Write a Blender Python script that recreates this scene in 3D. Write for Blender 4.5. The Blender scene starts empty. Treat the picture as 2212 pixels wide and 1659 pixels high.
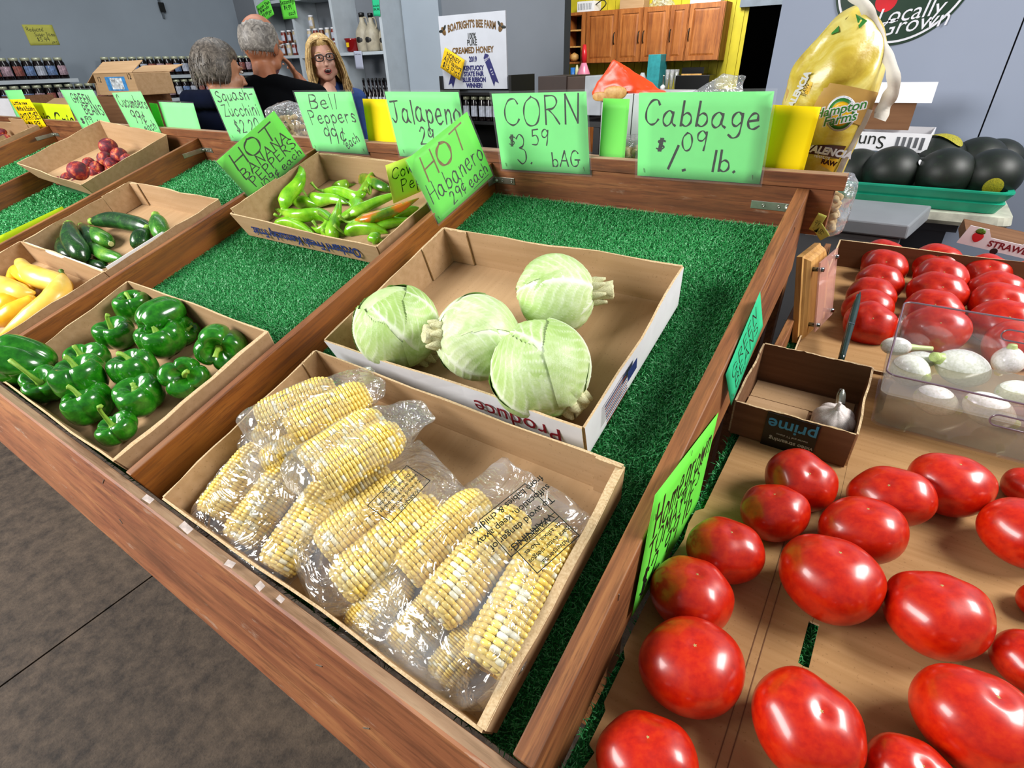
import bpy, bmesh, math, random
import numpy as np
from mathutils import Matrix, Vector
S = bpy.context.scene
COL = S.collection
# ---------------------------------------------------------------- camera
RT = 0.75                                   # height of the stand's front edge above the floor
FOC = 1154.95
PIT, YAW, ROL = math.radians(31.0926), math.radians(34.666), math.radians(-1.6937)
CAM = np.array([0.1715, -0.2268, 0.6327 + RT])
FW = np.array([-math.sin(YAW) * math.cos(PIT), math.cos(YAW) * math.cos(PIT), -math.sin(PIT)])
_r = np.cross(FW, [0, 0, 1.0]); _r /= np.linalg.norm(_r); _u = np.cross(_r, FW)
RI = math.cos(ROL) * _r + math.sin(ROL) * _u
UP = -math.sin(ROL) * _r + math.cos(ROL) * _u
cd = bpy.data.cameras.new('camera'); cam = bpy.data.objects.new('camera', cd); COL.objects.link(cam)
cd.sensor_fit = 'HORIZONTAL'; cd.sensor_width = 36; cd.lens = FOC * 36 / 2212; cd.clip_start = 0.02; cd.clip_end = 100
cam.matrix_world = Matrix(((RI[0], UP[0], -FW[0], CAM[0]), (RI[1], UP[1], -FW[1], CAM[1]), (RI[2], UP[2], -FW[2], CAM[2]), (0, 0, 0, 1)))
S.camera = cam
# ---------------------------------------------------------------- light
W = bpy.data.worlds.new('world'); S.world = W; W.use_nodes = True
bg = W.node_tree.nodes['Background']; bg.inputs[0].default_value = (0.88, 0.94, 1.0, 1); bg.inputs[1].default_value = 0.18
def area(name, loc, target, sx, sy, power, col=(1, 1, 1)):
    l = bpy.data.lights.new(name, 'AREA'); l.shape = 'RECTANGLE'; l.size = sx; l.size_y = sy; l.energy = power; l.color = col
    o = bpy.data.objects.new(name, l); COL.objects.link(o); o.location = loc
    o.rotation_euler = (Vector(target) - Vector(loc)).to_track_quat('-Z', 'Y').to_euler(); return o
area('right_bay_daylight', (2.3, 1.7, 3.1), (0.0, 0.6, 0.8), 1.5, 1.1, 125, (1.0, 0.98, 0.95))
area('open_bay_daylight', (-3.2, -2.2, 2.7), (-1.0, 0.8, 0.8), 2.6, 1.5, 215, (1.0, 0.985, 0.96))
area('back_wall_daylight', (-3.5, 2.4, 3.5), (-4.2, 4.2, 1.2), 3.5, 1.0, 75, (0.95, 0.98, 1.0))
area('kitchen_daylight', (-2.6, 7.0, 3.3), (-3.6, 9.4, 1.6), 1.5, 1.0, 130, (1.0, 0.98, 0.92))
S.view_settings.view_transform = 'Standard'; S.view_settings.look = 'None'
S.view_settings.exposure = 0.45; S.view_settings.gamma = 1.0; S.view_settings.use_curve_mapping = False
# ---------------------------------------------------------------- frames and rays
AL = math.radians(17.6729)
U = np.array([1.0, 0, 0]); V = np.array([0, math.cos(AL), math.sin(AL)]); N = np.array([0, -math.sin(AL), math.cos(AL)])
O = np.array([0, 0, RT])
def T(x, v, n=0.0): return O + x * U + v * V + n * N           # slope frame of the stand
def ray(px, py): return FW + RI * (px - 1106) / FOC - UP * (py - 829.5) / FOC
def hit(px, py, P, nn):
    d = ray(px, py); t = ((np.array(P) - CAM) @ nn) / (d @ nn); return CAM + t * d
def onT(px, py, n=0.0): return hit(px, py, T(0, 0, n), N)
RK = 0.055
RN = np.array([0, -RK, 1.0]); RN /= np.linalg.norm(RN)
def Rz(y): return RT - 0.105 + RK * y                            # surface of the tomato table
def onR(px, py, h=0.0): return hit(px, py, (0, 0, Rz(0) + h), RN)
def onX(px, py, X): return hit(px, py, (X, 0, 0), np.array([1.0, 0, 0]))
def onY(px, py, Y): return hit(px, py, (0, Y, 0), np.array([0, 1.0, 0]))
def onZ(px, py, Z): return hit(px, py, (0, 0, Z), np.array([0, 0, 1.0]))
def depth(P): return float((np.array(P) - CAM) @ FW)
BE = math.radians(-9.4); LT = 1.2299
WB = np.array([0, math.sin(BE), math.cos(BE)])                    # lean of the back board
def frame(o, x, y, z=None):
    x = np.array(x, float); x /= np.linalg.norm(x); y = np.array(y, float); y -= x * (x @ y); y /= np.linalg.norm(y); z = np.cross(x, y)
    return Matrix(((x[0], y[0], z[0], o[0]), (x[1], y[1], z[1], o[1]), (x[2], y[2], z[2], o[2]), (0, 0, 0, 1)))
MT = frame(O, U, V)
# ---------------------------------------------------------------- object helpers
def tag(o, label, cat, group=None, kind=None):
    o['label'] = label; o['category'] = cat
    if group: o['group'] = group
    if kind: o['kind'] = kind
    return o
def root(name, label, cat, M=None, group=None):
    o = bpy.data.objects.new(name, None); o.empty_display_size = 0.05; COL.objects.link(o)
    o.matrix_world = M if M is not None else Matrix(); tag(o, label, cat, group); return o
def link(name, me, m=None, parent=None, M=None, rel=None):
    """M = world matrix; rel = matrix relative to the parent"""
    o = bpy.data.objects.new(name, me); COL.objects.link(o)
    if m is not None:
        if not len(me.materials):
            for k in (m if isinstance(m, (list, tuple)) else [m]): me.materials.append(k)
    if parent is not None:
        o.parent = parent
        if rel is not None: o.matrix_basis = rel; o['_w'] = 0
        elif M is not None: o.matrix_basis = WM(parent).inverted() @ M
        if '_w' in o: del o['_w']
    elif M is not None: o.matrix_world = M
    return o
def WM(o):
    m = o.matrix_basis.copy()
    while o.parent: o = o.parent; m = o.matrix_basis @ m
    return m
def mesh(name, vs, fs, smooth=False, mi=None):
    me = bpy.data.meshes.new(name); me.from_pydata([tuple(map(float, v)) for v in vs], [], [tuple(f) for f in fs])
    if smooth: me.polygons.foreach_set('use_smooth', [True] * len(me.polygons))
    if mi is not None: me.polygons.foreach_set('material_index', list(mi))
    me.update(); return me
class MB:
    """collects pieces of ONE mesh"""
    def __init__(s): s.v = []; s.f = []; s.mi = []; s.cur = 0
    def add(s, vs, fs, mi=None):
        b = len(s.v); s.v += [tuple(map(float, v)) for v in vs]; s.f += [tuple(i + b for i in f) for f in fs]; s.mi += [s.cur if mi is None else mi] * len(fs); return s
    def box(s, x0, x1, y0, y1, z0, z1, mi=None):
        return s.add([(x0, y0, z0), (x1, y0, z0), (x1, y1, z0), (x0, y1, z0), (x0, y0, z1), (x1, y0, z1), (x1, y1, z1), (x0, y1, z1)], HX, mi)
    def hexa(s, p, mi=None): return s.add(p, HX, mi)
    def cyl(s, a, b, r0, r1=None, n=12, mi=None, cap=True):
        r1 = r0 if r1 is None else r1; a = np.array(a, float); b = np.array(b, float); d = b - a; d = d / np.linalg.norm(d)
        e = np.cross(d, [0, 0, 1.0] if abs(d[2]) < .9 else [1.0, 0, 0]); e /= np.linalg.norm(e); g = np.cross(d, e); vs = []
        for c, r in ((a, r0), (b, r1)):
            for i in range(n): t = 2 * math.pi * i / n; vs.append(c + r * (math.cos(t) * e + math.sin(t) * g))
        fs = [(i, (i + 1) % n, n + (i + 1) % n, n + i) for i in range(n)]
        if cap: fs += [tuple(range(n - 1, -1, -1)), tuple(range(n, 2 * n))]
        return s.add(vs, fs, mi)
    def lathe(s, prof, n=20, c=(0, 0, 0), mi=None):
        vs = []; fs = []
        for r, z in prof:
            for i in range(n): t = 2 * math.pi * i / n; vs.append((c[0] + r * math.cos(t), c[1] + r * math.sin(t), c[2] + z))
        for k in range(len(prof) - 1):
            for i in range(n): j = (i + 1) % n; fs.append((k * n + i, k * n + j, k * n + n + j, k * n + n + i))
        fs.append(tuple(range(n - 1, -1, -1))); fs.append(tuple(range((len(prof) - 1) * n, len(prof) * n)))
        return s.add(vs, fs, mi)
    def me(s, name, smooth=False): return mesh(name, s.v, s.f, smooth, s.mi)
HX = [(0, 3, 2, 1), (4, 5, 6, 7), (0, 1, 5, 4), (1, 2, 6, 5), (2, 3, 7, 6), (3, 0, 4, 7)]
def bevel(o, w=0.002, seg=2):
    b = o.modifiers.new('bevel', 'BEVEL'); b.width = w; b.segments = seg; b.limit_method = 'ANGLE'; b.angle_limit = 0.6; return o
def copy_tree(o, M, parent=None):
    c = o.copy(); COL.objects.link(c)
    if parent is None: c.matrix_world = M
    else: c.parent = parent
    for ch in o.children: copy_tree(ch, None, c)
    return c
def rot(ax, deg): return Matrix.Rotation(math.radians(deg), 4, ax)
def tr(x, y=None, z=None): return Matrix.Translation(tuple(x) if y is None else (x, y, z))
def sc(x, y=None, z=None):
    y = x if y is None else y; z = x if z is None else z; return Matrix.Diagonal((x, y, z, 1))
rng = np.random.default_rng(7); random.seed(7)
# ---------------------------------------------------------------- materials
def srgb(h):
    h = h.lstrip('#'); c = [int(h[i:i + 2], 16) / 255 for i in (0, 2, 4)]
    return tuple((x / 12.92 if x <= .04045 else ((x + .055) / 1.055) ** 2.4) for x in c) + (1,)
class NT:
    def __init__(s, name):
        s.m = bpy.data.materials.new(name); s.m.use_nodes = True; s.t = s.m.node_tree; s.n = s.t.nodes; s.l = s.t.links
        s.b = s.n['Principled BSDF']; s.o = s.n['Material Output']
    def nd(s, ty, ins=None, **kw):
        n = s.n.new(ty)
        for k, v in kw.items(): setattr(n, k, v)
        for k, v in (ins or {}).items(): s.put(n.inputs[k], v)
        return n
    def put(s, sock, v):
        if isinstance(v, bpy.types.NodeSocket): s.l.new(v, sock)
        else: sock.default_value = v
    def co(s, kind='Object', scale=(1, 1, 1)):
        c = s.nd('ShaderNodeTexCoord'); mp = s.nd('ShaderNodeMapping', {0: c.outputs[kind]}); mp.inputs['Scale'].default_value = scale; return mp.outputs[0]
    def noise(s, vec, sc=5, det=4, rough=.55, dist=0):
        return s.nd('ShaderNodeTexNoise', {'Vector': vec, 'Scale': sc, 'Detail': det, 'Roughness': rough, 'Distortion': dist}).outputs[0]
    def ramp(s, fac, stops, interp='LINEAR'):
        r = s.nd('ShaderNodeValToRGB', {0: fac}); e = r.color_ramp.elements; r.color_ramp.interpolation = interp
        while len(e) > 1: e.remove(e[-1])
        e[0].position = stops[0][0]; e[0].color = stops[0][1]
        for p, c in stops[1:]: q = e.new(p); q.color = c
        return r.outputs[0]
    def mix(s, fac, a, b, mode='MIX'):
        m = s.nd('ShaderNodeMix', data_type='RGBA', blend_type=mode); s.put(m.inputs[0], fac); s.put(m.inputs[6], a); s.put(m.inputs[7], b); return m.outputs[2]
    def math(s, op, a, b=0.0):
        m = s.nd('ShaderNodeMath', operation=op); s.put(m.inputs[0], a); s.put(m.inputs[1], b); return m.outputs[0]
    def bump(s, h, st=.3, dist=.002):
        b = s.nd('ShaderNodeBump', {'Height': h, 'Strength': st, 'Distance': dist}); s.l.new(b.outputs[0], s.b.inputs['Normal']); return b
    def set(s, **kw):
        for k, v in kw.items(): s.put(s.b.inputs[k.replace('_', ' ')], v)
        return s
MATS = {}
def plain(name, col, rough=.6, metal=0, var=.12, scale=8, bump=0, bsc=60, spec=.5, **kw):
    if name in MATS: return MATS[name]
    t = NT(name); c = srgb(col) if isinstance(col, str) else col
    v = t.co(); n = t.noise(v, scale, 4); d = tuple(max(0, x * (1 - var * 1.6)) for x in c[:3]) + (1,); b = tuple(min(1, x * (1 + var)) for x in c[:3]) + (1,)
    t.set(Base_Color=t.ramp(n, [(.3, d), (.7, b)]), Roughness=rough, Metallic=metal); t.b.inputs['Specular IOR Level'].default_value = spec
    if bump: t.bump(t.noise(v, bsc, 3), bump, .001)
    for k, x in kw.items(): t.b.inputs[k.replace('_', ' ')].default_value = x
    MATS[name] = t.m; return t.m
def wood(name, c0, c1, c2, axis=0, knots=True, rough=.55, gscale=1.0, worn=0.0):
    t = NT(name); s = [34, 34, 34]; s[axis] = 2.2
    v = t.co('Object', tuple(x * gscale for x in s)); ob = t.nd('ShaderNodeObjectInfo')
    va = t.nd('ShaderNodeVectorMath', {0: v}, operation='ADD'); rnd = t.math('MULTIPLY', ob.outputs['Random'], 37.0)
    t.l.new(rnd, va.inputs[1]); v = va.outputs[0]
    g = t.noise(v, 1.0, 6, .62, .6); fine = t.noise(v, 4.2, 4, .7, .2)
    col = t.ramp(g, [(.28, srgb(c0)), (.5, srgb(c1)), (.72, srgb(c2))])
    col = t.mix(t.math('MULTIPLY', t.ramp(fine, [(.5, (0, 0, 0, 1)), (.62, (1, 1, 1, 1))]), .6), col, srgb(c0))
    big = t.noise(t.co('Object', (2.5, 2.5, 2.5)), 1.2, 3)
    col = t.mix(t.math('MULTIPLY', t.ramp(big, [(.4, (0, 0, 0, 1)), (.65, (1, 1, 1, 1))]), .35), col, srgb(c2))
    if knots:
        vo = t.nd('ShaderNodeTexVoronoi', {'Vector': t.co('Object', tuple(1.6 if i == axis else 9 for i in range(3))), 'Scale': 1.6}, feature='F1')
        k = t.ramp(vo.outputs['Distance'], [(.0, (1, 1, 1, 1)), (.07, (.8, .8, .8, 1)), (.13, (0, 0, 0, 1))])
        col = t.mix(t.math('MULTIPLY', k, .75), col, srgb('2a1206'))
    if worn:
        wn = t.noise(t.co('Object', (6, 40, 40) if axis == 0 else (40, 6, 40)), 1.5, 6, .7); fl = t.ramp(wn, [(.60, (0, 0, 0, 1)), (.68, (1, 1, 1, 1))])
        col = t.mix(t.math('MULTIPLY', fl, worn), col, srgb('b09a86'))
    t.set(Base_Color=col, Roughness=rough); t.bump(g, .25, .0015); return t.m
wood_l = wood('stained_wood_long', '4a2614', '7a4526', 'a06a40', 0, worn=.35)
wood_f = wood('stained_wood_front', '562c14', '8a5030', 'ad7446', 0, worn=.5)
wood_d = wood('stained_wood_divider', '4f2408', '85470f', '9c5d1e', 1)
wood_ds = wood('stained_wood_side', '4a2814', '7f4c2a', 'a4703f', 1)
wood_raw = wood('worn_wood_top', '70543c', '98785c', 'bba082', 0, knots=False, worn=.4)
pine = wood('light_pine', 'a26f38', 'c8964f', 'dcb270', 2, knots=False)
oak = wood('oak_cabinet', '6a3410', '97551f', 'b57236', 2, knots=False, gscale=.45)
def cardboard(name, c, dk, axis=0, sc=(3, 60, 60)):
    t = NT(name); v = t.co('Object', sc); g = t.noise(v, 1.0, 3, .5); sp = t.noise(t.co(), 220, 2)
    col = t.ramp(g, [(.3, srgb(dk)), (.7, srgb(c))]); st = t.noise(t.co(), 4.5, 4)
    col = t.mix(t.math('MULTIPLY', t.ramp(st, [(.5, (0, 0, 0, 1)), (.7, (1, 1, 1, 1))]), .25), col, srgb(dk))
    col = t.mix(t.math('MULTIPLY', t.ramp(sp, [(.66, (0, 0, 0, 1)), (.7, (1, 1, 1, 1))]), .3), col, srgb('5b4028'))
    t.set(Base_Color=col, Roughness=.85); t.b.inputs['Specular IOR Level'].default_value = .15; t.bump(g, .12, .001); MATS[name] = t.m; return t.m
card = cardboard('brown_cardboard', 'b39370', 'a58561'); card2 = cardboard('cardboard_floor', 'bd9c76', 'b1906a', sc=(50, 4, 50))
card_dk = cardboard('dark_cardboard', '7d5a40', '6a4a33'); card_edge = cardboard('cardboard_cut_edge', 'd9c19b', 'b89a72', sc=(300, 300, 300))
card_or = cardboard('tomato_tray_cardboard', 'b08a5e', 'a17b50', sc=(3, 90, 90))
white_card = plain('white_box_print', 'e6e6ea', .45, var=.05, scale=12)
steel = plain('zinc_bracket', 'b4b5aa', .32, metal=.85, var=.15, scale=40)
black_ink = plain('black_marker', '0a120c', .45, var=.0)
blue_ink = plain('blue_print', '232f6a', .5, var=.1); red_ink = plain('dark_red_print', '7a1420', .5, var=.1); brown_ink = plain('brown_marker', '7d5a1e', .5, var=.3, scale=60)
black = plain('black_plastic', '0b0b0d', .4, var=.1); white = plain('white_plastic', 'dcdce0', .45, var=.04)
# ================================================================ THE SETTING
def struct(name, me, m, M=None, parent=None):
    o = link(name, me, m, parent, M)
    if parent is None: o['kind'] = 'structure'
    return o
def slab(name, x0, x1, y0, y1, z0, z1, m, parent=None, M=None):
    return struct(name, MB().box(x0, x1, y0, y1, z0, z1).me(name), m, M, parent)
def concrete():
    t = NT('stained_concrete'); v = t.co(); a = t.noise(v, 1.3, 8, .65, .4); b = t.noise(v, 22, 6, .75); c = t.noise(v, 190, 3)
    col = t.ramp(a, [(.3, srgb('231b16')), (.5, srgb('40342a')), (.68, srgb('61503f'))])
    col = t.mix(.55, col, t.ramp(b, [(.35, srgb('1f1814')), (.65, srgb('6b5a4a'))]))
    col = t.mix(t.math('MULTIPLY', t.ramp(c, [(.55, (0, 0, 0, 1)), (.7, (1, 1, 1, 1))]), .35), col, srgb('16110e'))
    t.set(Base_Color=col, Roughness=.8); t.bump(c, .35, .002); return t.m
conc = concrete()
grey_wall = plain('painted_grey_wall', '8c96a0', .75, var=.05, scale=1.5, bump=.15, bsc=200)
grey_panel = plain('painted_pale_panel', '98a2ac', .7, var=.05, scale=1.2, bump=.1, bsc=150)
grey_dark = plain('painted_dark_grey_wall', '747980', .75, var=.05, scale=1.5, bump=.1, bsc=200)
blue_grey = plain('painted_blue_grey_panel', '8a93a6', .7, var=.04, scale=1.0, bump=.1, bsc=150)
white_paint = plain('white_shelf_paint', 'b4bcc2', .6, var=.05)
yellow_paint = plain('yellow_plank_paint', 'c7b81e', .6, var=.12, scale=3)
# floor: two poured slabs with a saw-cut joint between them
j0, j1 = onZ(332, 1242, 0), onZ(60, 1440, 0); jd = (j1 - j0) / np.linalg.norm(j1 - j0); jn = np.array([-jd[1], jd[0], 0])
fl = struct('floor', MB().box(-9, 4, -4, 10.5, -.2, -.012).me('floor'), conc)
for s in (1, -1):
    a = j0 - jd * 9 + jn * .003 * s; b = j0 + jd * 9 + jn * .003 * s; c = b + jn * s * 9; d = a + jn * s * 9
    q = [a, b, c, d] if s > 0 else [b, a, d, c]
    link('floor_slab', MB().hexa([(p[0], p[1], -.012) for p in q] + [(p[0], p[1], 0) for p in q]).me('floor_slab'), conc, fl)
XL, YB, YK, YR = -7.8, 5.0, 9.5, 3.0
slab('wall_left', XL - .15, XL, -3, YB, 0, 3.8, grey_wall)
slab('wall_back', XL, onY(1219, 60, YB)[0], YB, YB + .12, 0, 3.8, grey_dark)
xa, xb, xc = onY(838, 60, YB)[0], onY(879, 60, YB)[0], onY(957, 60, YB)[0]
slab('trim_1', xa, xb - .01, YB - .03, YB, 0, 3.8, grey_wall); slab('trim_2', xb, xc, YB - .05, YB, 0, 3.8, grey_panel)
# kitchen beyond the opening: yellow planks
kw = slab('wall_kitchen', -8.5, 0.5, YK, YK + .1, 0, 3.8, yellow_paint)
xd0, xd1 = onY(1592, 120, YK)[0], onY(1700, 60, YK)[0]
x = -6.6
pl = MB().box(0, .128, -.02, 0, 0, 3.6).me('plank')
while x < -.2:
    if not (xd0 - .1 < x < xd1 + .3): link('plank', pl, yellow_paint, kw, tr(x, YK, .02))
    x += .136
dr = slab('dark_doorway_1', xd0 + .08, xd1 + .9, YK - .05, YK - .01, 0, onY(1640, 14, YK)[2], plain('unlit_doorway', '010101', .95, var=0, spec=0))  # solid black slab: the darkness of the open doorway put into its colour
zl = onY(1640, 14, YK)[2]
slab('trim_3', xd0 - .05, xd1 + .9, YK - .1, YK - .02, zl, zl + .1, plain('grey_lintel', '6a7684', .5))
# right-hand wall close behind the tomato table: tall painted panels with a gap between them
XR0 = onY(1672, 100, YR)[0]; g0 = onY(2160, 175, YR)[0]
wr = slab('wall_right', XR0, 3.2, YR + .02, YR + .12, 0, 3.8, black)
for a, b in ((XR0, g0 - .003), (g0 + .003, g0 + 1.2), (g0 + 1.206, 3.2)):
    link('wall_panel', MB().box(a, b, YR, YR + .02, 0, 3.8).me('wall_panel'), blue_grey, wr)
# ================================================================ THE STAND
st = root('produce_stand', 'long brown-stained wooden produce stand with sloping turf-lined bins divided by boards', 'stand', tr(0, 0, 0))
XE = -5.6; TB = .0906
def board(name, pts, m, parent=st, bw=.0015):
    o = link(name, MB().hexa(pts).me(name), m, parent); 
    if bw: bevel(o, bw, 1)
    return o
def lboard(name, L, D, H, M, m, parent=st, bw=.0015, top=None):
    """board in its own frame: x length, y depth, z height"""
    b = MB().box(0, L, 0, D, 0, H)
    if top is not None: b.mi[1] = 1; m = [m, top]
    o = link(name, b.me(name), m, parent, M); 
    if bw: bevel(o, bw, 1)
    return o
# front board: leans, its foot towards the customer
fg = math.radians(19.74); FU = np.array([0, math.sin(fg), math.cos(fg)])
o0 = T(XE, -.023) - FU * .13
lboard('front_board', .03 - XE, .0235, .13, frame(o0, U, np.cross(FU, U)), wood_f, top=wood_raw, bw=.003)
# back board with a cap strip
ob = T(XE, LT) - WB * .105
lboard('back_board', .075 - XE, .02, .105, frame(ob, U, np.cross(WB, U)), wood_l)
lboard('back_cap', .092 - XE, .0225, .0325, frame(T(XE, LT) + np.array([0, -.004, 0]) + WB * .0005, U, np.cross(WB, U)), wood_l, top=wood_raw)
XD = [0, -.8434, -1.6569, -2.4724, -3.2832, -4.118, -4.93]
for i, xx in enumerate(XD):
    t = .0266 if i == 0 else .019; x0 = 0 if i == 0 else xx - t
    L0 = LT - .001
    # board ends follow the two leans
    pts = [T(x0, .0005, -TB), T(x0 + t, .0005, -TB), None, None, T(x0, .0005), T(x0 + t, .0005), T(x0 + t, L0), T(x0, L0)]
    for k, q in ((2, x0 + t), (3, x0)): pts[k] = T(q, L0) - WB * .098
    Mi = MT.inverted(); pl_ = [tuple(Mi @ Vector(tuple(p))) for p in pts]
    if i == 0: pl_[0] = (x0, .0005, -.135); pl_[1] = (x0 + t, .0005, -.135); pl_[2] = (x0 + t, L0 - .02, -.2); pl_[3] = (x0, L0 - .02, -.2)
    b = MB().hexa(pl_); b.mi[1] = 1
    o = link('divider_board', b.me('divider_board'), [wood_ds if i == 0 else wood_d, wood_ds], st, MT); bevel(o, .002, 2)
# plywood deck, legs, rear rail
lboard('deck', .02 - XE, LT - .002, .012, frame(T(XE, .0015, -TB - .0135), U, V), wood_raw, bw=0)
for xx in (-5.4, -3.7, -2.0, -.12):
    for y, h in ((.42, .0), (1.12, .0)):
        zt = RT + y * math.tan(AL) - .13
        lboard('leg', .07, .07, zt, tr(xx, y, 0), wood_ds)
# bracket: folded strap with a bulb and screws
def bracket(M, a, b):
    s = MB(); s.box(-.0016, 0, -a, 0, -.0095, .0095); s.box(0, b, -.0017, -.0001, -.0095, .0095)
    br = link('corner_bracket', s.me('corner_bracket'), steel, st, M); bevel(br, .0006, 2)
    k = MB(); k.lathe([(.0001, .0005), (.0062, .0008), (.0075, .004), (.005, .008), (.0005, .0095)], 14)
    e = link('boss', k.me('boss', True), steel, br, rel=tr(.009, -.001, 0) @ rot('X', 90)); 
    for xx in (.028, .062):
        s = MB(); s.lathe([(.0001, 0), (.0042, 0), (.0040, .0012), (.0022, .0013), (.0018, .0006), (.0001, .0004)], 12)
        link('screw', s.me('screw', True), steel, br, rel=tr(xx, -.0015, 0) @ rot('X', 90))
    return br
for px, py, a in ((1102, 391, .035), (440, 323, .1), (118, 290, .1)):
    P = hit(px, py, T(0, LT), np.cross(U, WB)); xd = min(XD, key=lambda q: abs(q - P[0]))
    nn = (P - T(xd, LT)) @ WB
    bracket(frame(T(xd + .0018, LT - .0005) + WB * nn, U, np.cross(WB, U)), a, .072)
P = hit(1660, 444, T(0, LT), np.cross(U, WB)); nn = (P - T(0, LT)) @ WB
bracket(frame(T(-.0018, LT - .0005) + WB * nn, -U, np.cross(WB, -U)) @ Matrix.Scale(-1, 4, (0, 1, 0)), .03, .09)
# ---------------------------------------------------------------- turf
turf_b = plain('turf_backing', '125c28', .9, var=.3, scale=60)
def turf_mat():
    t = NT('turf_blades'); g = t.nd('ShaderNodeTexCoord'); v = t.nd('ShaderNodeMapping', {0: g.outputs['Object']}).outputs[0]
    a = t.noise(v, 260, 2); b = t.noise(v, 5, 3)
    col = t.ramp(a, [(.32, srgb('147030')), (.5, srgb('2aa852')), (.7, srgb('86e4a0'))])
    col = t.mix(t.math('MULTIPLY', b, .35), col, srgb('14602c'))
    t.set(Base_Color=col, Roughness=.42); return t.m
turf_m = turf_mat()
def turf(x0, x1, y0, y1, sp, M, parent, h=.0075, holes=(), w=.0011, seed=1):
    """backing sheet and a dense pile of short curled blades"""
    g = np.random.default_rng(seed); nx = int((x1 - x0) / sp); ny = int((y1 - y0) / sp)
    X, Y = np.meshgrid(np.arange(nx), np.arange(ny)); X = x0 + (X.ravel() + g.random(nx * ny)) * sp; Y = y0 + (Y.ravel() + g.random(nx * ny)) * sp
    k = np.ones(len(X), bool)
    for a, b, c, d in holes: k &= ~((X > a) & (X < b) & (Y > c) & (Y < d))
    X = X[k]; Y = Y[k]; n = len(X); th = g.random(n) * 2 * np.pi; ln = g.normal(0, .0042, (2, n)); hh = h * (.55 + .6 * g.random(n))
    w = w * sp / .0034
    c, s = np.cos(th) * w, np.sin(th) * w; P = np.zeros((n, 5, 3))
    P[:, 0] = np.stack([X - c, Y - s, 0 * X], 1); P[:, 1] = np.stack([X + c, Y + s, 0 * X], 1)
    mx, my = X + ln[0] * .45, Y + ln[1] * .45
    P[:, 2] = np.stack([mx + c, my + s, hh * .65], 1); P[:, 3] = np.stack([mx - c, my - s, hh * .65], 1); P[:, 4] = np.stack([X + ln[0] * 1.4, Y + ln[1] * 1.4, hh], 1)
    me = bpy.data.meshes.new('turf_pile'); me.vertices.add(5 * n); me.vertices.foreach_set('co', P.ravel())
    i = np.arange(n) * 5; L = np.stack([i, i + 1, i + 2, i + 3, i + 3, i + 2, i + 4], 1).ravel(); me.loops.add(7 * n); me.loops.foreach_set('vertex_index', L)
    me.polygons.add(2 * n); ls = np.stack([np.arange(n) * 7, np.arange(n) * 7 + 4], 1).ravel(); me.polygons.foreach_set('loop_start', ls)
    me.update(); me.validate()
    sh = link('turf_sheet', MB().box(x0, x1, y0, y1, -.002, 0).me('turf_sheet'), turf_b, parent, M)
    o = link('turf_pile', me, turf_m, sh, M); o['kind'] = 'stuff'; return sh
MB_ = MT @ tr(0, 0, -TB)
turf(-.842, -.001, .002, LT - .024, .0026, MB_, st, holes=[(-.72, -.15, .45, .84), (-.7, -.1, .05, .35)], seed=1)
turf(-1.655, -.864, .002, LT - .024, .0028, MB_, st, holes=[(-1.5, -.95, .8, 1.1), (-1.5, -.95, .05, .33)], seed=2)
turf(-2.470, -1.678, .36, LT - .024, .0048, MB_, st, holes=[(-2.3, -1.8, .45, .75)], seed=3)
turf(-3.281, -2.494, .3, LT - .024, .0055, MB_, st, holes=[(-3.2, -2.75, .8, 1.15)], seed=4)
turf(-4.116, -3.305, .5, LT - .024, .006, MB_, st, seed=5)
# ================================================================ THE TOMATO TABLE
tt = root('tomato_table', 'low turf-covered table for tomatoes beside the right end of the wooden stand', 'table', tr(0, 0, 0))
MR = frame((0, 0, Rz(0)), U, (0, 1, RK))
lboard('table_deck', 1.5, 2.0, .02, MR @ tr(.032, -.05, -.032), wood_raw, tt, bw=0)
lboard('side_rail', .018, .85, .07, MR @ tr(.040, 1.06, -.005), wood_ds, tt)
for xx in (.08, 1.4):
    for y in (-.05, 1.8): lboard('leg', .06, .06, Rz(y) - .035, tr(xx, y, 0), wood_ds, tt)
turf(.032, .30, -.05, 1.93, .003, MR @ tr(0, 0, -.008), tt, seed=6)
turf(.30, 1.5, -.05, 1.93, .02, MR @ tr(0, 0, -.008), tt, seed=8)
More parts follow.
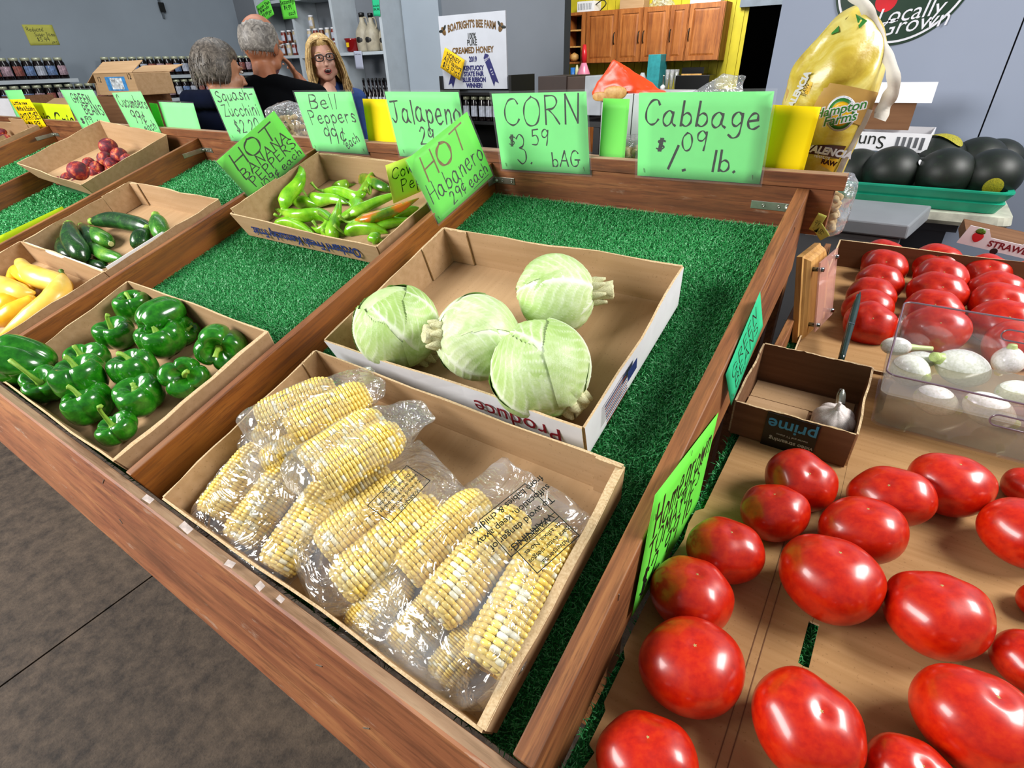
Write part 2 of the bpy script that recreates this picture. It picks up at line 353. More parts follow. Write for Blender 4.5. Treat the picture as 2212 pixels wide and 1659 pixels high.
# ================================================================ CARDBOARD TRAYS
def panel(a, b, c, d, nrm, t=.004, wob=.0, nu=10, nv=3, seed=0, bulge=0):
    """bent board from corners a,b (bottom) c,d (top); nrm = outward; cut edge shows on top. returns verts, faces, mi"""
    g = np.random.default_rng(seed); a, b, c, d = (np.array(q, float) for q in (a, b, c, d)); nrm = np.array(nrm, float)
    ph = g.random(4) * 6.28; vs = []; fs = []; mi = []
    for s in (0, 1):
        for j in range(nv + 1):
            for i in range(nu + 1):
                p, q = i / nu, j / nv; P = (a * (1 - p) + b * p) * (1 - q) + (d * (1 - p) + c * p) * q
                w = wob * q * (math.sin(p * 5 + ph[0]) + .5 * math.sin(p * 13 + ph[1])) * math.sin(math.pi * p) + bulge * math.sin(math.pi * p) * q
                P = P + nrm * (w + s * t); 
                if j == nv: P = P + (d - a) / np.linalg.norm(d - a) * (wob * .5 * math.sin(p * 17 + ph[2]) * math.sin(math.pi * p) + .0006 * g.normal())
                vs.append(P)
    k = (nu + 1) * (nv + 1); ix = lambda s, j, i: s * k + j * (nu + 1) + i
    for j in range(nv):
        for i in range(nu):
            fs.append((ix(0, j, i + 1), ix(0, j, i), ix(0, j + 1, i), ix(0, j + 1, i + 1))); mi.append(0)
            fs.append((ix(1, j, i), ix(1, j, i + 1), ix(1, j + 1, i + 1), ix(1, j + 1, i))); mi.append(1)
    for i in range(nu): fs.append((ix(0, nv, i), ix(0, nv, i + 1), ix(1, nv, i + 1), ix(1, nv, i))[::-1]); mi.append(2)
    for i in range(nu): fs.append((ix(0, 0, i), ix(0, 0, i + 1), ix(1, 0, i + 1), ix(1, 0, i))); mi.append(2)
    for i in (0, nu):
        for j in range(nv): q = (ix(0, j, i), ix(0, j + 1, i), ix(1, j + 1, i), ix(1, j, i)); fs.append(q if i else q[::-1]); mi.append(2)
    return vs, fs, mi
def tray(label, x0, x1, y0, y1, z0, z1, M, inn=card, out=card, flare=.008, wob=.003, seed=1, flaps=(), zs=None, floor=card2, group=None, t=.004, dbl=()):
    """open produce tray. sides: 0 front(y0) 1 right 2 back 3 left; zs = per-side top heights"""
    r = root('cardboard_tray', label, 'box', M @ tr((x0 + x1) / 2, (y0 + y1) / 2, z0), group)
    cx, cy = (x1 - x0) / 2, (y1 - y0) / 2; h = z1 - z0; zs = zs or [h] * 4; f = flare
    link('tray_floor', MB().box(-cx, cx, -cy, cy, 0, .004).me('tray_floor'), floor, r)
    B = [(-cx, -cy), (cx, -cy), (cx, cy), (-cx, cy)]; Tp = [(-cx - f, -cy - f), (cx + f, -cy - f), (cx + f, cy + f), (-cx - f, cy + f)]
    nr = [(0, -1, 0), (1, 0, 0), (0, 1, 0), (-1, 0, 0)]; sides = []
    for i in range(4):
        j = (i + 1) % 4
        a, b = (*B[i], .004), (*B[j], .004); c, d = (*Tp[j], zs[j]), (*Tp[i], zs[i])
        v, fs, mi = panel(a, b, c, d, nr[i], t, wob, seed=seed * 10 + i)
        sides.append(link('side_panel', mesh('side_panel', v, fs, False, mi), [inn, out, card_edge], r))
        if i in dbl:    # folded double wall: a broad pale rolled edge inside the panel
            n = np.array(nr[i]) * -1; a2 = np.array(a) + n * .007; b2 = np.array(b) + n * .007; c2 = np.array(c) + n * .009; d2 = np.array(d) + n * .009
            v, fs, mi = panel(a2, b2, c2, d2, nr[i], .0115, wob, seed=seed * 10 + i); link('folded_wall', mesh('folded_wall', v, fs, False, mi), [inn, out, card_edge], r)
    for (side, p0, p1, dz) in flaps:   # corner gussets glued inside a side: a second thickness from p0 to p1 along it
        i = side; j = (i + 1) % 4; n = -np.array(nr[i]) * .0058; L = lambda A, Bq, p: tuple(np.array(A) * (1 - p) + np.array(Bq) * p)
        a = np.array((*L(B[i], B[j], p0), .006)) + n; b = np.array((*L(B[i], B[j], p1), .006)) + n
        zz = lambda p: zs[i] * (1 - p) + zs[j] * p + dz; c = np.array((*L(Tp[i], Tp[j], p1), zz(p1))) + n; d = np.array((*L(Tp[i], Tp[j], p0), zz(p0))) + n
        v, fs, mi = panel(a, b, c, d, nr[i], .004, .0, seed=seed * 10 + 5 + i); link('corner_flap', mesh('corner_flap', v, fs, False, mi), [inn, out, card_edge], r)
    r['_s'] = 0; del r['_s']
    return r, sides
_fonts = {}
def text_me(s, size, depth=.0003, shear=0, bold=0, sp=1.0):
    c = bpy.data.curves.new('print', 'FONT'); c.body = s; c.size = size; c.extrude = depth; c.shear = shear; c.offset = bold; c.space_character = sp
    c.align_x = 'CENTER'; c.align_y = 'CENTER'; c.resolution_u = 3
    o = bpy.data.objects.new('t', c); COL.objects.link(o); bpy.context.view_layer.update()
    me = bpy.data.meshes.new_from_object(o); bpy.data.objects.remove(o); bpy.data.curves.remove(c); me.materials.clear(); return me
def text(name, s, size, m, parent, rel, **kw): return link(name, text_me(s, size, **kw), m, parent, rel=rel)
zb = -TB + .009
tray('brown cardboard tray in the nearest bin holding bagged corn', -.73, -.052, .012, .376, zb, -.004, MT, seed=2, dbl=(1,), flaps=((2, 0, .06, .004), (3, 0, .1, .003)), zs=[.075, .07, .083, .088])
cb, cs = tray('white printed cardboard tray with brown inside holding four cabbages', -.738, -.135, .428, .85, zb, .012, MT, out=white_card, seed=3, wob=.004, flaps=((3, 0, .22, .002), (2, .88, 1, .001)), flare=.007, zs=[.086, .092, .098, .096])
# print on the white tray: word upside down on the front, flag stripes on the right side
def on_front(parent, s, size, m, x, z, cy, flip=True, **kw):
    R = rot('X', 90) @ (rot('Z', 180) if flip else Matrix()); text('print', s, size, m, parent, tr(x, -cy - .0135, z) @ R, **kw)
on_front(cb, 'Produce', .052, red_ink, .175, .048, .2065, sp=1.05)
for k in range(8):
    link('stripe', MB().box(0, .0004, 0, .085, 0, .0022).me('stripe'), blue_ink if k % 2 else red_ink, cb, rel=tr(.3158, -.155, .030 + k * .0062) @ rot('Y', 4))
link('stripe', MB().box(0, .0004, 0, .04, 0, .026).me('stripe'), blue_ink, cb, rel=tr(.317, -.07, .05) @ rot('Y', 4))
tray('brown cardboard tray of green bell peppers in the second bin', -1.553, -.912, .014, .378, zb, 0.0, MT, seed=4, wob=.003, dbl=(1,), zs=[.06, .088, .09, .088])
hb, hs = tray('brown cardboard tray of hot peppers with blue print on its front', -1.556, -.925, .775, 1.155, zb, -.002, MT, seed=5, wob=.004, flare=.012, flaps=((3, 0, .5, .006), (3, .5, .985, .012), (2, .3, .99, .0)), zs=[.088, .074, .088, .096])
on_front(hb, 'Orchard Fresh Kentucky Fruit', .043, blue_ink, .0, .038, .190, bold=.0008, sp=.95)
tray('brown cardboard tray with a white torn rim holding zucchini', -2.345, -1.745, .405, .815, zb, .0, MT, seed=6, wob=.005, flare=.01, flaps=((3, .0, .28, .004), (2, .9, 1, .0)), zs=[.088, .08, .084, .09])
r_ = [o for o in COL.objects if o.get('label', '').startswith('brown cardboard tray with a white torn')][0]
link('white_rim', MB().box(.30, .303, -.2, .0, .055, .0865).box(-.30, .3, -.2155, -.212, .07, .0845).me('white_rim'), white_card, r_)
tray('plain brown cardboard tray of yellow squash in the third bin', -2.385, -1.745, -.0, .385, zb, .0, MT, seed=7, wob=.003)
tray('deep brown cardboard tray of peaches tilted against a divider board', -3.245, -2.70, .79, 1.165, zb + .03, .028, MT @ tr(-2.97, .95, zb + .02) @ rot('Y', 4) @ tr(2.97, -.95, -zb - .02), seed=8, flare=.028, zs=[.085, .075, .095, .1], wob=.004)
tray('brown cardboard tray of potatoes in the far left bin', -4.9, -4.16, .60, 1.18, zb, .02, MT, seed=9, flaps=((1, .3, .7, .02), (2, .2, .5, .03)))
# tomato table: flat sheets of cardboard and a long tray behind
def sheet(name, pts, m, M, t=.004):
    b = MB(); n = len(pts); b.v = [(*p, 0) for p in pts] + [(*p, t) for p in pts]
    b.f = [tuple(range(n - 1, -1, -1)), tuple(range(n, 2 * n))] + [(i, (i + 1) % n, n + (i + 1) % n, n + i) for i in range(n)]; b.mi = [1, 0] + [2] * n
    return link(name, b.me(name), [m, m, card_edge], None, M)
def lr(px, py, h=.004):
    p = MR.inverted() @ Vector(tuple(onR(px, py, h))); return (p.x, p.y)
pts = [lr(*q) for q in ((1585, 965), (1520, 1100), (1502, 1105), (1487, 1132), (1477, 1166), (1462, 1190), (1430, 1232), (1347, 1402), (1350, 1424), (1305, 1518), (1308, 1536), (1273, 1608), (1285, 1626), (1262, 1659))]
s1 = sheet('cardboard_sheet', pts + [(.062, -.04), (.249, -.04), (.249, .337), (.243, .338), (.2445, .412), (.249, .412), (.249, 1.18), (.06, 1.18)], card_or, MR @ tr(0, 0, .002))
tag(s1, 'flat brown cardboard sheet with a notched left edge under the near tomatoes', 'cardboard')
s2 = sheet('cardboard_sheet', [(.2495, -.04), (1.3, -.04), (1.3, 1.18), (.2495, 1.18), (.2495, .4125), (.2580, .4125), (.2565, .3375), (.2495, .3365)], card_or, MR @ tr(0, 0, .002))
tag(s2, 'wide brown cardboard sheet right of the slot showing green turf', 'cardboard')
for (xa_, ya_, yb_) in ((.185, .02, .75), (.197, .1, .9)): link('crease', MB().box(xa_, xa_ + .0012, ya_, yb_, .0038, .0046).me('crease'), card_dk, s1)
ct = tray('long brown cardboard tray of tomato rows at the back of the tomato table', .085, 1.25, 1.185, 1.87, .002, .09, MR, inn=card_dk, out=card_dk, floor=card_or, seed=10, flare=.0, zs=[.012, .014, .093, .093], wob=.002)
# small dark carton with garlic
gb = root('carton', 'small torn open shipping carton with black tape and blue word, holding garlic', 'box', MR @ tr(.137, .905, .006))
GX, GY, GH = .107, .115, .098
link('carton_floor', MB().box(-GX, GX, -GY, GY, 0, .004).me('carton_floor'), card_dk, gb)
for (x0_, x1_, y0_, y1_, z_) in ((-GX + .004, .02, -.03, .03, .009), (.028, GX - .006, -.05, .026, .011), (-GX + .004, GX - .006, .035, GY - .008, .007)):
    link('inner_flap', MB().box(x0_, x1_, y0_, y1_, .005, z_).me('inner_flap'), card, gb)
for i, (a, b, n_) in enumerate((((-GX, -GY), (GX, -GY), (0, -1, 0)), ((GX, -GY), (GX, GY), (1, 0, 0)), ((GX, GY), (-GX, GY), (0, 1, 0)), ((-GX, GY), (-GX, -GY), (-1, 0, 0)))):
    ha_, hb_q = (.083 if a[1] < 0 else .101), (.083 if b[1] < 0 else .101); v, f_, mi = panel((*a, .004), (*b, .004), (*b, hb_q), (*a, ha_), n_, .004, .0015, nu=26, seed=60 + i); link('carton_wall', mesh('carton_wall', v, f_, False, mi), [card_dk, card_dk, card_edge], gb)
tp = link('tape_band', MB().box(-.045, .05, -GY - .0062, -GY - .0045, 0, .081).me('tape_band'), black, gb)
sky_ink = plain('sky_blue_print', '3f9fd8', .5, var=.05); grey_ink = plain('grey_print', 'b9b9b9', .5, var=.05)
text('print', 'prime', .038, sky_ink, tp, tr(.004, -GY - .0066, .058) @ rot('X', 90) @ rot('Z', 180), bold=.0006)
text('print', 'video streaming', .0125, grey_ink, tp, tr(.008, -GY - .0066, .022) @ rot('X', 90) @ rot('Z', 180), bold=.0002)
text('print', 'movies and TV shows', .0065, grey_ink, tp, tr(.008, -GY - .0066, .036) @ rot('X', 90) @ rot('Z', 180))
# ================================================================ PRODUCE
def grid_sphere(fn, nu=40, nv=24):
    """fn(theta, phi) arrays -> (nv+1, nu, 3); phi 0 = top"""
    th = np.linspace(0, 2 * np.pi, nu, endpoint=False); ph = np.linspace(0, np.pi, nv + 1); TH, PH = np.meshgrid(th, ph)
    return fn(TH, PH)
def grid_mesh(name, P, smooth=True, caps=True):
    nv, nu = P.shape[:2]; vs = P.reshape(-1, 3).tolist(); fs = []
    for j in range(nv - 1):
        for i in range(nu): k = (i + 1) % nu; fs.append((j * nu + i, j * nu + nu + i, j * nu + nu + k, j * nu + k))
    if caps: fs.append(tuple(range(nu))); fs.append(tuple(range(nv * nu - 1, (nv - 1) * nu - 1, -1)))
    return mesh(name, vs, fs, smooth)
def catmull(pts, n=8):
    p = [np.array(q, float) for q in pts]; p = [2 * p[0] - p[1]] + p + [2 * p[-1] - p[-2]]; out = []
    for i in range(1, len(p) - 2):
        for k in range(n):
            t = k / n; a, b, c, d = p[i - 1], p[i], p[i + 1], p[i + 2]
            out.append(.5 * ((2 * b) + (-a + c) * t + (2 * a - 5 * b + 4 * c - d) * t * t + (-a + 3 * b - 3 * c + d) * t ** 3))
    out.append(p[-2]); return np.array(out)
def sweep(name, pts, rad, nu=20, n=6, lob=None, smooth=True, interp=True):
    """tube along a path; rad = list of radii over the path; lob(theta,t) multiplies"""
    C = catmull(pts, n) if interp else np.array(pts, float); m = len(C); tt_ = np.linspace(0, 1, m); R = np.interp(tt_, np.linspace(0, 1, len(rad)), rad)
    tg = np.gradient(C, axis=0); tg /= np.linalg.norm(tg, axis=1)[:, None] + 1e-12; e = np.cross(tg[0], [0, 0, 1.0] if abs(tg[0][2]) < .9 else [1.0, 0, 0]); e /= np.linalg.norm(e)
    th = np.linspace(0, 2 * np.pi, nu, endpoint=False); P = np.zeros((m, nu, 3))
    for i in range(m):
        e = e - tg[i] * (e @ tg[i]); e /= np.linalg.norm(e); g = np.cross(tg[i], e); q = R[i] * (lob(th, tt_[i]) if lob else 1) * np.ones(nu)
        P[i] = C[i] + (np.cos(th) * q)[:, None] * e + (np.sin(th) * q)[:, None] * g
    return grid_mesh(name, P[:, ::-1], smooth)
def rest(px, py, hw, plane='T', base=None, flat=1.0):
    """world centre and radius of a round thing seen at px,py with half-width hw pixels, lying on a surface"""
    R = .05; base = (-TB + .013) if base is None else base
    for _ in range(12):
        P = onT(px, py, base + R * flat) if plane == 'T' else onR(px, py, base + R * flat)
        d = ray(px, py); k = np.linalg.norm(d); R = hw * depth(P) / FOC / (k ** .5)
    return P, R
def orient(up=(0, 0, 1), spin=0):
    z = Vector(up).normalized(); q = z.to_track_quat('Z', 'Y'); return q.to_matrix().to_4x4() @ rot('Z', spin)
def camdir(dx, dy, dz):
    """direction in picture terms: right, up, towards the viewer"""
    return Vector(tuple(RI * dx + UP * dy - FW * dz))
# ---- skins
def veg(name, stops, sc_=6, rough=.3, bump=0, bs=60, sss=0, speck=None, coat=0, dist=0):
    t = NT(name); ob = t.nd('ShaderNodeObjectInfo'); va = t.nd('ShaderNodeVectorMath', {0: t.co()}, operation='ADD'); t.l.new(t.math('MULTIPLY', ob.outputs['Random'], 11.0), va.inputs[1]); v = va.outputs[0]
    n = t.noise(v, sc_, 5, .6, dist); col = t.ramp(n, [(p, srgb(c)) for p, c in stops])
    if speck: col = t.mix(t.math('MULTIPLY', t.ramp(t.noise(v, speck[1], 2), [(speck[2], (0, 0, 0, 1)), (speck[2] + .05, (1, 1, 1, 1))]), speck[3]), col, srgb(speck[0]))
    t.set(Base_Color=col, Roughness=rough)
    if coat: t.b.inputs['Coat Weight'].default_value = coat; t.b.inputs['Coat Roughness'].default_value = .12
    if bump: t.bump(t.noise(v, bs, 3), bump, .001)
    MATS[name] = t.m; return t.m
m_tom = veg('tomato_skin', [(.3, 'a81002'), (.5, 'bc1c02'), (.8, 'cc3204')], 5, .32, coat=.28)
m_tomb = veg('tomato_scar', [(.3, '8a6a35'), (.7, 'c9ab6b')], 200, .7)
m_bell = veg('bell_pepper_skin', [(.3, '12560a'), (.5, '1e740e'), (.75, '3c9a1c')], 3, .22, coat=.6)
m_stem = veg('green_stem', [(.3, '5f8f25'), (.5, '8dbb3d'), (.7, 'b5d860')], 60, .5, .4, 120)
m_hot = veg('hot_pepper_skin', [(.3, '4f9410'), (.5, '78bd1c'), (.72, 'a4d83a')], 20, .22, coat=.5)
m_hotr = veg('ripening_pepper_skin', [(.35, '2e6a10'), (.47, '6c8f14'), (.55, 'd9771a'), (.8, 'e08c24')], 9, .24, coat=.5)
m_dstem = veg('dark_green_stem', [(.3, '2f5512'), (.7, '5d8d2a')], 60, .55)
m_zuc = veg('zucchini_skin', [(.3, '0b2a10'), (.5, '163f18'), (.72, '2c6420')], 30, .28, coat=.3, speck=('6f9a4a', 260, .62, .4))
m_zucl = veg('light_zucchini_skin', [(.3, '1c5216'), (.55, '3d8420'), (.72, '7fae35')], 16, .3, coat=.3, speck=('9cc062', 260, .6, .4))
m_zend = veg('cut_zucchini_end', [(.3, 'a8b060'), (.7, 'd8dca0')], 60, .7)
m_sq = veg('yellow_squash_skin', [(.3, 'e6b62c'), (.55, 'f2cf5a'), (.75, 'f7dc84')], 9, .35, coat=.2)
m_sqd = veg('deep_yellow_squash_skin', [(.3, 'd99a0c'), (.55, 'ecb81e'), (.75, 'f5cf4a')], 9, .35, coat=.2)
m_peach = veg('peach_skin', [(.32, '3c0e22'), (.47, '6c1428'), (.57, 'a83026'), (.68, 'd9854a')], 1.4, .62, .1, 300, dist=.6)
m_potato = veg('potato_skin', [(.3, '9c7748'), (.7, 'c9a672')], 30, .8, .3, 80)
m_onion = veg('onion_skin', [(.3, 'cfd3c0'), (.6, 'eef0e8'), (.8, 'f6f8ee')], 6, .25, coat=.3)
m_ongr = veg('onion_neck', [(.3, 'a3c25a'), (.7, 'd5e2a2')], 30, .4)
m_garlic = veg('garlic_skin', [(.3, 'b8a6a0'), (.5, 'dfd4cf'), (.75, 'efe8e6')], 25, .6, .2, 90)
m_melon = veg('dark_watermelon_rind', [(.3, '040a05'), (.6, '081408'), (.75, '12260f')], 6, .5)
m_mspot = veg('watermelon_ground_spot', [(.3, '5a641a'), (.7, 'c2b224')], 30, .5)
# ---- tomato
def tomato_me(seed, big=True):
    g = np.random.default_rng(seed); a = g.random(6) * 6.28; el = 1 + .07 * g.random(); lob = .025 + .03 * g.random(); n = g.integers(4, 7)
    def fn(t, p):
        s = np.sin(p) ** .88; c = np.cos(p); rad = s * (1 + lob * np.cos(n * t + a[0]) * np.exp(-((p - .7) / .8) ** 2) + .03 * np.cos(2 * t + a[1]) + .02 * np.cos(3 * t + a[2]))
        z = .86 * np.sign(c) * np.abs(c) ** .9; rho = s; z = z - .07 * np.exp(-(rho / .16) ** 2) * (c > 0) + .05 * np.exp(-(rho / .2) ** 2) * (c < 0)
        z = z + .03 * np.cos(2 * t + a[3]) * s
        return np.stack([rad * np.cos(t) * el, rad * np.sin(t), z], -1)
    return grid_mesh('skin', grid_sphere(fn, 48, 30))
def scar_me():
    b = MB(); n = 10; vs = [(0, 0, .02)]; 
    for i in range(n): r_ = .055 if i % 2 else .022; t = 6.283 * i / n; vs.append((r_ * math.cos(t), r_ * math.sin(t), 0))
    b.add(vs, [(0, 1 + i, 1 + (i + 1) % n) for i in range(n)]); return b.me('stem_scar', True)
TM = [tomato_me(i) for i in range(6)]; SC = scar_me()
tcount = 0
def tomato(px, py, hw, hh, label, base=.006, up=None, spin=None, group='ripe tomatoes on the cardboard sheet', v=None):
    global tcount; tcount += 1; g = np.random.default_rng(tcount * 13)
    P, R = rest(px, py, (hw * hh) ** .5, 'R', base, .84); R *= 1.02 if group.startswith('ripe') else 1.12
    k = (hw / hh) ** .22; up = up or (g.normal() * .16, g.normal() * .16 - .1, 1); spin = g.random() * 360 if spin is None else spin
    # stretch across the view
    Q = orient(up, spin); e = (Q.to_3x3().inverted() @ Vector(tuple(RI * .93 - UP * .36))).normalized(); ang = math.atan2(e.y, e.x)
    M = tr(P) @ Q @ rot('Z', math.degrees(ang)) @ sc(R * k, R / k * 1.03, R) @ rot('Z', -math.degrees(ang) * 0)
    r = root('tomato', label, 'tomato', M, group); link('skin', TM[(tcount if v is None else v) % 6], m_tom, r); link('stem_scar', SC, m_tomb, r, rel=tr(0, 0, .795)); return r
NEAR = [ # px, py, hw, hh, label
 (1728, 1038, 76, 64, 'red tomato just in front of the dark carton'), (1923, 1073, 90, 64, 'tomato with pale stem scar, left of the one before the onion bin'),
 (2052, 1046, 95, 68, 'big glossy tomato directly in front of the clear onion bin'), (2222, 1052, 50, 50, 'tomato cut by the right picture edge, beside the onion bin'),
 (1672, 1106, 76, 58, 'small kidney-shaped tomato below the one before the carton'), (1864, 1145, 99, 70, 'oval tomato in the middle of the second row'),
 (2216, 1152, 98, 84, 'large dark tomato at the right edge, second row'), (1565, 1188, 79, 71, 'tomato with a star-shaped scar beside the top of the green handwritten sign'),
 (1793, 1248, 113, 93, 'large tomato with cracked pale scar left of the slot of turf'), (1493, 1285, 88, 81, 'tomato touching the lower end of the green handwritten sign'),
 (2023, 1325, 115, 98, 'large tomato with fine web of pale cracks, right of the turf slot'), (1494, 1438, 118, 98, 'big tomato with a long brown scar slit at the lower left'),
 (1741, 1565, 120, 116, 'tall egg-shaped tomato at the bottom middle of the tomatoes'), (1396, 1640, 116, 92, 'bottom-left tomato with a deep dimpled stem scar'),
 (2110, 1556, 155, 113, 'largest tomato, near the bottom right corner'), (2232, 1432, 88, 72, 'tomato cut by the right picture edge above the largest one'),
 (1965, 1672, 110, 74, 'tomato cut by the bottom picture edge beside the largest one'), (2235, 1300, 30, 50, 'tomato sliver at the right picture edge, mid height'),
]
for i, q in enumerate(NEAR): tomato(*q, v=i)
def row(pts, desc):
    for i, (px, py, hw, hh) in enumerate(pts):
        pos = ['rearmost', 'second from the back', 'third from the back', 'fourth from the back', 'fifth from the back', 'sixth from the back', 'seventh from the back'][i]
        tomato(px, py, hw, hh, f'{pos} tomato of the {desc}', base=.0, up=(.05 * (i % 3 - 1), -.75, .65), group='tomato rows in the long tray')
row([(1903, 555, 42, 34), (1909, 580, 47, 36), (1899, 612, 47, 36), (1880, 642, 48, 38), (1874, 668, 48, 40), (1878, 700, 50, 44)], 'leftmost row in the long tray')
row([(2019, 568, 49, 38), (2030, 603, 56, 40), (2024, 635, 63, 40), (2013, 672, 60, 40), (2021, 712, 67, 46)], 'second row in the long tray')
row([(2130, 590, 47, 38), (2150, 628, 54, 40), (2160, 660, 66, 44), (2168, 700, 72, 46), (2195, 748, 66, 50)], 'third row, partly behind the clear bin')
row([(2215, 598, 40, 34), (2240, 640, 40, 36)], 'right-hand row cut by the picture edge')
# ---- bell peppers
def bell_me(seed, tall=1.0):
    g = np.random.default_rng(seed); a = g.random(4) * 6.28; n = int(g.choice([3, 4, 4])); j = g.normal(0, .12, n)
    def fn(t, p):
        L = np.abs(np.sin(n * (t + .10 * np.sin(t + a[0])) / 2)) ** .55; s = np.sin(p) ** .62; c = np.cos(p)
        am = .20 + .13 * np.abs(c); lo = 1 + .09 * np.cos(t + a[1]) + .05 * np.cos(2 * t + a[2])
        rad = s * (1 - am + am * L) * lo * (1 - .10 * (c < 0) * c ** 2) * (1.0 + .05 * c); z = tall * .86 * np.sign(c) * np.abs(c) ** .8
        z = z - .52 * np.exp(-(s / .45) ** 2) * (c > 0) + .25 * np.exp(-(s / .35) ** 2) * (c < 0) + .10 * L * s * (c > .1)
        return np.stack([rad * np.cos(t), rad * np.sin(t), z], -1)
    return grid_mesh('skin', grid_sphere(fn, 64, 40))
def bell(px, py, hw, hh, sdir, label, base=None, seed=0, sl=.55, curl=.2, tall=1.0):
    P, R = rest(px, py, (hw * hh) ** .5, 'T', base, .9); up = camdir(*sdir)
    r = root('bell_pepper', label, 'pepper', tr(P) @ orient(up, seed * 47) @ sc(R * 1.12), 'green bell peppers in the tray')
    link('skin', bell_me(seed, tall), m_bell, r)
    th = seed * 1.3; cx_, cy_ = math.cos(th) * curl, math.sin(th) * curl
    s = sweep('stem', [(0, 0, .25), (0, 0, .45), (cx_ * .4, cy_ * .4, .45 + sl * .5), (cx_, cy_, .45 + sl * .85), (cx_ * 2, cy_ * 2, .45 + sl)], [.27, .12, .085, .09, .11], 10, 4, lob=lambda t, q: 1 + .12 * np.cos(5 * t))
    link('stem', s, m_stem, r); return r
BL = [ # px, py, hw, hh, stem dir(right,up,toward)
 (289, 664, 44, 32, (0, .8, .6), 'rearmost bell pepper, against the left wall of the tray', 1, .3, .2, 1),
 (352, 690, 55, 40, (.5, .5, -.7), 'plump bell pepper lying on its side at the back of the tray, stem hidden', 2, .2, .1, 1.15),
 (249, 723, 45, 36, (.0, .75, .65), 'bell pepper with an upright dried stem, left of the twin peppers', 3, .8, .1, .9),
 (347, 733, 58, 38, (-.1, .75, .6), 'wide dented bell pepper in front of the one on its side', 4, .5, .15, .9),
 (476, 746, 56, 44, (.25, -.4, .85), 'bell pepper at the right wall with its stem pointing down', 5, .4, .1, .95),
 (400, 716, 26, 30, (.6, .3, .3), 'partly hidden bell pepper behind the twin peppers', 6, .2, .1, 1),
 (184, 779, 50, 38, (.0, .7, .7), 'rear one of the stacked pair in the middle of the tray', 7, .4, .1, .8),
 (177, 815, 60, 48, (-.1, .8, .5), 'large bell pepper with a cut stem, front of the stacked pair', 8, .5, .1, .95),
 (52, 778, 68, 42, (-.75, .3, .4), 'long bell pepper lying on its side at the left picture edge', 9, .2, .1, 1.3),
 (94, 834, 50, 40, (.1, .5, .8), 'bell pepper with a long curled stem near the left edge', 10, 1.1, .45, .85),
 (294, 797, 60, 38, (-.2, .8, .5), 'bell pepper with a folded dimple in the middle of the tray', 11, .4, .2, .95),
 (403, 813, 48, 44, (.35, .05, .9), 'bell pepper with its pale stem facing the viewer, by the right wall', 12, .75, .15, 1.05),
 (303, 854, 54, 44, (-.1, .75, .65), 'round bell pepper with a star-shaped crown, front right', 13, .15, .05, .9),
 (190, 876, 60, 42, (-.25, .8, .5), 'two-lobed bell pepper with a thick hollow stem, front', 14, .6, .1, .9),
 (252, 928, 52, 32, (-.2, .7, .6), 'frontmost bell pepper with a long bent pale stem', 15, 1.5, .5, .75)]
for px, py, hw, hh, sd, lb, se, sl, cu, ta in BL:
    lift = {2: .02, 8: .02, 9: .02}.get(se, 0)
    bell(px, py, hw, hh, sd, lb, -TB + .013 + lift, se, sl, cu, ta)
# ---- long things given by picture points: path lies on the tray, each point px,py plus lift
def path(pts, base): return [onT(x, y, base + z) for x, y, z in pts]
def long_thing(name, label, cat, pts, rad, m, base, group, nu=18, lob=None, stem=None, sm=None, ends=None, part='skin'):
    P = path(pts, base); o = P[0]; r = root(name, label, cat, tr(o), group)
    C_ = [p - o for p in P]; link(part, sweep(part, C_, rad, nu, 7, lob), m, r)
    if stem:
        D = (C_[0] - C_[1]); D /= np.linalg.norm(D); s = stem; up = N * s.get('up', .3); Q = [C_[0] - D * .004, C_[0] + D * s['l'] * .4, C_[0] + D * s['l'] * .75 + up * s['l'] * .2, C_[0] + D * s['l'] + up * s['l'] * s.get('c', .6)]
        link('stem', sweep('stem', Q, s['r'], 8, 4, interp=True), sm or m_stem, r)
    if ends is not None:
        D = (C_[-1] - C_[-2]); D /= np.linalg.norm(D); b = MB(); b.cyl(C_[-1] - D * .004, C_[-1] + D * .0015, ends, ends * .9, 12); link('blossom_end', b.me('blossom_end'), m_zend, r)
    return r
HB = -TB + .016
def hl(k): return lambda t, q: 1 + .10 * np.cos(3 * t + 2 * q + k) + .05 * np.sin(9 * q + k) * np.cos(2 * t)
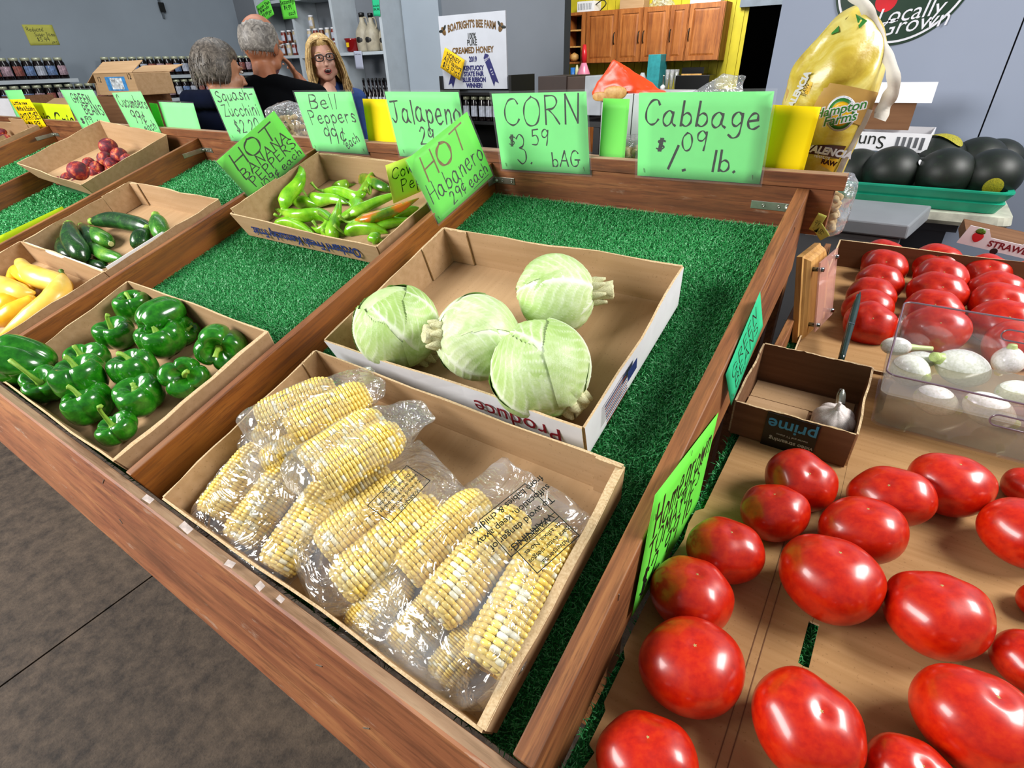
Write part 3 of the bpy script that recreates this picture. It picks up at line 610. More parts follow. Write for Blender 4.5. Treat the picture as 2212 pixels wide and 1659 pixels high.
HOTP = [ # pts, fat radius, label, material
 ([(612, 452, .03), (622, 425, .055), (645, 398, .075), (652, 375, .085), (647, 358, .09)], .024, 'tall hot pepper standing up against the left wall', 0),
 ([(604, 455, .02), (640, 465, .035), (690, 462, .03), (712, 480, .02), (690, 497, .01), (672, 490, .01)], .021, 'curled hot pepper with a long thin bent stem at the left', 0),
 ([(592, 490, .0), (625, 482, .012), (655, 492, .01), (690, 518, .0)], .022, 'pale hot pepper lying along the front left corner', 0),
 ([(700, 412, .03), (740, 415, .03), (775, 423, .03), (790, 400, .03), (806, 380, .03)], .018, 'long ribbed hot pepper reaching to the rear of the tray', 0),
 ([(725, 520, .0), (718, 495, .02), (728, 460, .03), (735, 428, .03)], .021, 'hot pepper pointing straight back in the middle of the tray', 0),
 ([(755, 465, .03), (790, 448, .035), (830, 430, .04), (890, 408, .045)], .018, 'dark green long hot pepper lying above the orange-streaked one', 0),
 ([(768, 478, .03), (810, 470, .035), (860, 450, .04), (905, 428, .045)], .019, 'hot pepper with a long orange streak', 1),
 ([(745, 505, .0), (775, 492, .012), (810, 493, .012), (838, 503, .0)], .026, 'fat smooth hot pepper at the front right', 0),
 ([(820, 520, .0), (806, 514, .01), (795, 520, .0)], .020, 'small hot pepper tip at the front right corner', 0),
 ([(672, 428, .01), (690, 432, .02), (720, 430, .02), (760, 440, .01)], .024, 'hot pepper half buried behind the curled one', 0),
 ([(775, 385, .0), (800, 392, .02), (830, 405, .02), (850, 412, .0)], .022, 'wrinkled dark hot pepper turning orange at the back', 1),
 ([(790, 500, .0), (830, 485, .01), (865, 480, .0), (890, 470, .0)], .02, 'slim hot pepper by the right wall', 0),
 ([(760, 430, .01), (775, 450, .02), (745, 470, .02), (720, 480, .01)], .023, 'stubby hot pepper in the middle of the heap', 0),
 ([(850, 470, .0), (880, 455, .01), (905, 448, .01)], .02, 'hot pepper under the orange-streaked one', 0),
 ([(640, 440, .0), (665, 436, .015), (690, 445, .01)], .024, 'short hot pepper behind the upright one', 0),
 ([(700, 500, .0), (712, 505, .0), (730, 512, .0)], .02, 'hot pepper mostly hidden at the front middle', 0),
 ([(800, 405, .02), (800, 385, .03), (812, 370, .04)], .017, 'small upright hot pepper at the back', 0),
 ([(755, 400, .0), (735, 400, .01), (715, 405, .0)], .018, 'small hot pepper at the rear left', 0)]
for i, (pts, fr, lb, mm) in enumerate(HOTP):
    long_thing('hot_pepper', lb, 'pepper', pts, [fr * .35, fr * .95, fr, fr * .9, fr * .8, fr * .62, fr * .4, fr * .08], m_hotr if mm else m_hot, HB, 'hot peppers in the printed tray', 20, hl(i), dict(l=.045 + .02 * (i % 3), r=[fr * .42, .0045, .0035, .0055], up=.8, c=.8))
ZB = -TB + .013
zl = lambda t, q: 1 + .025 * np.cos(5 * t)
ZU = [([(205, 478, .05), (245, 475, .05), (290, 484, .045), (330, 495, .04)], .031, 0, 'long dark zucchini lying across the back of the tray', m_zuc),
 ([(150, 488, .07), (155, 515, .065), (170, 540, .05), (182, 562, .03)], .034, 0, 'thick upright dark zucchini leaning on the left wall', m_zuc),
 ([(133, 520, .03), (140, 545, .025), (160, 558, .015)], .026, 1, 'dark zucchini mostly hidden at the left wall', m_zuc),
 ([(178, 490, .04), (195, 510, .04), (192, 535, .03)], .026, 0, 'dark zucchini behind the thick upright one', m_zuc),
 ([(195, 500, .02), (215, 515, .03), (240, 527, .02)], .033, 1, 'zucchini with a cream blossom end facing forward, centre', m_zucl),
 ([(338, 470, .06), (345, 492, .045), (352, 515, .03)], .030, 0, 'light green zucchini standing at the right with a pale cut top', m_zucl),
 ([(316, 500, .04), (305, 520, .03), (307, 540, .01)], .033, 1, 'stubby dark zucchini showing its round end at the right', m_zuc),
 ([(196, 530, .03), (225, 550, .02), (265, 560, .015)], .023, 0, 'small light zucchini with a yellow neck at the front', m_zucl),
 ([(190, 568, .0), (210, 573, .0), (228, 578, .0)], .020, 0, 'small dark zucchini low at the front', m_zuc)]
for i, (pts, fr, e, lb, mm) in enumerate(ZU):
    long_thing('zucchini', lb, 'zucchini', pts, [fr * .55, fr * .8, fr * .95, fr, fr, fr * .97, fr * .8, fr * .25], mm, ZB, 'zucchini in the white-rimmed tray', 22, zl, dict(l=.02, r=[fr * .6, fr * .42, fr * .4, fr * .45], up=0, c=0), m_sq if i == 7 else m_stem, .010 if e else None)
SQ = [([(45, 568, .05), (55, 582, .06), (85, 600, .05), (125, 612, .03), (148, 632, .02)], [.5, .62, .7, .95, 1.0, .95, .8, .2], .036, 'pale squash with a bulbous bottom lying at the back', m_sq, 0),
 ([(135, 595, .04), (132, 620, .05), (115, 650, .04), (60, 690, .03), (0, 725, .02)], [.25, .55, .8, .95, .9, .8, .5, .1], .038, 'crookneck squash with a green stem standing by the right wall', m_sq, 1),
 ([(20, 620, .04), (38, 588, .05), (60, 600, .05), (72, 625, .03)], [.4, .7, .9, 1, .9, .5, .2], .028, 'deep yellow curved squash behind the pale one', m_sqd, 0),
 ([(-30, 605, .05), (0, 615, .05), (40, 632, .05), (75, 632, .04)], [.5, .7, .9, 1, .95, .6, .15], .034, 'pale squash with a brown dot pointing right at the left edge', m_sq, 0),
 ([(-5, 655, .04), (15, 655, .04), (35, 665, .03)], [.7, .95, 1, .9, .3], .034, 'deep yellow squash with a pale scarred end at the left edge', m_sqd, 0),
 ([(80, 645, .03), (60, 655, .03), (25, 680, .02), (-10, 700, .01)], [.35, .6, .62, .8, 1, 1, .8, .3], .032, 'deep yellow crookneck squash low in the front of the tray', m_sqd, 0)]
for i, (pts, pr, fr, lb, mm, s_) in enumerate(SQ):
    long_thing('yellow_squash', lb, 'squash', pts, [fr * q for q in pr], mm, ZB, 'yellow squash in the plain tray', 22, None, dict(l=.03, r=[fr * .3, .007, .006, .008], up=.8, c=.3) if s_ else None, m_dstem)
# ---- peaches
def peach_me(seed):
    g = np.random.default_rng(seed); a = g.random()
    def fn(t, p):
        s = np.sin(p); c = np.cos(p); k = np.exp(-((np.mod(t + np.pi, 2 * np.pi) - np.pi) / .18) ** 2); rad = s * (1 - .06 * k) * (1 + .02 * np.cos(2 * t + a))
        return np.stack([rad * np.cos(t), rad * np.sin(t), .95 * c - .16 * np.exp(-(s / .22) ** 2) * (c > 0)], -1)
    return grid_mesh('skin', grid_sphere(fn, 32, 20))
PM = [peach_me(i) for i in range(3)]
PE = [(234, 317, 21, .07, 'largest mottled peach at the back corner of the tray'), (169, 369, 24, .085, 'big dark peach nearest the viewer'), (258, 336, 19, .05, 'dark peach beside the largest one'),
 (227, 344, 18, .05, 'plum-red peach behind the middle ones'), (274, 345, 15, .04, 'peach half hidden by the right wall of the tray'), (240, 354, 16, .04, 'peach in the centre of the heap'), (210, 361, 15, .04, 'orange-flushed peach in the second row'),
 (192, 352, 14, .04, 'rosy peach behind the big dark one'), (203, 372, 13, .03, 'small peach touching the big dark one'), (219, 374, 11, .02, 'orange peach low beside the right wall'), (145, 385, 14, .03, 'purple peach at the left of the big dark one'),
 (130, 391, 12, .02, 'small wrinkled peach at the front left'), (148, 396, 10, .01, 'peach with an orange patch at the front rim'), (165, 397, 12, .01, 'dull peach tucked at the front rim'), (196, 387, 11, .01, 'peach low at the front right rim'), (238, 366, 12, .02, 'orange peach pressed to the right wall')]
for i, (px, py, hw, z, lb) in enumerate(PE):
    P, R = rest(px, py, hw, 'T', -TB + .013 + z - .02, 1.0); g = np.random.default_rng(i)
    r = root('peach', lb, 'peach', tr(P) @ orient((g.normal() * .4, g.normal() * .4 - .3, 1), g.random() * 360) @ sc(R), 'peaches in the tilted tray')
    link('skin', PM[i % 3], m_peach, r)
PT = [(10, 300, 16), (25, 306, 12), (48, 296, 11), (60, 292, 10), (2, 285, 12)]
for i, (px, py, hw) in enumerate(PT):
    P, R = rest(px, py, hw, 'T', -TB + .05, .8); r = root('potato', 'brown potato in the far left tray, ' + ['foremost', 'second', 'under the flap', 'rearmost', 'at the picture edge'][i], 'potato', tr(P) @ orient((0, 0, 1), i * 50) @ sc(R * 1.2, R, R * .8), 'potatoes in the far left tray')
    link('skin', PM[0], m_potato, r)
# ================================================================ CABBAGES
def cab_mat():
    t = NT('cabbage_leaf'); a = t.nd('ShaderNodeVertexColor'); a.layer_name = 'vein'; v = t.co()
    n = t.noise(v, 3.0, 5, .6); base = t.ramp(n, [(.3, srgb('a9c873')), (.5, srgb('c3d996')), (.7, srgb('dcebc0'))])
    sep = t.nd('ShaderNodeSeparateColor', {0: a.outputs[0]}); col = t.mix(t.math('MULTIPLY', sep.outputs[0], .8), base, srgb('eef5e2'))
    col = t.mix(t.math('MULTIPLY', sep.outputs[1], .75), col, srgb('96bd58')); 
    sp = t.noise(v, 26, 3, .7); col = t.mix(t.math('MULTIPLY', t.ramp(sp, [(.70, (0, 0, 0, 1)), (.74, (1, 1, 1, 1))]), .55), col, srgb('7d7440'))
    t.set(Base_Color=col, Roughness=.42); t.bump(t.noise(v, 40, 4), .15, .004); return t.m
m_cab = cab_mat(); m_cabst = veg('cabbage_stump', [(.3, 'a9996a'), (.55, 'dcdcae'), (.75, 'eeeecb')], 60, .6, .4, 200)
def leaf_me(seed, az, pol, ext, off, wav=.012, pale=0.0):
    """one wrapper leaf: a patch of a slightly larger ball around direction (az,pol); midrib runs to the stump (-z)"""
    g = np.random.default_rng(seed); n = 64; a = np.linspace(-1, 1, n); Uu, Vv = np.meshgrid(a, a)   # Vv: -1 at the stump, +1 at the tip
    lat = -1.50 + (Vv + 1) * .5 * (ext + 1.5); wid = 1.35 * np.sin(np.clip((Vv + 1) / 2 * 2.75 + .22, 0, math.pi)) ** .55 + .10
    lon = az + Uu * wid * (1.0) / np.maximum(np.cos(lat) * .9 + .12, .35) * .92; lon = np.clip(lon, az - 2.6, az + 2.6)
    rr_ = np.hypot(Uu, Vv * .98); lift = off + .012 * rr_ ** 4 + wav * np.sin(11 * Uu + 3 * Vv + g.random() * 6) * rr_ ** 6
    # veins
    mid = np.exp(-(Uu / (.035 + .045 * (1 - (Vv + 1) / 2))) ** 2); sv = np.abs(Uu); 
    ph_ = (Vv + 1) * 5.2 - sv * 3.6 - .8 * sv ** 2 + .25 * np.sin(9 * Uu + seed); side = np.exp(-((np.mod(ph_, 1) - .5) / .10) ** 2) * (sv > .02) * np.clip(1.15 - sv, 0, 1)
    ph2 = (Vv + 1) * 4 + sv * 15 + .5 * np.sin(5 * Vv + seed); s2 = np.exp(-((np.mod(ph2, 1) - .5) / .12) ** 2) * .35
    R = 1 + lift + .022 * mid + .011 * side + .005 * s2 + .018 * np.sin(3 * lon + seed) * np.cos(2.5 * lat)
    P = np.stack([R * np.cos(lat) * np.cos(lon), R * np.cos(lat) * np.sin(lon), R * .94 * np.sin(lat)], -1)
    vs = P.reshape(-1, 3); fs = []
    keep = (np.hypot(Uu, Vv) + .05 * np.sin(7 * np.arctan2(Vv, Uu) + seed)) < 1.06
    for j in range(n - 1):
        for i in range(n - 1):
            if keep[j, i] or keep[j + 1, i + 1]: q = j * n + i; fs.append((q, q + 1, q + n + 1, q + n))
    me = mesh('leaf', vs, fs, True); c = me.color_attributes.new('vein', 'FLOAT_COLOR', 'POINT')
    ve = np.clip(mid * 1.0 + side * .75 + s2 * .8, 0, 1); gr = np.clip((Vv + .5) * .55 + .25 * np.sin(3 * lon + seed) - pale, 0, 1) * (1 - ve)
    C_ = np.stack([ve + pale * .35, gr, 0 * ve, 0 * ve + 1], -1).reshape(-1, 4).clip(0, 1); c.data.foreach_set('color', C_.ravel()); return me
def core_me():
    me = grid_mesh('head', grid_sphere(lambda t, p: np.stack([np.sin(p) * np.cos(t), np.sin(p) * np.sin(t), .94 * np.cos(p)], -1) * .985, 40, 24))
    c = me.color_attributes.new('vein', 'FLOAT_COLOR', 'POINT'); c.data.foreach_set('color', [.2, .2, 0, 1] * len(me.vertices)); return me
def cabbage(px, py, hw, hh, st_dir, spin, label, seed, pale=0., stump=.3):
    P, R = rest(px, py, (hw * hh) ** .5, 'T', -TB + .012, .97); R *= .945; up = -camdir(*st_dir)
    r = root('cabbage', label, 'cabbage', tr(P + V * .024 + N * .004) @ orient(up, spin) @ sc(R, R, R * 1.02), 'green cabbages in the white tray')
    link('head', core_me(), m_cab, r)
    for k in range(5): link('leaf', leaf_me(seed * 7 + k, k * 2.45, 0, (1.15, .8, 1.3, .6, 1.05)[k], .006 + .009 * k, pale=pale), m_cab, r)
    g = np.random.default_rng(seed); b = MB(); b.lathe([(.30, -.9), (.25, -1.0), (.20, -1.02 - stump * .5), (.215, -1.0 - stump), (.19, -1.01 - stump), (.001, -1.0 - stump)][::-1], 14)
    b.v = [(x * (1 + .12 * g.normal()), y * (1 + .12 * g.normal()), z + .012 * g.normal()) for x, y, z in b.v]; link('stump', b.me('stump', True), m_cabst, r)
    for k in range(7):
        t = k * .9 + g.random() * .4; s = sweep('cut_leaf_base', [(.24 * math.cos(t), .24 * math.sin(t), -.93), (.27 * math.cos(t), .27 * math.sin(t), -1.03), (.30 * math.cos(t + .1), .30 * math.sin(t + .1), -1.08 - stump * .45)], [.09, .07, .02], 8, 3, lob=lambda q, w: 1 + .5 * np.abs(np.cos(q)))
        link('cut_leaf_base', s, m_cabst, r)
cabbage(842, 726, 100, 96, (.55, -.55, -.5), 10, 'leftmost cabbage, smooth yellow-green, no stump showing', 1)
cabbage(1018, 750, 92, 102, (-.86, .03, .38), 150, 'paler cabbage with its cut stump pointing left', 2, .35, .28)
cabbage(1188, 658, 90, 92, (.88, .06, .22), 200, 'rear cabbage with a long rough stump pointing right', 3, .1, .42)
cabbage(1153, 822, 117, 112, (.70, -.68, .12), 60, 'largest cabbage in front with a scratched top', 4, .0, .15)
# ================================================================ CORN
m_k1 = veg('yellow_kernel', [(.3, 'efcd58'), (.6, 'f6dc80'), (.8, 'faeaa8')], 25, .3, coat=.3)
m_k2 = veg('white_kernel', [(.3, 'ece4bf'), (.7, 'faf6e0')], 25, .3, coat=.3)
m_cob = veg('cob_end', [(.3, 'c9a552'), (.7, 'e6cf86')], 60, .8)
def cob_me(seed, L=.2, R=.0245, rows=16):
    """kernels in rows round a cob along +x; blunt butt at x=0, rounded tip at x=L"""
    g = np.random.default_rng(seed); kl = .0080; n = int(L / kl); base = []; fc = []
    # one kernel: low dome (unit)
    ring = [(math.cos(q) ** 1 , math.sin(q)) for q in np.linspace(0, 6.283, 8, endpoint=False)]
    def sq(c): return math.copysign(abs(c) ** .7, c)
    kv = [(sq(a), sq(b), -.6) for a, b in ring] + [(sq(a) * .97, sq(b) * .97, .2) for a, b in ring] + [(sq(a) * .62, sq(b) * .62, .78) for a, b in ring] + [(0, 0, .93)]
    kf = [(i, (i + 1) % 8, 8 + (i + 1) % 8, 8 + i) for i in range(8)] + [(8 + i, 8 + (i + 1) % 8, 16 + (i + 1) % 8, 16 + i) for i in range(8)] + [(16 + i, 16 + (i + 1) % 8, 24) for i in range(8)]
    kv = np.array(kv); vs = []; fs = []; mi = []; drift = g.normal(0, .02, rows).cumsum()
    for k in range(rows):
        th0 = 2 * math.pi * k / rows
        for i in range(n):
            x = (i + .5 + .5 * (k % 2) * .0 + drift[k]) * kl; q = x / L
            if q < .0 or q > .995: continue
            rad = R * (.70 + .30 * math.sin(min(q * 11, 1.57))) * (1 if q < .72 else math.sqrt(max(.02, 1 - ((q - .72) / .285) ** 2)))
            if rad < R * .30: continue
            th = th0 + .05 * math.sin(q * 5 + seed) + g.normal(0, .012); rn = R * .90
            w = rad * math.sin(math.pi / rows) * 1.10; d = .0046 * (.9 + .2 * g.random()) 
            P = kv * np.array([kl * .56, w, d]); 
            # slope near the tip
            sl = 0 if q < .72 else ((q - .72) / .285) * .9
            X = x + P[:, 0] * math.cos(sl) + P[:, 2] * math.sin(sl); Rr = rad - .0020 + P[:, 2] * math.cos(sl) - P[:, 0] * math.sin(sl)
            Y = Rr * math.cos(th) - P[:, 1] * math.sin(th); Z = Rr * math.sin(th) + P[:, 1] * math.cos(th); b = len(vs)
            vs += np.stack([X, Y, Z], 1).tolist(); fs += [tuple(t + b for t in f) for f in kf]; m_ = 1 if g.random() < .16 else 0; mi += [m_] * len(kf)
    return mesh('kernels', vs, fs, True, mi)
CM = [cob_me(s, .205, .0375, 16) for s in (1, 2, 3)]
cc = MB(); cc.cyl((.004, 0, 0), (.145, 0, 0), .0325, .0325, 18); CC = cc.me('cob_core')
for m_ in CM: m_.materials.append(m_k1); m_.materials.append(m_k2)
CC.materials.append(m_cob)
protos = []
ncob = 0
def cob(a, b, za, zb_, label, scl=1.0):
    """butt at pixel a, tip at pixel b (lying za / zb above the tray floor)"""
    global ncob; A = onT(*a, -TB + .013 + za); B = onT(*b, -TB + .013 + zb_); d = B - A; L = np.linalg.norm(d); d /= L
    M = frame(A, d, np.cross(N, d)); s = L / .205; M = M @ sc(s, (s * .4 + .6) * scl, (s * .4 + .6) * scl) @ rot('X', ncob * 37)
    r = root('corn_cob', label, 'corn cob', M, 'bicolour corn cobs in plastic bags'); link('kernels', CM[ncob % 3], None, r)['kind'] = 'stuff'; link('cob_core', CC, None, r); ncob += 1
    return A, B, .0400 * (s * .4 + .6) * scl
def clearmat(name, tint=(1, 1, 1, 1), haze=.05, gloss=.05, rough=.07, bump=None, hazecol=(.9, .93, .97, 1), edge=.55, hz=None):
    """thin clear sheet: see-through, mirror-like at grazing angles, with a little haze"""
    t = NT(name); v = t.co(); tp = t.nd('ShaderNodeBsdfTransparent', {0: tint}); g = t.nd('ShaderNodeBsdfGlossy', {'Color': (1, 1, 1, 1), 'Roughness': rough}); d = t.nd('ShaderNodeBsdfDiffuse', {0: hazecol})
    lw = t.nd('ShaderNodeLayerWeight', {'Blend': .3})
    if bump:
        h = 0
        for sc_, k, ds in bump: h = t.math('ADD', h, t.math('MULTIPLY', t.math('ABSOLUTE', t.math('SUBTRACT', t.noise(v, sc_, 3, .55, ds), .5)), k))
        b = t.nd('ShaderNodeBump', {'Height': h, 'Strength': 1.0, 'Distance': .012})
        for n in (g, lw): t.l.new(b.outputs[0], n.inputs['Normal'])
    hf = haze if hz is None else t.ramp(t.noise(v, hz, 4, .6, 1), [(.4, (haze * .4,) * 3 + (1,)), (.72, (haze * 2.2,) * 3 + (1,))])
    m1 = t.nd('ShaderNodeMixShader', {0: hf}); t.l.new(tp.outputs[0], m1.inputs[1]); t.l.new(d.outputs[0], m1.inputs[2])
    f = t.math('MINIMUM', t.math('ADD', t.math('MULTIPLY', lw.outputs['Facing'], edge), gloss), 1.0); f = t.math('MULTIPLY', f, 1.0)
    m2 = t.nd('ShaderNodeMixShader', {0: f}); t.l.new(m1.outputs[0], m2.inputs[1]); t.l.new(g.outputs[0], m2.inputs[2]); t.l.new(m2.outputs[0], t.o.inputs['Surface']); return t.m
m_film = clearmat('clear_poly_film', (.97, .98, .99, 1), .07, .05, .09, [(7, 2.6, 2.2), (19, .35, 1.2)], hz=12)
from mathutils import noise as mn
def bag(name, label, cat, pts, tails, seed, M=None, m=m_film, group=None, amp=.0035, print_=None, sub=4, top=None):
    """film stretched over points (hull), with crimped ends and creases"""
    b = bmesh.new(); g = np.random.default_rng(seed)
    for p, r_ in pts:
        for k in range(26):
            z = 1 - 2 * (k + .5) / 26; t = k * 2.39996; s = math.sqrt(1 - z * z); b.verts.new(tuple(np.array(p) + r_ * np.array([s * math.cos(t), s * math.sin(t), z])))
    for p in tails: b.verts.new(tuple(p))
    bmesh.ops.convex_hull(b, input=b.verts[:]); bmesh.ops.delete(b, geom=[v for v in b.verts if not v.link_faces], context='VERTS')
    for _ in range(sub):
        le = [e for e in b.edges if e.calc_length() > .0085]
        if not le: break
        bmesh.ops.subdivide_edges(b, edges=le, cuts=1, use_grid_fill=True); bmesh.ops.triangulate(b, faces=[f for f in b.faces if len(f.verts) > 4])
    bmesh.ops.smooth_vert(b, verts=b.verts[:], factor=.4, use_axis_x=True, use_axis_y=True, use_axis_z=True); b.normal_update()
    c0 = sum((np.array(v.co) for v in b.verts), np.zeros(3)) / len(b.verts); nv = {}
    for v in b.verts:
        q = v.co * 24 + Vector((seed * 3.1, 0, 0)); w = abs(mn.noise(q)) * 2.8 - .5 + .35 * abs(mn.noise(q * 2.6)); nv[v] = v.co - v.normal * amp * (.2 + max(w, -.6))
    for v, c in nv.items(): v.co = c
    me = bpy.data.meshes.new('film'); bmesh.ops.recalc_face_normals(b, faces=b.faces[:]); b.to_mesh(me); b.free(); me.polygons.foreach_set('use_smooth', [True] * len(me.polygons))
    r = root(name, label, cat, tr(c0), group); link('film', me, m, r, M=Matrix()); return r
def corn_bag(label, cobs, seed, t0=.035, t1=.06, drop0=0, drop1=.0, cdesc='', amp=.0035):
    """cobs = [(butt px, tip px, za, zb)]"""
    pts = []; As = []; Bs = []
    for i, (a, b, za, zb_) in enumerate(cobs):
        A, B, r_ = cob(a, b, za, zb_, 'corn cob ' + (['nearest the front board in ', 'second one in ', 'third one in ', 'fourth one in '][i]) + cdesc); As.append(A); Bs.append(B)
        d = (B - A) / np.linalg.norm(B - A)
        for q in (.0, .33, .66, 1): pts.append((A * (1 - q) + B * q + d * (-.003 if q == 0 else -.012 if q == 1 else 0), r_ * (1.06 if q < .9 else .75)))
    A = sum(As) / len(As); B = sum(Bs) / len(Bs); d = (B - A) / np.linalg.norm(B - A); s = np.cross(N, d); w = max(.03, .5 * np.linalg.norm(As[0] - As[-1]) + .02)
    tails = []
    for (c, e, t, dr) in ((A, -1, t0, drop0), (B, 1, t1, drop1)):
        for k in (-1, -.4, .3, 1): tails.append(c + d * e * (t + .012 * math.sin(seed + k * 5)) + s * w * k * .85 + N * (-.004 + dr + .004 * math.sin(k * 7 + seed)))
    return bag('plastic_bag', label, 'bag', pts, tails, seed, group='clear bags of corn cobs', amp=amp)
corn_bag('clear bag of three corn cobs at the front left corner of the tray', [((592, 1232), (735, 1030), .025, .045), ((512, 1172), (640, 1000), .022, .04), ((455, 1118), (575, 960), .02, .035)], 11, .03, .02, cdesc='the bag at the front left corner')
corn_bag('clear bag of corn lying beneath the two front right bags', [((770, 1370), (880, 1240), .012, .02)], 12, .02, .03, cdesc='the bag under the front right ones')
corn_bag('cloudy tightly wrapped corn bag at the bottom corner against the front board', [((860, 1410), (960, 1290), .01, .012), ((950, 1475), (1050, 1350), .01, .012)], 13, .05, .03, cdesc='the cloudy bag at the bottom corner', amp=.005)
corn_bag('clear bag of corn with a printed warning panel, left of the largest bag', [((735, 1270), (955, 1085), .045, .055), ((700, 1190), (905, 1030), .035, .045), ((690, 1130), (850, 1020), .02, .03)], 14, .05, .05, cdesc='the middle bag with a warning panel')
corn_bag('largest clear bag of corn, with printed warning text, at the right wall', [((1045, 1445), (1215, 1140), .05, .05), ((935, 1330), (1130, 1105), .055, .055), ((875, 1240), (1050, 1070), .045, .05)], 15, .075, .055, cdesc='the largest bag at the right wall')
corn_bag('clear bag of corn half covered by the upper right bag, at the left wall', [((575, 1005), (720, 930), .055, .06), ((560, 960), (700, 880), .05, .06)], 16, .02, .03, cdesc='the bag at the left wall')
corn_bag('upper left clear bag of corn beside the back corner of the tray', [((625, 935), (800, 845), .1, .09), ((560, 910), (730, 835), .095, .085)], 17, .03, .05, cdesc='the topmost left bag')
corn_bag('top clear bag of corn with a wide empty end pointing right', [((690, 1040), (870, 930), .105, .095), ((660, 1010), (830, 900), .10, .09)], 18, .03, .06, cdesc='the top bag with the wide empty end')
# printing on the film (flat strips just above the bags)
def warn(c, e, nrm_lift, w, h, ang, lines, hand):
    P = onT(*c, -TB + nrm_lift); Q = onT(*e, -TB + nrm_lift); d = Q - P; d /= np.linalg.norm(d); r = [o for o in COL.objects if o.get('label', '').startswith(hand)][0]
    M = frame(P, d, np.cross(N, d)) @ tr(0, 0, 0); R_ = WM(r).inverted()
    fr_ = MB(); lw = .0012
    for (x0, x1, y0, y1) in ((-w / 2, w / 2, h / 2 - lw, h / 2), (-w / 2, w / 2, -h / 2, -h / 2 + lw), (-w / 2, -w / 2 + lw, -h / 2, h / 2), (w / 2 - lw, w / 2, -h / 2, h / 2)): fr_.box(x0, x1, y0, y1, 0, .0003)
    link('printed_frame', fr_.me('printed_frame'), black_ink, r, rel=R_ @ M)
    n = len(lines)
    for i, s in enumerate(lines): text('printed_text', s, h / n * .8, black_ink, r, R_ @ M @ tr(0, h / 2 - (i + .5) * h / n, .0002), sp=.95)
warn((1120, 1120), (1010, 1210), .118, .085, .075, 0, ['WARNING:', 'To avoid danger of', 'suffocation, keep away', 'from babies & children.'], 'largest clear bag')
warn((1180, 1170), (1075, 1262), .113, .075, .05, 0, ['Advertencia:', 'para evitar riesgos', 'de asfixia. No es', 'un juguete'], 'largest clear bag')
warn((862, 1065), (790, 1140), .112, .085, .055, 0, ['WARNING:', 'To avoid suffocation', 'keep away from babies', 'Do not use in cribs,', 'carriages'], 'clear bag of corn with a printed')
# ================================================================ ONION BIN (clear, with water)
m_glass = clearmat('clear_acrylic', (.96, .94, .97, 1), .02, .03, .03, edge=.4, hazecol=(.85, .8, .85, 1))
m_water = clearmat('cloudy_water', (.86, .84, .74, 1), .30, .03, .02, edge=.3, hazecol=srgb('a8a48c'))
BX0, BX1, BY0, BY1 = .265, .80, .958, 1.172
bn = root('clear_bin', 'clear acrylic bin with handle slots, half full of water and white onions', 'bin', MR @ tr((BX0 + BX1) / 2, (BY0 + BY1) / 2, .007))
bx, by = (BX1 - BX0) / 2, (BY1 - BY0) / 2; HF, HB_ = .125, .195
def roundrect(w, d, r, n=5, z=0):
    o = []
    for cx, cy, a0 in ((w - r, d - r, 0), (-w + r, d - r, 90), (-w + r, -d + r, 180), (w - r, -d + r, 270)):
        for k in range(n + 1): a = math.radians(a0 + 90 * k / n); o.append((cx + r * math.cos(a), cy + r * math.sin(a), z))
    return o
def rim_h(x, y):  # side walls sweep down from the tall back to the low front
    q = (y + by) / (2 * by); return HF + (HB_ - HF) * (3 * min(1, max(0, q * 1.3 - .1)) ** 2 - 2 * min(1, max(0, q * 1.3 - .1)) ** 3)
def bin_shell(w, d, r, t):
    o = roundrect(w, d, r); i_ = roundrect(w - t, d - t, r - t); n = len(o); vs = [(x * .97, y * .97, 0) for x, y, _ in o] + [(x, y, rim_h(x, y)) for x, y, _ in o] + [(x, y, rim_h(x, y)) for x, y, _ in i_] + [(x * .97, y * .97, t) for x, y, _ in i_]
    fs = []
    for k in range(3): fs += [(k * n + a, k * n + (a + 1) % n, k * n + n + (a + 1) % n, k * n + n + a) for a in range(n)]
    fs += [tuple(range(n - 1, -1, -1)), tuple(range(3 * n, 4 * n))]; return mesh('bin_wall', vs, fs, False)
link('bin_wall', bin_shell(bx, by, .02, .003), m_glass, bn)
m_rim = plain('plum_clear_edge', '6e5a66', .1, var=.1, spec=1)
rp = [(x, y, rim_h(x, y)) for x, y, _ in roundrect(bx - .0015, by - .0015, .0185)]; link('rim_edge', sweep('rim_edge', rp + rp[:1], [.0019, .0019], 6, interp=False), m_rim, bn)
for nm, yy, zz, ww in (('front_handle_slot', -by - .0015, .082, .075), ('back_handle_slot', by - .004, .16, .075)):
    ring_ = [(ww + .012 * math.cos(math.radians(a)), .012 * math.sin(math.radians(a))) for a in range(-90, 91, 15)] + [(-ww + .012 * math.cos(math.radians(a)), .012 * math.sin(math.radians(a))) for a in range(90, 271, 15)]
    link(nm, sweep(nm, [(x, yy, z + zz) for x, z in ring_ + ring_[:1]], [.0016, .0016], 6, interp=False), m_rim, bn)
o_ = roundrect(bx - .004, by - .004, .017); zl_ = .078; n_ = len(o_)
wm = mesh('water', [(x * .97, y * .97, .0045) for x, y, _ in o_] + [(x, y, zl_) for x, y, _ in o_], [(a, (a + 1) % n_, n_ + (a + 1) % n_, n_ + a) for a in range(n_)] + [tuple(range(n_ - 1, -1, -1)), tuple(range(n_, 2 * n_))]); link('water', wm, m_water, bn)
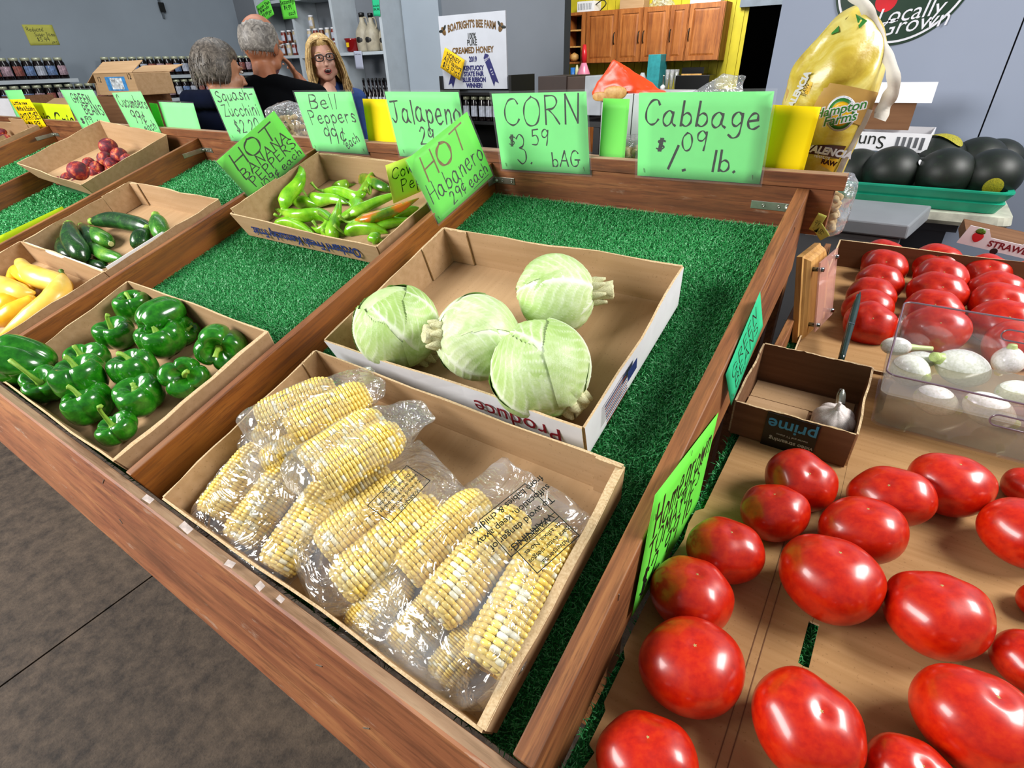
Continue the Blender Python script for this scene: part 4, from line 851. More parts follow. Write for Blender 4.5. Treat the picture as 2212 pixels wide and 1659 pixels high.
def onion(px, py, hw, dirc, L, label, h=.08, neck=.35, curl=0):
    P = onR(px, py, h); R = hw * depth(P) / FOC / np.linalg.norm(ray(px, py)) ** .5; z = camdir(*dirc).normalized()
    r = root('white_onion', label, 'onion', tr(P) @ orient(z, 0) @ sc(R), 'peeled white onions floating in the clear bin')
    def fn(t, p):
        s = np.sin(p); c = np.cos(p); return np.stack([s * np.cos(t) * (1 + .02 * np.cos(3 * t)), s * np.sin(t), L * c + .35 * (c > .7) * (c - .7)], -1)
    link('bulb', grid_mesh('bulb', grid_sphere(fn, 32, 20)), m_onion, r)
    link('neck', sweep('neck', [(0, 0, L * .8), (0, 0, L + neck * .4), (curl * .5, 0, L + neck)], [.42, .3, .26], 14, 5, lob=lambda t, q: 1 + .04 * np.cos(8 * t)), m_ongr, r)
    link('root_plate', sweep('root_plate', [(0, 0, -L * .93), (0, 0, -L * 1.02)], [.22, .1], 12, interp=False), m_ongr, r); return r
onion(1935, 748, 22, (1, -.08, .1), 1.5, 'small onion with a long green stalk at the back left of the bin', .09, 2.2, 0)
onion(1965, 800, 38, (.25, -.5, .9), 1.1, 'onion showing its ringed root end towards the viewer', .072, .2)
onion(2080, 795, 44, (-.95, .35, .1), 1.5, 'large onion with a split yellow-green top in the centre', .075, .5, .3)
onion(2178, 780, 34, (-.1, .9, .4), 1.0, 'onion standing upright with a yellowish neck at the right', .085, .3)
onion(2020, 865, 36, (.9, -.4, .1), 1.35, 'onion lying low with its tip pointing right, front left', .065, .4)
onion(2135, 885, 40, (.85, -.5, .1), 1.5, 'onion with its cut tip facing right, nearest the front', .065, .4)
onion(2195, 850, 34, (1, -.1, 0), 1.4, 'onion cut by the right picture edge inside the bin', .07, .3)
onion(1985, 778, 22, (1, 0, .2), 1.6, 'onion half hidden behind the one with the ringed root end', .08, .2)
# ---- garlic, knife
P, R = rest(1800, 908, 46, 'R', .022, .75)
ga = root('garlic_bulb', 'single whole garlic bulb in the corner of the small carton', 'garlic', tr(P) @ orient((0, -.35, 1), 20) @ sc(R))
def gfn(t, p):
    L = np.abs(np.sin(4 * t + .3)) ** .6; s = np.sin(p) ** .8; c = np.cos(p); return np.stack([s * (.86 + .14 * L) * np.cos(t), s * (.86 + .14 * L) * np.sin(t), .72 * c + .25 * np.exp(-(s / .3) ** 2) * (c > 0)], -1)
link('cloves', grid_mesh('cloves', grid_sphere(gfn, 56, 30)), m_garlic, ga); link('dry_stalk', sweep('dry_stalk', [(0, 0, .85), (0, .05, 1.1), (.05, .1, 1.3)], [.16, .09, .08], 10), m_garlic, ga)
steel2 = plain('blade_steel', '7c8486', .2, metal=1, var=.1); m_han = plain('dark_green_handle', '0e2a1e', .15, var=.3, scale=30, spec=.8)
def knife(a, b, ha, hb, w, label, mat_):
    A = onR(*a, ha); B = onR(*b, hb); L = np.linalg.norm(B - A); k = root('knife', label, 'knife', frame(A, B - A, RI))
    def prof(x): return w * (.8 + .2 * math.sin(x * 2.5)) * (1 if x < .82 else max(.05, (1 - x) / .18) ** .6)
    for (s, nm, m) in ((1, 'handle_scale', mat_), (-1, 'handle_scale', mat_)):
        vs = []; n = 14
        for i in range(n + 1):
            x = i / n * L; q = prof(i / n) / 2; vs += [(x, -q, s * .001), (x, q, s * .001), (x, q * .8, s * .006), (x, -q * .8, s * .006)]
        fs = []
        for i in range(n):
            for j in range(4): fs.append((i * 4 + j, i * 4 + (j + 1) % 4, i * 4 + 4 + (j + 1) % 4, i * 4 + 4 + j))
        fs += [(0, 3, 2, 1), (n * 4, n * 4 + 1, n * 4 + 2, n * 4 + 3)]; link(nm, mesh(nm, vs, fs, True), m, k)
    link('blade_spine', MB().box(0, L * .98, -w * .3, w * .3, -.0012, .0012).me('blade_spine'), steel2, k)
    bb = MB().box(L * .50, L * .515, -w * .42, w * .42, -.0066, .0066).me('bolster'); link('bolster', bb, steel2, k)
knife((1816, 780), (1856, 634), .05, .115, .017, 'slim dark green knife handle standing behind the carton', m_han)
knife((1812, 905), (1818, 840), .035, .09, .016, 'pocket knife tip behind the garlic bulb', steel)
# ---- wooden plaque with acrylic sheet on stand-offs
Pa, Pb = onR(1770, 755, .0), onR(1745, 770, .0)
yq = MR.inverted() @ Vector(tuple(onR(1750, 748, 0)))
QM = MR @ tr(yq.x - .045, yq.y + .0, .0) @ rot('Z', -10) @ rot('Y', -10)
pq = root('wooden_plaque', 'light pine plaque with a clear acrylic plate on steel stand-offs, leaning by the stand', 'plaque', QM)
HQ, DQ, WQ = .235, .17, .03
b = MB(); pr = [(0, 0), (.004, .004), (.016, .008), (.020, .014), (.030, .018)]
b.v = []; 
def octa(e, z0=0): return [(-e, DQ + e if 0 else 0)]
pts2 = lambda i_: [(i_, i_ + 0), (DQ - i_, i_), (DQ - i_, HQ - .05 - i_), (DQ - .045 - i_ * .4, HQ - i_), (i_ + 0, HQ - i_)]
prev = None; fs = []; vs = []
for (ins, xx) in ((0, 0), (0, .014), (.006, .016), (.009, .022), (.016, .030)):
    base_ = len(vs); vs += [(xx, y, z) for y, z in pts2(ins)]
    if prev is not None: fs += [(prev + k, prev + (k + 1) % 5, base_ + (k + 1) % 5, base_ + k) for k in range(5)]
    prev = base_
fs += [tuple(range(5)), tuple(range(prev + 4, prev - 1, -1))]
link('plaque_board', mesh('plaque_board', vs, fs), pine, pq)
m_ac = NT('tinted_acrylic'); m_ac.set(Base_Color=srgb('d8a79a'), Roughness=.05); m_ac.b.inputs['Alpha'].default_value = .45; m_ac = m_ac.m
link('acrylic_plate', MB().box(.046, .050, .02, DQ - .02, .03, HQ - .02).me('acrylic_plate'), m_ac, pq)
for yy in (.03, DQ - .03):
    for zz in (.045, HQ - .04): link('stand_off', MB().cyl((.028, yy, zz), (.056, yy, zz), .0055, n=14).me('stand_off', True), steel2, pq)
# ================================================================ HAND LETTERING
# strokes: points "x,y ..." separated by '|'; curves are smoothed; unit = cap height
GL = {
'A': '0,0 .18,.5 .36,1|.36,1 .5,.5 .66,0|.12,.36 .56,.36', 'B': '.08,0 .06,.5 .08,1|.08,1 .4,.98 .5,.78 .38,.58 .1,.53|.1,.53 .45,.5 .58,.28 .42,.04 .08,0', 'C': '.62,.82 .5,1 .25,.95 .06,.6 .08,.2 .3,0 .5,.06 .62,.22',
'D': '.08,0 .08,1|.08,1 .5,.9 .62,.5 .48,.1 .08,0', 'E': '.5,1 .08,1|.08,1 .08,0|.08,.52 .42,.54|.08,0 .52,.02', 'G': '.62,.84 .45,1 .2,.92 .04,.5 .15,.08 .4,0 .6,.14 .62,.42|.38,.42 .74,.42', 'H': '.08,1 .06,0|.56,1 .58,0|.07,.5 .57,.52',
'J': '0,.95 .55,1|.3,.98 .32,.5 .3,.1 .14,-.05 -.02,.12', 'L': '.1,1 .08,0|.08,0 .5,.02', 'M': '.05,0 .1,1|.1,1 .36,.4|.36,.4 .62,1|.62,1 .7,0', 'N': '.06,0 .1,1|.1,1 .52,.02|.52,.02 .58,1', 'O': '.34,1 .1,.8 .02,.45 .12,.1 .34,0 .56,.12 .66,.5 .58,.85 .34,1',
'P': '.08,-.02 .08,1|.08,1 .42,.97 .54,.76 .4,.54 .1,.5', 'R': '.08,0 .08,1|.08,1 .42,.97 .52,.76 .38,.56 .1,.52|.2,.52 .4,.3 .6,0', 'S': '.52,.86 .36,1 .14,.92 .1,.7 .3,.54 .5,.38 .5,.12 .3,0 .06,.1', 'T': '0,.98 .62,1|.32,.99 .3,0', 'Z': '.06,.97 .54,1|.54,1 .06,.02|.06,.02 .58,.02', 'K': '.08,0 .08,1|.5,.95 .1,.45|.2,.55 .55,0',
'a': '.46,.5 .28,.62 .08,.44 .06,.16 .22,0 .4,.14 .46,.5|.46,.56 .46,.15 .6,.02', 'b': '.1,1 .08,.02|.08,.1 .3,0 .48,.16 .46,.42 .28,.54 .09,.4', 'c': '.44,.48 .3,.6 .12,.5 .05,.25 .16,.02 .34,.02 .46,.14', 'd': '.44,.46 .28,.58 .08,.42 .08,.12 .26,0 .42,.14|.46,1 .46,0', 'e': '.08,.3 .42,.36|.42,.36 .38,.58 .2,.6 .06,.34 .14,.06 .32,0 .5,.12',
'g': '.44,.5 .28,.62 .1,.46 .1,.18 .26,.06 .42,.2|.45,.56 .46,0 .4,-.32 .2,-.42 .02,-.3', 'h': '.08,1 .08,0|.08,.36 .26,.56 .4,.46 .42,0', 'i': '.1,.56 .1,0|.1,.78 .11,.82', 'l': '.1,1 .08,0', 'm': '.06,.56 .06,0|.06,.38 .2,.56 .3,.44 .31,0|.31,.38 .46,.56 .56,.44 .58,0', 'n': '.08,.58 .07,0|.08,.36 .26,.58 .4,.46 .42,0',
'o': '.24,.58 .06,.4 .08,.12 .25,0 .42,.14 .44,.42 .24,.58', 'p': '.08,.58 .06,-.45|.08,.42 .26,.6 .44,.44 .42,.16 .26,.02 .08,.14', 'q': '.42,.5 .26,.6 .08,.42 .1,.14 .26,.04 .42,.18|.44,.56 .44,-.44', 'r': '.08,.58 .08,0|.08,.34 .2,.54 .36,.54', 's': '.36,.5 .2,.6 .08,.46 .2,.32 .34,.18 .24,.02 .04,.08', 't': '.2,.9 .18,.1 .34,0|.02,.6 .38,.62', 'u': '.07,.58 .08,.14 .2,0 .38,.16|.42,.58 .42,.02', 'v': '.04,.58 .2,0|.2,0 .4,.58', 'w': '.04,.58 .14,.02|.14,.02 .3,.45|.3,.45 .42,.02|.42,.02 .56,.58', 'y': '.06,.58 .22,.1|.44,.58 .1,-.42', 'k': '.08,1 .08,0|.4,.55 .1,.28|.18,.34 .42,0',
'0': '.28,1 .08,.75 .05,.35 .2,.02 .42,.1 .52,.5 .45,.88 .28,1', '1': '.16,1 .08,0', '2': '.05,.78 .2,1 .42,.9 .4,.6 .2,.25 .05,.02|.05,.02 .52,.06', '3': '.06,.85 .25,1 .45,.86 .4,.62 .2,.54|.2,.54 .48,.44 .5,.14 .28,-.02 .04,.12', '4': '.1,1 .06,.5|.06,.5 .5,.52|.44,1 .42,0', '5': '.5,1 .12,.96|.12,.96 .1,.58|.1,.58 .36,.62 .5,.34 .38,.04 .06,.04', '9': '.46,.82 .28,1 .08,.84 .1,.56 .3,.5 .46,.68|.48,.92 .46,.4 .4,0',
'$': '.42,.8 .26,.9 .1,.76 .24,.52 .42,.32 .26,.1 .06,.2|.2,1.02 .18,0|.3,1.02 .28,0', '¢': '.42,.62 .28,.72 .1,.6 .08,.3 .24,.16 .44,.28|.36,.95 .16,-.05', '.': '.06,.0 .1,.04', '-': '.05,.4 .35,.42', '&': '.5,.0 .12,.7 .28,.95 .4,.75 .08,.3 .2,.02 .52,.35', '_': '0,0 1.6,.06', '!': '.1,1 .1,.3|.1,.02 .11,.06', "'": '.1,1 .06,.8'}
def smooth_pts(s):
    p = [tuple(map(float, q.split(','))) for q in s.split()]
    return p if len(p) < 3 else [tuple(q) for q in catmull([(x, y, 0) for x, y in p], 4)[:, :2]]
def lettering(lines, W_, H_, pen=.012, seed=0):
    """lines: (text, x, y, cap height, x scale, slope deg); x,y in sheet units from the lower left"""
    g = np.random.default_rng(seed); b = MB(); zc = 0
    for ln in lines:
        s, x0, y0, h, x1, slope = ln[:6]; pw = (ln[6] if len(ln) > 6 else pen) / 2; cx = 0
        tw = sum(.32 if c == ' ' else max(max(px for px, _ in smooth_pts(q)) for q in GL[c].split('|')) + .17 for c in s) - .17; xs = (x1 - x0) / (tw * h); ca, sa = math.cos(math.radians(slope)), math.sin(math.radians(slope))
        for ch in s:
            if ch == ' ': cx += .32; continue
            w = 0; jy = g.normal() * .02; js = 1 + g.normal() * .04; sh = .05 + g.normal() * .04
            for st_ in GL[ch].split('|'):
                P = smooth_pts(st_); Q = []
                for (px, py) in P:
                    w = max(w, px); X = (cx + px + sh * py) * h * xs; Y = (py * js + jy) * h; Q.append(np.array((x0 + X * ca - Y * sa, y0 + X * sa + Y * ca)))
                n = len(Q); vs = []
                for i, q in enumerate(Q):
                    d = Q[min(i + 1, n - 1)] - Q[max(i - 1, 0)]; d = d / (np.linalg.norm(d) + 1e-9); nn = np.array((-d[1], d[0])) * pw * (.85 + .3 * math.sin(i * .9 + seed)); 
                    if i == 0: q = q - d * pw * .8
                    if i == n - 1: q = q + d * pw * .8
                    vs += [(q[0] + nn[0], q[1] + nn[1], zc), (q[0] - nn[0], q[1] - nn[1], zc)]
                b.add(vs, [(2 * i, 2 * i + 1, 2 * i + 3, 2 * i + 2) for i in range(n - 1)]); zc += 1e-6
            cx += w + .17
    return b.me('lettering')
def paper_mat(name, c):
    t = NT(name); n = t.noise(t.co(), 14, 3); k = srgb(c); t.set(Base_Color=t.ramp(n, [(.3, tuple(x * .93 for x in k[:3]) + (1,)), (.7, k)]), Roughness=.7); t.b.inputs['Specular IOR Level'].default_value = .2; return t.m
p_green = paper_mat('green_paper', '7ceb86'); p_lime = paper_mat('lime_paper', '6fe84a'); p_yel = paper_mat('yellow_paper', 'ffdc00'); p_ylime = paper_mat('yellow_green_paper', 'dcef58'); p_acid = paper_mat('acid_green_paper', 'c3e317'); p_teal = paper_mat('teal_paper', '2fbf86'); p_khaki = paper_mat('muted_yellow_paper', 'c2c05a'); p_gold = paper_mat('gold_paper', 'e0b51c')
sl = NT('plastic_sleeve'); sl.set(Base_Color=(.9, .93, .95, 1), Roughness=.2); sl.b.inputs['Alpha'].default_value = .04; sl.b.inputs['Specular IOR Level'].default_value = .4; sl.bump(sl.noise(sl.co(), 9, 3, .6, 1.5), .25, .004); m_sleeve = sl.m
def sign(label, TL, TR_, BL, m, lines=(), seed=0, sleeve=True, staples=(), BR=None, bend=0, name='price_sign', ink=black_ink, ink2=None, lines2=(), cat='sign', group=None, flip=False):
    """TL, TR, BL: world corners. lines in sheet fractions of the width"""
    TL, TR_, BL = (np.array(q, float) for q in (TL, TR_, BL)); TRc = TR_ if BR is None else (TR_ + np.array(BR) - BL + TL) / 2
    W_ = np.linalg.norm(TRc - TL); M = frame(BL, TRc - TL, TL - BL); Hh = float((TL - BL) @ np.array(M.col[1][:3]))
    r = root(name, label, cat, M, group); t = .0004; nx, ny = 8, 6
    def sheetm(nm, ex, z, th):
        vs = []; fs = []
        for s in (0, 1):
            for j in range(ny + 1):
                for i in range(nx + 1):
                    x = -ex + (W_ + 2 * ex) * i / nx; y = -ex + (Hh + 2 * ex) * j / ny; vs.append((x, y, z + s * th + bend * math.sin(math.pi * i / nx) * .0 + bend * (j / ny - .0) ** 2))
        k = (nx + 1) * (ny + 1)
        for j in range(ny):
            for i in range(nx): q = j * (nx + 1) + i; fs += [(q, q + nx + 1, q + nx + 2, q + 1), (k + q, k + q + 1, k + q + nx + 2, k + q + nx + 1)]
        for i in range(nx): fs += [(i, i + 1, k + i + 1, k + i), (k - nx - 1 + i, 2 * k - nx - 1 + i, 2 * k - nx + i, k - nx + i)]
        for j in range(ny): a = j * (nx + 1); c = a + nx; fs += [(a, k + a, k + a + nx + 1, a + nx + 1), (c, c + nx + 1, k + c + nx + 1, k + c)]
        return mesh(nm, vs, fs, True)
    link('paper', sheetm('paper', 0, 0, t), m, r)
    if sleeve: link('sleeve', sheetm('sleeve', W_ * .02, t + .0012, .0002), m_sleeve, r)
    for (L_, k_, nm) in ((lines, ink, 'lettering'), (lines2, ink2 or ink, 'lettering')):
        if L_:
            me = lettering([(q[0], q[1] * W_, q[2] * Hh, q[3] * Hh, q[4] * W_, q[5], *([q[6] * W_] if len(q) > 6 else [])) for q in L_], W_, Hh, .0155 * W_, seed)
            for v in me.vertices: v.co.z += t + .0003 + bend * (v.co.y / Hh) ** 2
            link(nm, me, k_, r)
    for (sx, sy) in staples:
        s = MB().box(-.0005, .0005, -.005, .005, 0, .0009); link('staple', s.me('staple'), steel, r, rel=tr(sx * W_, sy * W_, t + .0014) @ rot('Z', 8))
    return r
BPo = T(0, LT) + np.array([0, -.0048, 0]); BPn = np.cross(U, WB)
def bp(px, py, off=.0): return hit(px, py, BPo + BPn * off, BPn)
def bsign(label, TL, TR_, BL, m, lines=(), off=.0, **k): return sign(label, bp(*TL, off), bp(*TR_, off), bp(*BL, off), m, lines, **k)
ST = ((.06, .05), (.94, .05))
bsign('green Cabbage $1.09 lb. sign in a plastic sleeve on the back board', (1386, 200), (1680, 197), (1377, 379), p_green, [('Cabbage', .05, .64, .27, .93, -1), ('$', .15, .33, .14, .22, 0, .014), ('1.', .24, .14, .32, .41, -8, .018), ('09', .37, .33, .22, .56, 4, .013), ('lb.', .62, .12, .26, .80, 0, .016)], seed=1, staples=ST, off=.001)
bsign('green CORN $3.59 bag sign in a glossy sleeve on the back board', (1081, 202), (1290, 197), (1085, 365), p_green, [('CORN', .11, .60, .33, .92, 2), ('$', .12, .33, .15, .19, 0, .013), ('3.', .2, .10, .38, .37, 0, .014), ('59', .39, .35, .2, .57, 2, .012), ('bAG', .60, .08, .2, .90, 2, .013)], seed=2, staples=ST, off=.001)
bsign('green Jalapeno 29 sign half covered by the tilted habanero sign', (850, 198), (1013, 199), (864, 337), p_green, [('Jalapeno', .03, .55, .34, .97, 0, .022), ('29', .36, .22, .26, .56, 0, .018)], seed=3, staples=((.08, .06),), off=.001)
bsign('green Bell Peppers 99¢ each sign on the back board', (647, 199), (772, 198), (678, 325), p_green, [('Bell', .2, .74, .22, .68, 0, .018), ('Peppers', .13, .47, .22, .95, 3, .018), ('99¢', .3, .14, .26, .68, 3, .018), ('each', .66, .07, .16, .93, 22, .014)], seed=4, staples=ST, off=.001)
bsign('green Squash-Zucchini $2.20 sign behind the tilted banana pepper sign', (468, 192), (565, 191), (500, 304), p_green, [('Squash-', .07, .76, .2, .93, 3, .02), ('Zucchini', .1, .48, .22, .92, 3, .02), ('$2.20', .25, .17, .24, .82, 3, .02)], seed=5, staples=((.08, .06),), off=.001)
bsign('green Cucumbers 99¢ each sign on the back board', (251, 200), (314, 197), (290.5, 291.6), p_green, [('Cucumbers', .07, .68, .25, .96, -2, .024), ('99¢', .26, .32, .28, .70, -4, .026), ('each', .5, .08, .2, .92, 8, .022)], seed=6, staples=((.08, .08),), off=.001)
bsign('green GREEN BEANS $1.99 lb. sign on the back board', (133, 194.5), (203.4, 194.4), (181, 282.6), p_green, [('GREEN', .22, .72, .2, .76, -2, .02), ('BEANS', .40, .44, .22, .96, 0, .02), ('$', .10, .20, .13, .2, 0, .02), ('1', .24, .08, .28, .28, -4, .02), ('99', .30, .24, .14, .48, 0, .016), ('lb.', .58, .08, .24, .88, -6, .024)], seed=7, off=.001)
GLW = GL; GL['W'] = '.02,1 .16,0|.16,0 .34,.8|.34,.8 .5,0|.5,0 .66,1'; GL['f'] = '.36,.95 .2,.95 .16,.5 .15,0|.02,.55 .32,.56'; GL['F'] = '.5,1 .08,1|.08,1 .08,0|.08,.52 .4,.54'; GL['Y'] = '.04,1 .28,.5|.56,1 .26,.4 .24,0'
bsign('yellow Little new White & Baking POTATOES $1.99 sign on the far left', (31.6, 214.7), (77, 213.6), (59, 276), p_yel, [('Little new', .08, .83, .10, .75, 0, .018), ('White & Baking', .10, .62, .14, .94, 0, .018), ('POTATOES', .08, .28, .2, .96, 2, .022), ('$1.99', .2, .04, .17, .8, 2, .022)], seed=8, off=.004, sleeve=False)
# cards standing behind the board (their lower edges hide behind the cap)
def behind(label, TL, TR_, BLx, m, dy, lines=(), **k):
    Y = LT * math.cos(AL) + .02 + dy; TLp, TRp, BLp = onY(*TL, Y), onY(*TR_, Y), onY(*BLx, Y); return sign(label, TLp, TRp, BLp, m, lines, **k)
behind('blank yellow card between the Bell Peppers and Jalapeno signs', (784, 213), (851, 215), (798, 318), p_yel, .006, sleeve=False)
behind('blank yellow card behind the right end of the Cabbage sign', (1668, 226), (1772, 231), (1636, 372), p_yel, .006, sleeve=False)
behind('blank green card between the CORN and Cabbage signs', (1297, 212), (1354, 213.6), (1294, 350), p_lime, .004)
behind('blank green card left of the Squash sign', (347, 220), (422.7, 223.8), (363, 284), p_green, .006)
behind('small green card sliver behind the Cucumbers sign', (322, 222), (340, 224), (340, 280), p_lime, .012, sleeve=False)
behind('blank green card at the far left behind the potatoes sign', (17.6, 195), (55.4, 194), (46, 275), p_green, .006)
behind('acid green card lettered mic Cri behind the left end of the board', (70, 221.5), (160, 227), (84, 275), p_acid, .0, [('mic Cris', .08, .18, .5, .96, 0, .022)], sleeve=False)
# big tilted signs standing in the bins against the dividers
def tilt(label, TL, TR_, BL, P0, m, **k):
    return sign(label, hit(*TL, P0, BPn), hit(*TR_, P0, BPn), hit(*BL, P0, BPn), m, **k)
Ph = onT(945, 484, .004); Pb_ = onT(545.6, 432, .006)
sign('tilted green HOT Habanero 29¢ each sign fixed to the divider left of the cabbages', (-0.8679, 0.8311, RT + 0.4246), (-0.8365, 1.0534, RT + 0.5188), (-0.8400, 0.9009, RT + 0.2521), p_lime, lines=[('Habanero', .05, .28, .26, .97, 2, .018), ('29¢', .30, .07, .19, .56, 4, .016), ('each', .62, .08, .17, .95, 4, .016), ('_', .66, .045, .12, .94, 2, .012)], lines2=[('HOT', .12, .58, .30, .84, 3, .03)], ink2=brown_ink, seed=11, staples=((.04, .06),))
sign('tilted green HOT BANANA PEPPERS 109¢ each sign behind the hot pepper tray', (-1.6166, 0.7536, RT + 0.3861), (-1.5494, 0.9536, RT + 0.5161), (-1.6529, 0.8642, RT + 0.2347), p_lime, lines=[('HOT', .12, .64, .28, .85, 0, .024), ('BANANA', .12, .42, .19, .94, 2, .018), ('PEPPERS', .16, .21, .19, .97, 3, .018), ('109¢ each', .24, .04, .15, .97, 3, .015)], seed=12)
sign('yellow-green Cow Pepper card standing in the hot pepper tray', onX(833, 357, -.945), onX(905, 330, -.945), onX(850, 440, -.945), p_ylime, lines=[('Cow', .10, .58, .3, .72, 0, .022), ('Pep', .3, .2, .3, .9, 0, .022)], seed=13, sleeve=False)
# signs stapled to the right face of the end board
def side(px, py, X): return onX(px, py, X)
sign('green Homegrown TOMATOES $2.99 lb. sign on the side of the end board', side(1381, 1113, .0295), side(1534, 914, .0295), side(1360, 1330, .0295) + np.array([.003, 0, 0]), p_lime, [('Homegrown', .09, .58, .28, .95, 3, .018), ('TOMATOES', .08, .34, .2, .85, 4, .014), ('$2.99 lb', .05, .08, .22, .8, 5, .018)], seed=14, sleeve=False, staples=((.05, .5), (.5, .6)))
sign('small teal handwritten sign on the upper side of the end board', side(1571, 800, .0295), side(1645, 622, .0295), side(1564, 872, .0295) + np.array([.012, 0, 0]), p_teal, [('GREEN', .12, .5, .28, .85, 4, .012), ('BEANS', .15, .14, .28, .85, 4, .012)], seed=15, sleeve=False, staples=((.06, .1),))
for (a, b, c, lb) in (((1757, 455), (1775, 462), (1747, 495), 'small yellow note stapled near the top of the end board'), ((1779, 478), (1800, 466), (1772, 520), 'small yellow note sticking out beside the wooden plaque')):
    Y = 1.16; sign(lb, onY(*a, Y), onY(*b, Y), onY(*c, Y), p_khaki, [('99', .2, .3, .3, .7, 0, .04)], seed=16, sleeve=False)
# far wall card
Xw = XL + .002
GL['j'] = '.2,.56 .2,-.2 .02,-.3|.2,.8 .21,.84'
sign('yellow Reduced Sugar Jams $5.99 card pinned to the left wall', onX(54, 53, Xw), onX(119, 53.5, Xw), onX(66, 98, Xw), p_khaki, [('Reduced', .08, .68, .2, .62, 0, .018), ('Sugar Jams', .28, .44, .18, .95, 0, .016), ('$5.99', .3, .18, .2, .7, 0, .016), ('jar', .75, .1, .13, .93, 0, .014)], seed=17, sleeve=False)

sign('lime-green card standing behind the divider left of the zucchini tray', onX(2, 508, -2.502), onX(146, 440, -2.502), onX(2, 508, -2.502) - np.array([0, 0, .085]), p_acid, sleeve=False, seed=50)
# bits of old tape and staples left on the front board
m_tape = plain('old_clear_tape', 'b9aaa2', .35, var=.25, scale=60)
for px, py, a, w_, h_ in ((320, 1078, 40, .026, .010), (402, 1140, 35, .030, .011), (497, 1218, 45, .018, .009), (562, 1266, 30, .014, .010), (606, 1294, 35, .013, .007)):
    P = onT(px, py, .0012); link('tape_patch', MB().box(-w_ / 2, w_ / 2, -h_ / 2, h_ / 2, 0, .0004).me('tape_patch'), m_tape, st, frame(P, U, V) @ rot('Z', a - 38))
FN = np.cross(U, FU)
for px, py, a in ((690, 1437, 20), (792, 1572, 30), (224, 1040, 60), (262, 1126, -20)):
    P = hit(px, py, T(0, -.023), FN) + FN * .0003; link('staple', MB().box(-.006, .006, -.0006, .0006, 0, .001).me('staple'), steel, st, frame(P, U, FU) @ rot('Z', a))
for px, py, yy, zz in ((1336, 1290, 0, 0), (1715, 497, 0, 0)):
    P = onX(px, py, .0268); link('staple', MB().box(0, .001, -.0006, .0006, -.006, .006).me('staple'), steel, st, tr(P))
# ================================================================ BEHIND THE STAND
def pbox(name, label, cat, tl, br, Y, dep, m, tilt=0, group=None, parts=None, bev=.004, open_=False, zb=None):
    """box standing behind the stand, its front face seen from pixel tl to pixel br at depth plane Y"""
    a = onY(*tl, Y); b = onY(*br, Y); b[2] = b[2] if zb is None else zb; w = abs(b[0] - a[0]); h = abs(a[2] - b[2]); M = tr(min(a[0], b[0]), Y, min(a[2], b[2])) @ rot('Z', tilt)
    if label is None: o = link(name, MB().box(0, w, 0, dep, 0, h).me(name), m, None, M); return o, w, h, M
    r = root(name, label, cat, M, group)
    if open_:
        t = .004; bd = MB().box(0, w, 0, t, 0, h); bd.box(0, w, dep - t, dep, 0, h); bd.box(0, t, t, dep - t, 0, h); bd.box(w - t, w, t, dep - t, 0, h); bd.box(t, w - t, t, dep - t, 0, t)
        link('carton_body', bd.me('carton_body'), m, r)
    else: bevel(link('body', MB().box(0, w, 0, dep, 0, h).me('body'), m, r), bev, 2)
    return r, w, h, M
# back table carrying the cartons behind the board
TZ = RT + .16; TZ2 = RT + .335
bt = root('back_table', 'plain work table at the far left behind the stand, carrying the brown cartons', 'table', tr(-5, 1.7, 0))
bt2 = root('back_table', 'plain work table behind the Bell Peppers to Cabbage signs, mostly hidden by the back board', 'table', tr(-1.1, 1.5, 0))
for xa_, xb_, z_ in ((-7.2, -3.2, TZ), (-2.3, .0, TZ2)): link('table_top', MB().box(xa_, xb_, 1.27, 2.05 if z_ < TZ2 else 1.68, z_ - .03, z_).me('table_top'), wood_raw, bt if z_ < TZ2 else bt2, M=Matrix())
for xx, z_, y2q in ((-7.1, TZ, 1.95), (-3.25, TZ, 1.95), (-2.2, TZ2, 1.6), (-.05, TZ2, 1.6)):
    for yy in (1.36, y2q): link('leg', MB().box(xx - .03, xx + .03, yy - .03, yy + .03, 0, z_ - .0305).me('leg'), wood_ds, bt if z_ < TZ2 else bt2, M=Matrix())
b1, w, h, M = pbox('carton', 'closed brown carton with a blue printed sticker behind the green beans sign', 'box', (200, 160), (290, 207), 1.75, .26, card, 4)
link('sticker', MB().box(w * .28, w * .78, -.0012, 0, h * .22, h * .85).me('sticker'), plain('blue_sticker', '3f88c8', .4, var=.3, scale=30), b1)
link('sticker_photo', MB().box(w * .40, w * .70, -.0018, -.0012, h * .28, h * .80).me('sticker_photo'), plain('sticker_white', 'c9cfd6', .4, var=.5, scale=40), b1)
text('print', '12', .05, black_ink, b1, tr(w * .12, -.0006, h * .72) @ rot('X', 90)); text('print', '12', .05, black_ink, b1, tr(w * .9, -.0006, h * .84) @ rot('X', 90))
for (x0, y0, a, nm) in ((0, 0, 35, 'flap'), (0, .26, 150, 'flap')): link('flap', MB().box(0, w, 0, .12, 0, .004).me('flap'), card, b1, rel=tr(x0, y0, h) @ rot('X', a) if a < 90 else tr(x0, y0, h) @ rot('X', 20))
link('side_flap', MB().box(-.13, 0, 0, .25, -.002, .002).me('side_flap'), card, b1, rel=tr(0, 0, h) @ rot('Y', -25))
pbox('carton', 'dark brown carton under the stickered one behind the cucumbers sign', 'box', (208, 208), (300, 300), 1.752, .3, card_dk, 4, zb=TZ)
c2, w, h, M = pbox('carton', 'open brown carton with a raised flap left of the stickered one', 'box', (118, 212), (207, 306), 1.80, .3, card, 0, open_=True, zb=TZ)
link('flap', MB().box(0, .2, -.002, .002, 0, .16).me('flap'), card, c2, rel=tr(.02, .31, h) @ rot('X', -14) @ rot('Y', -8))
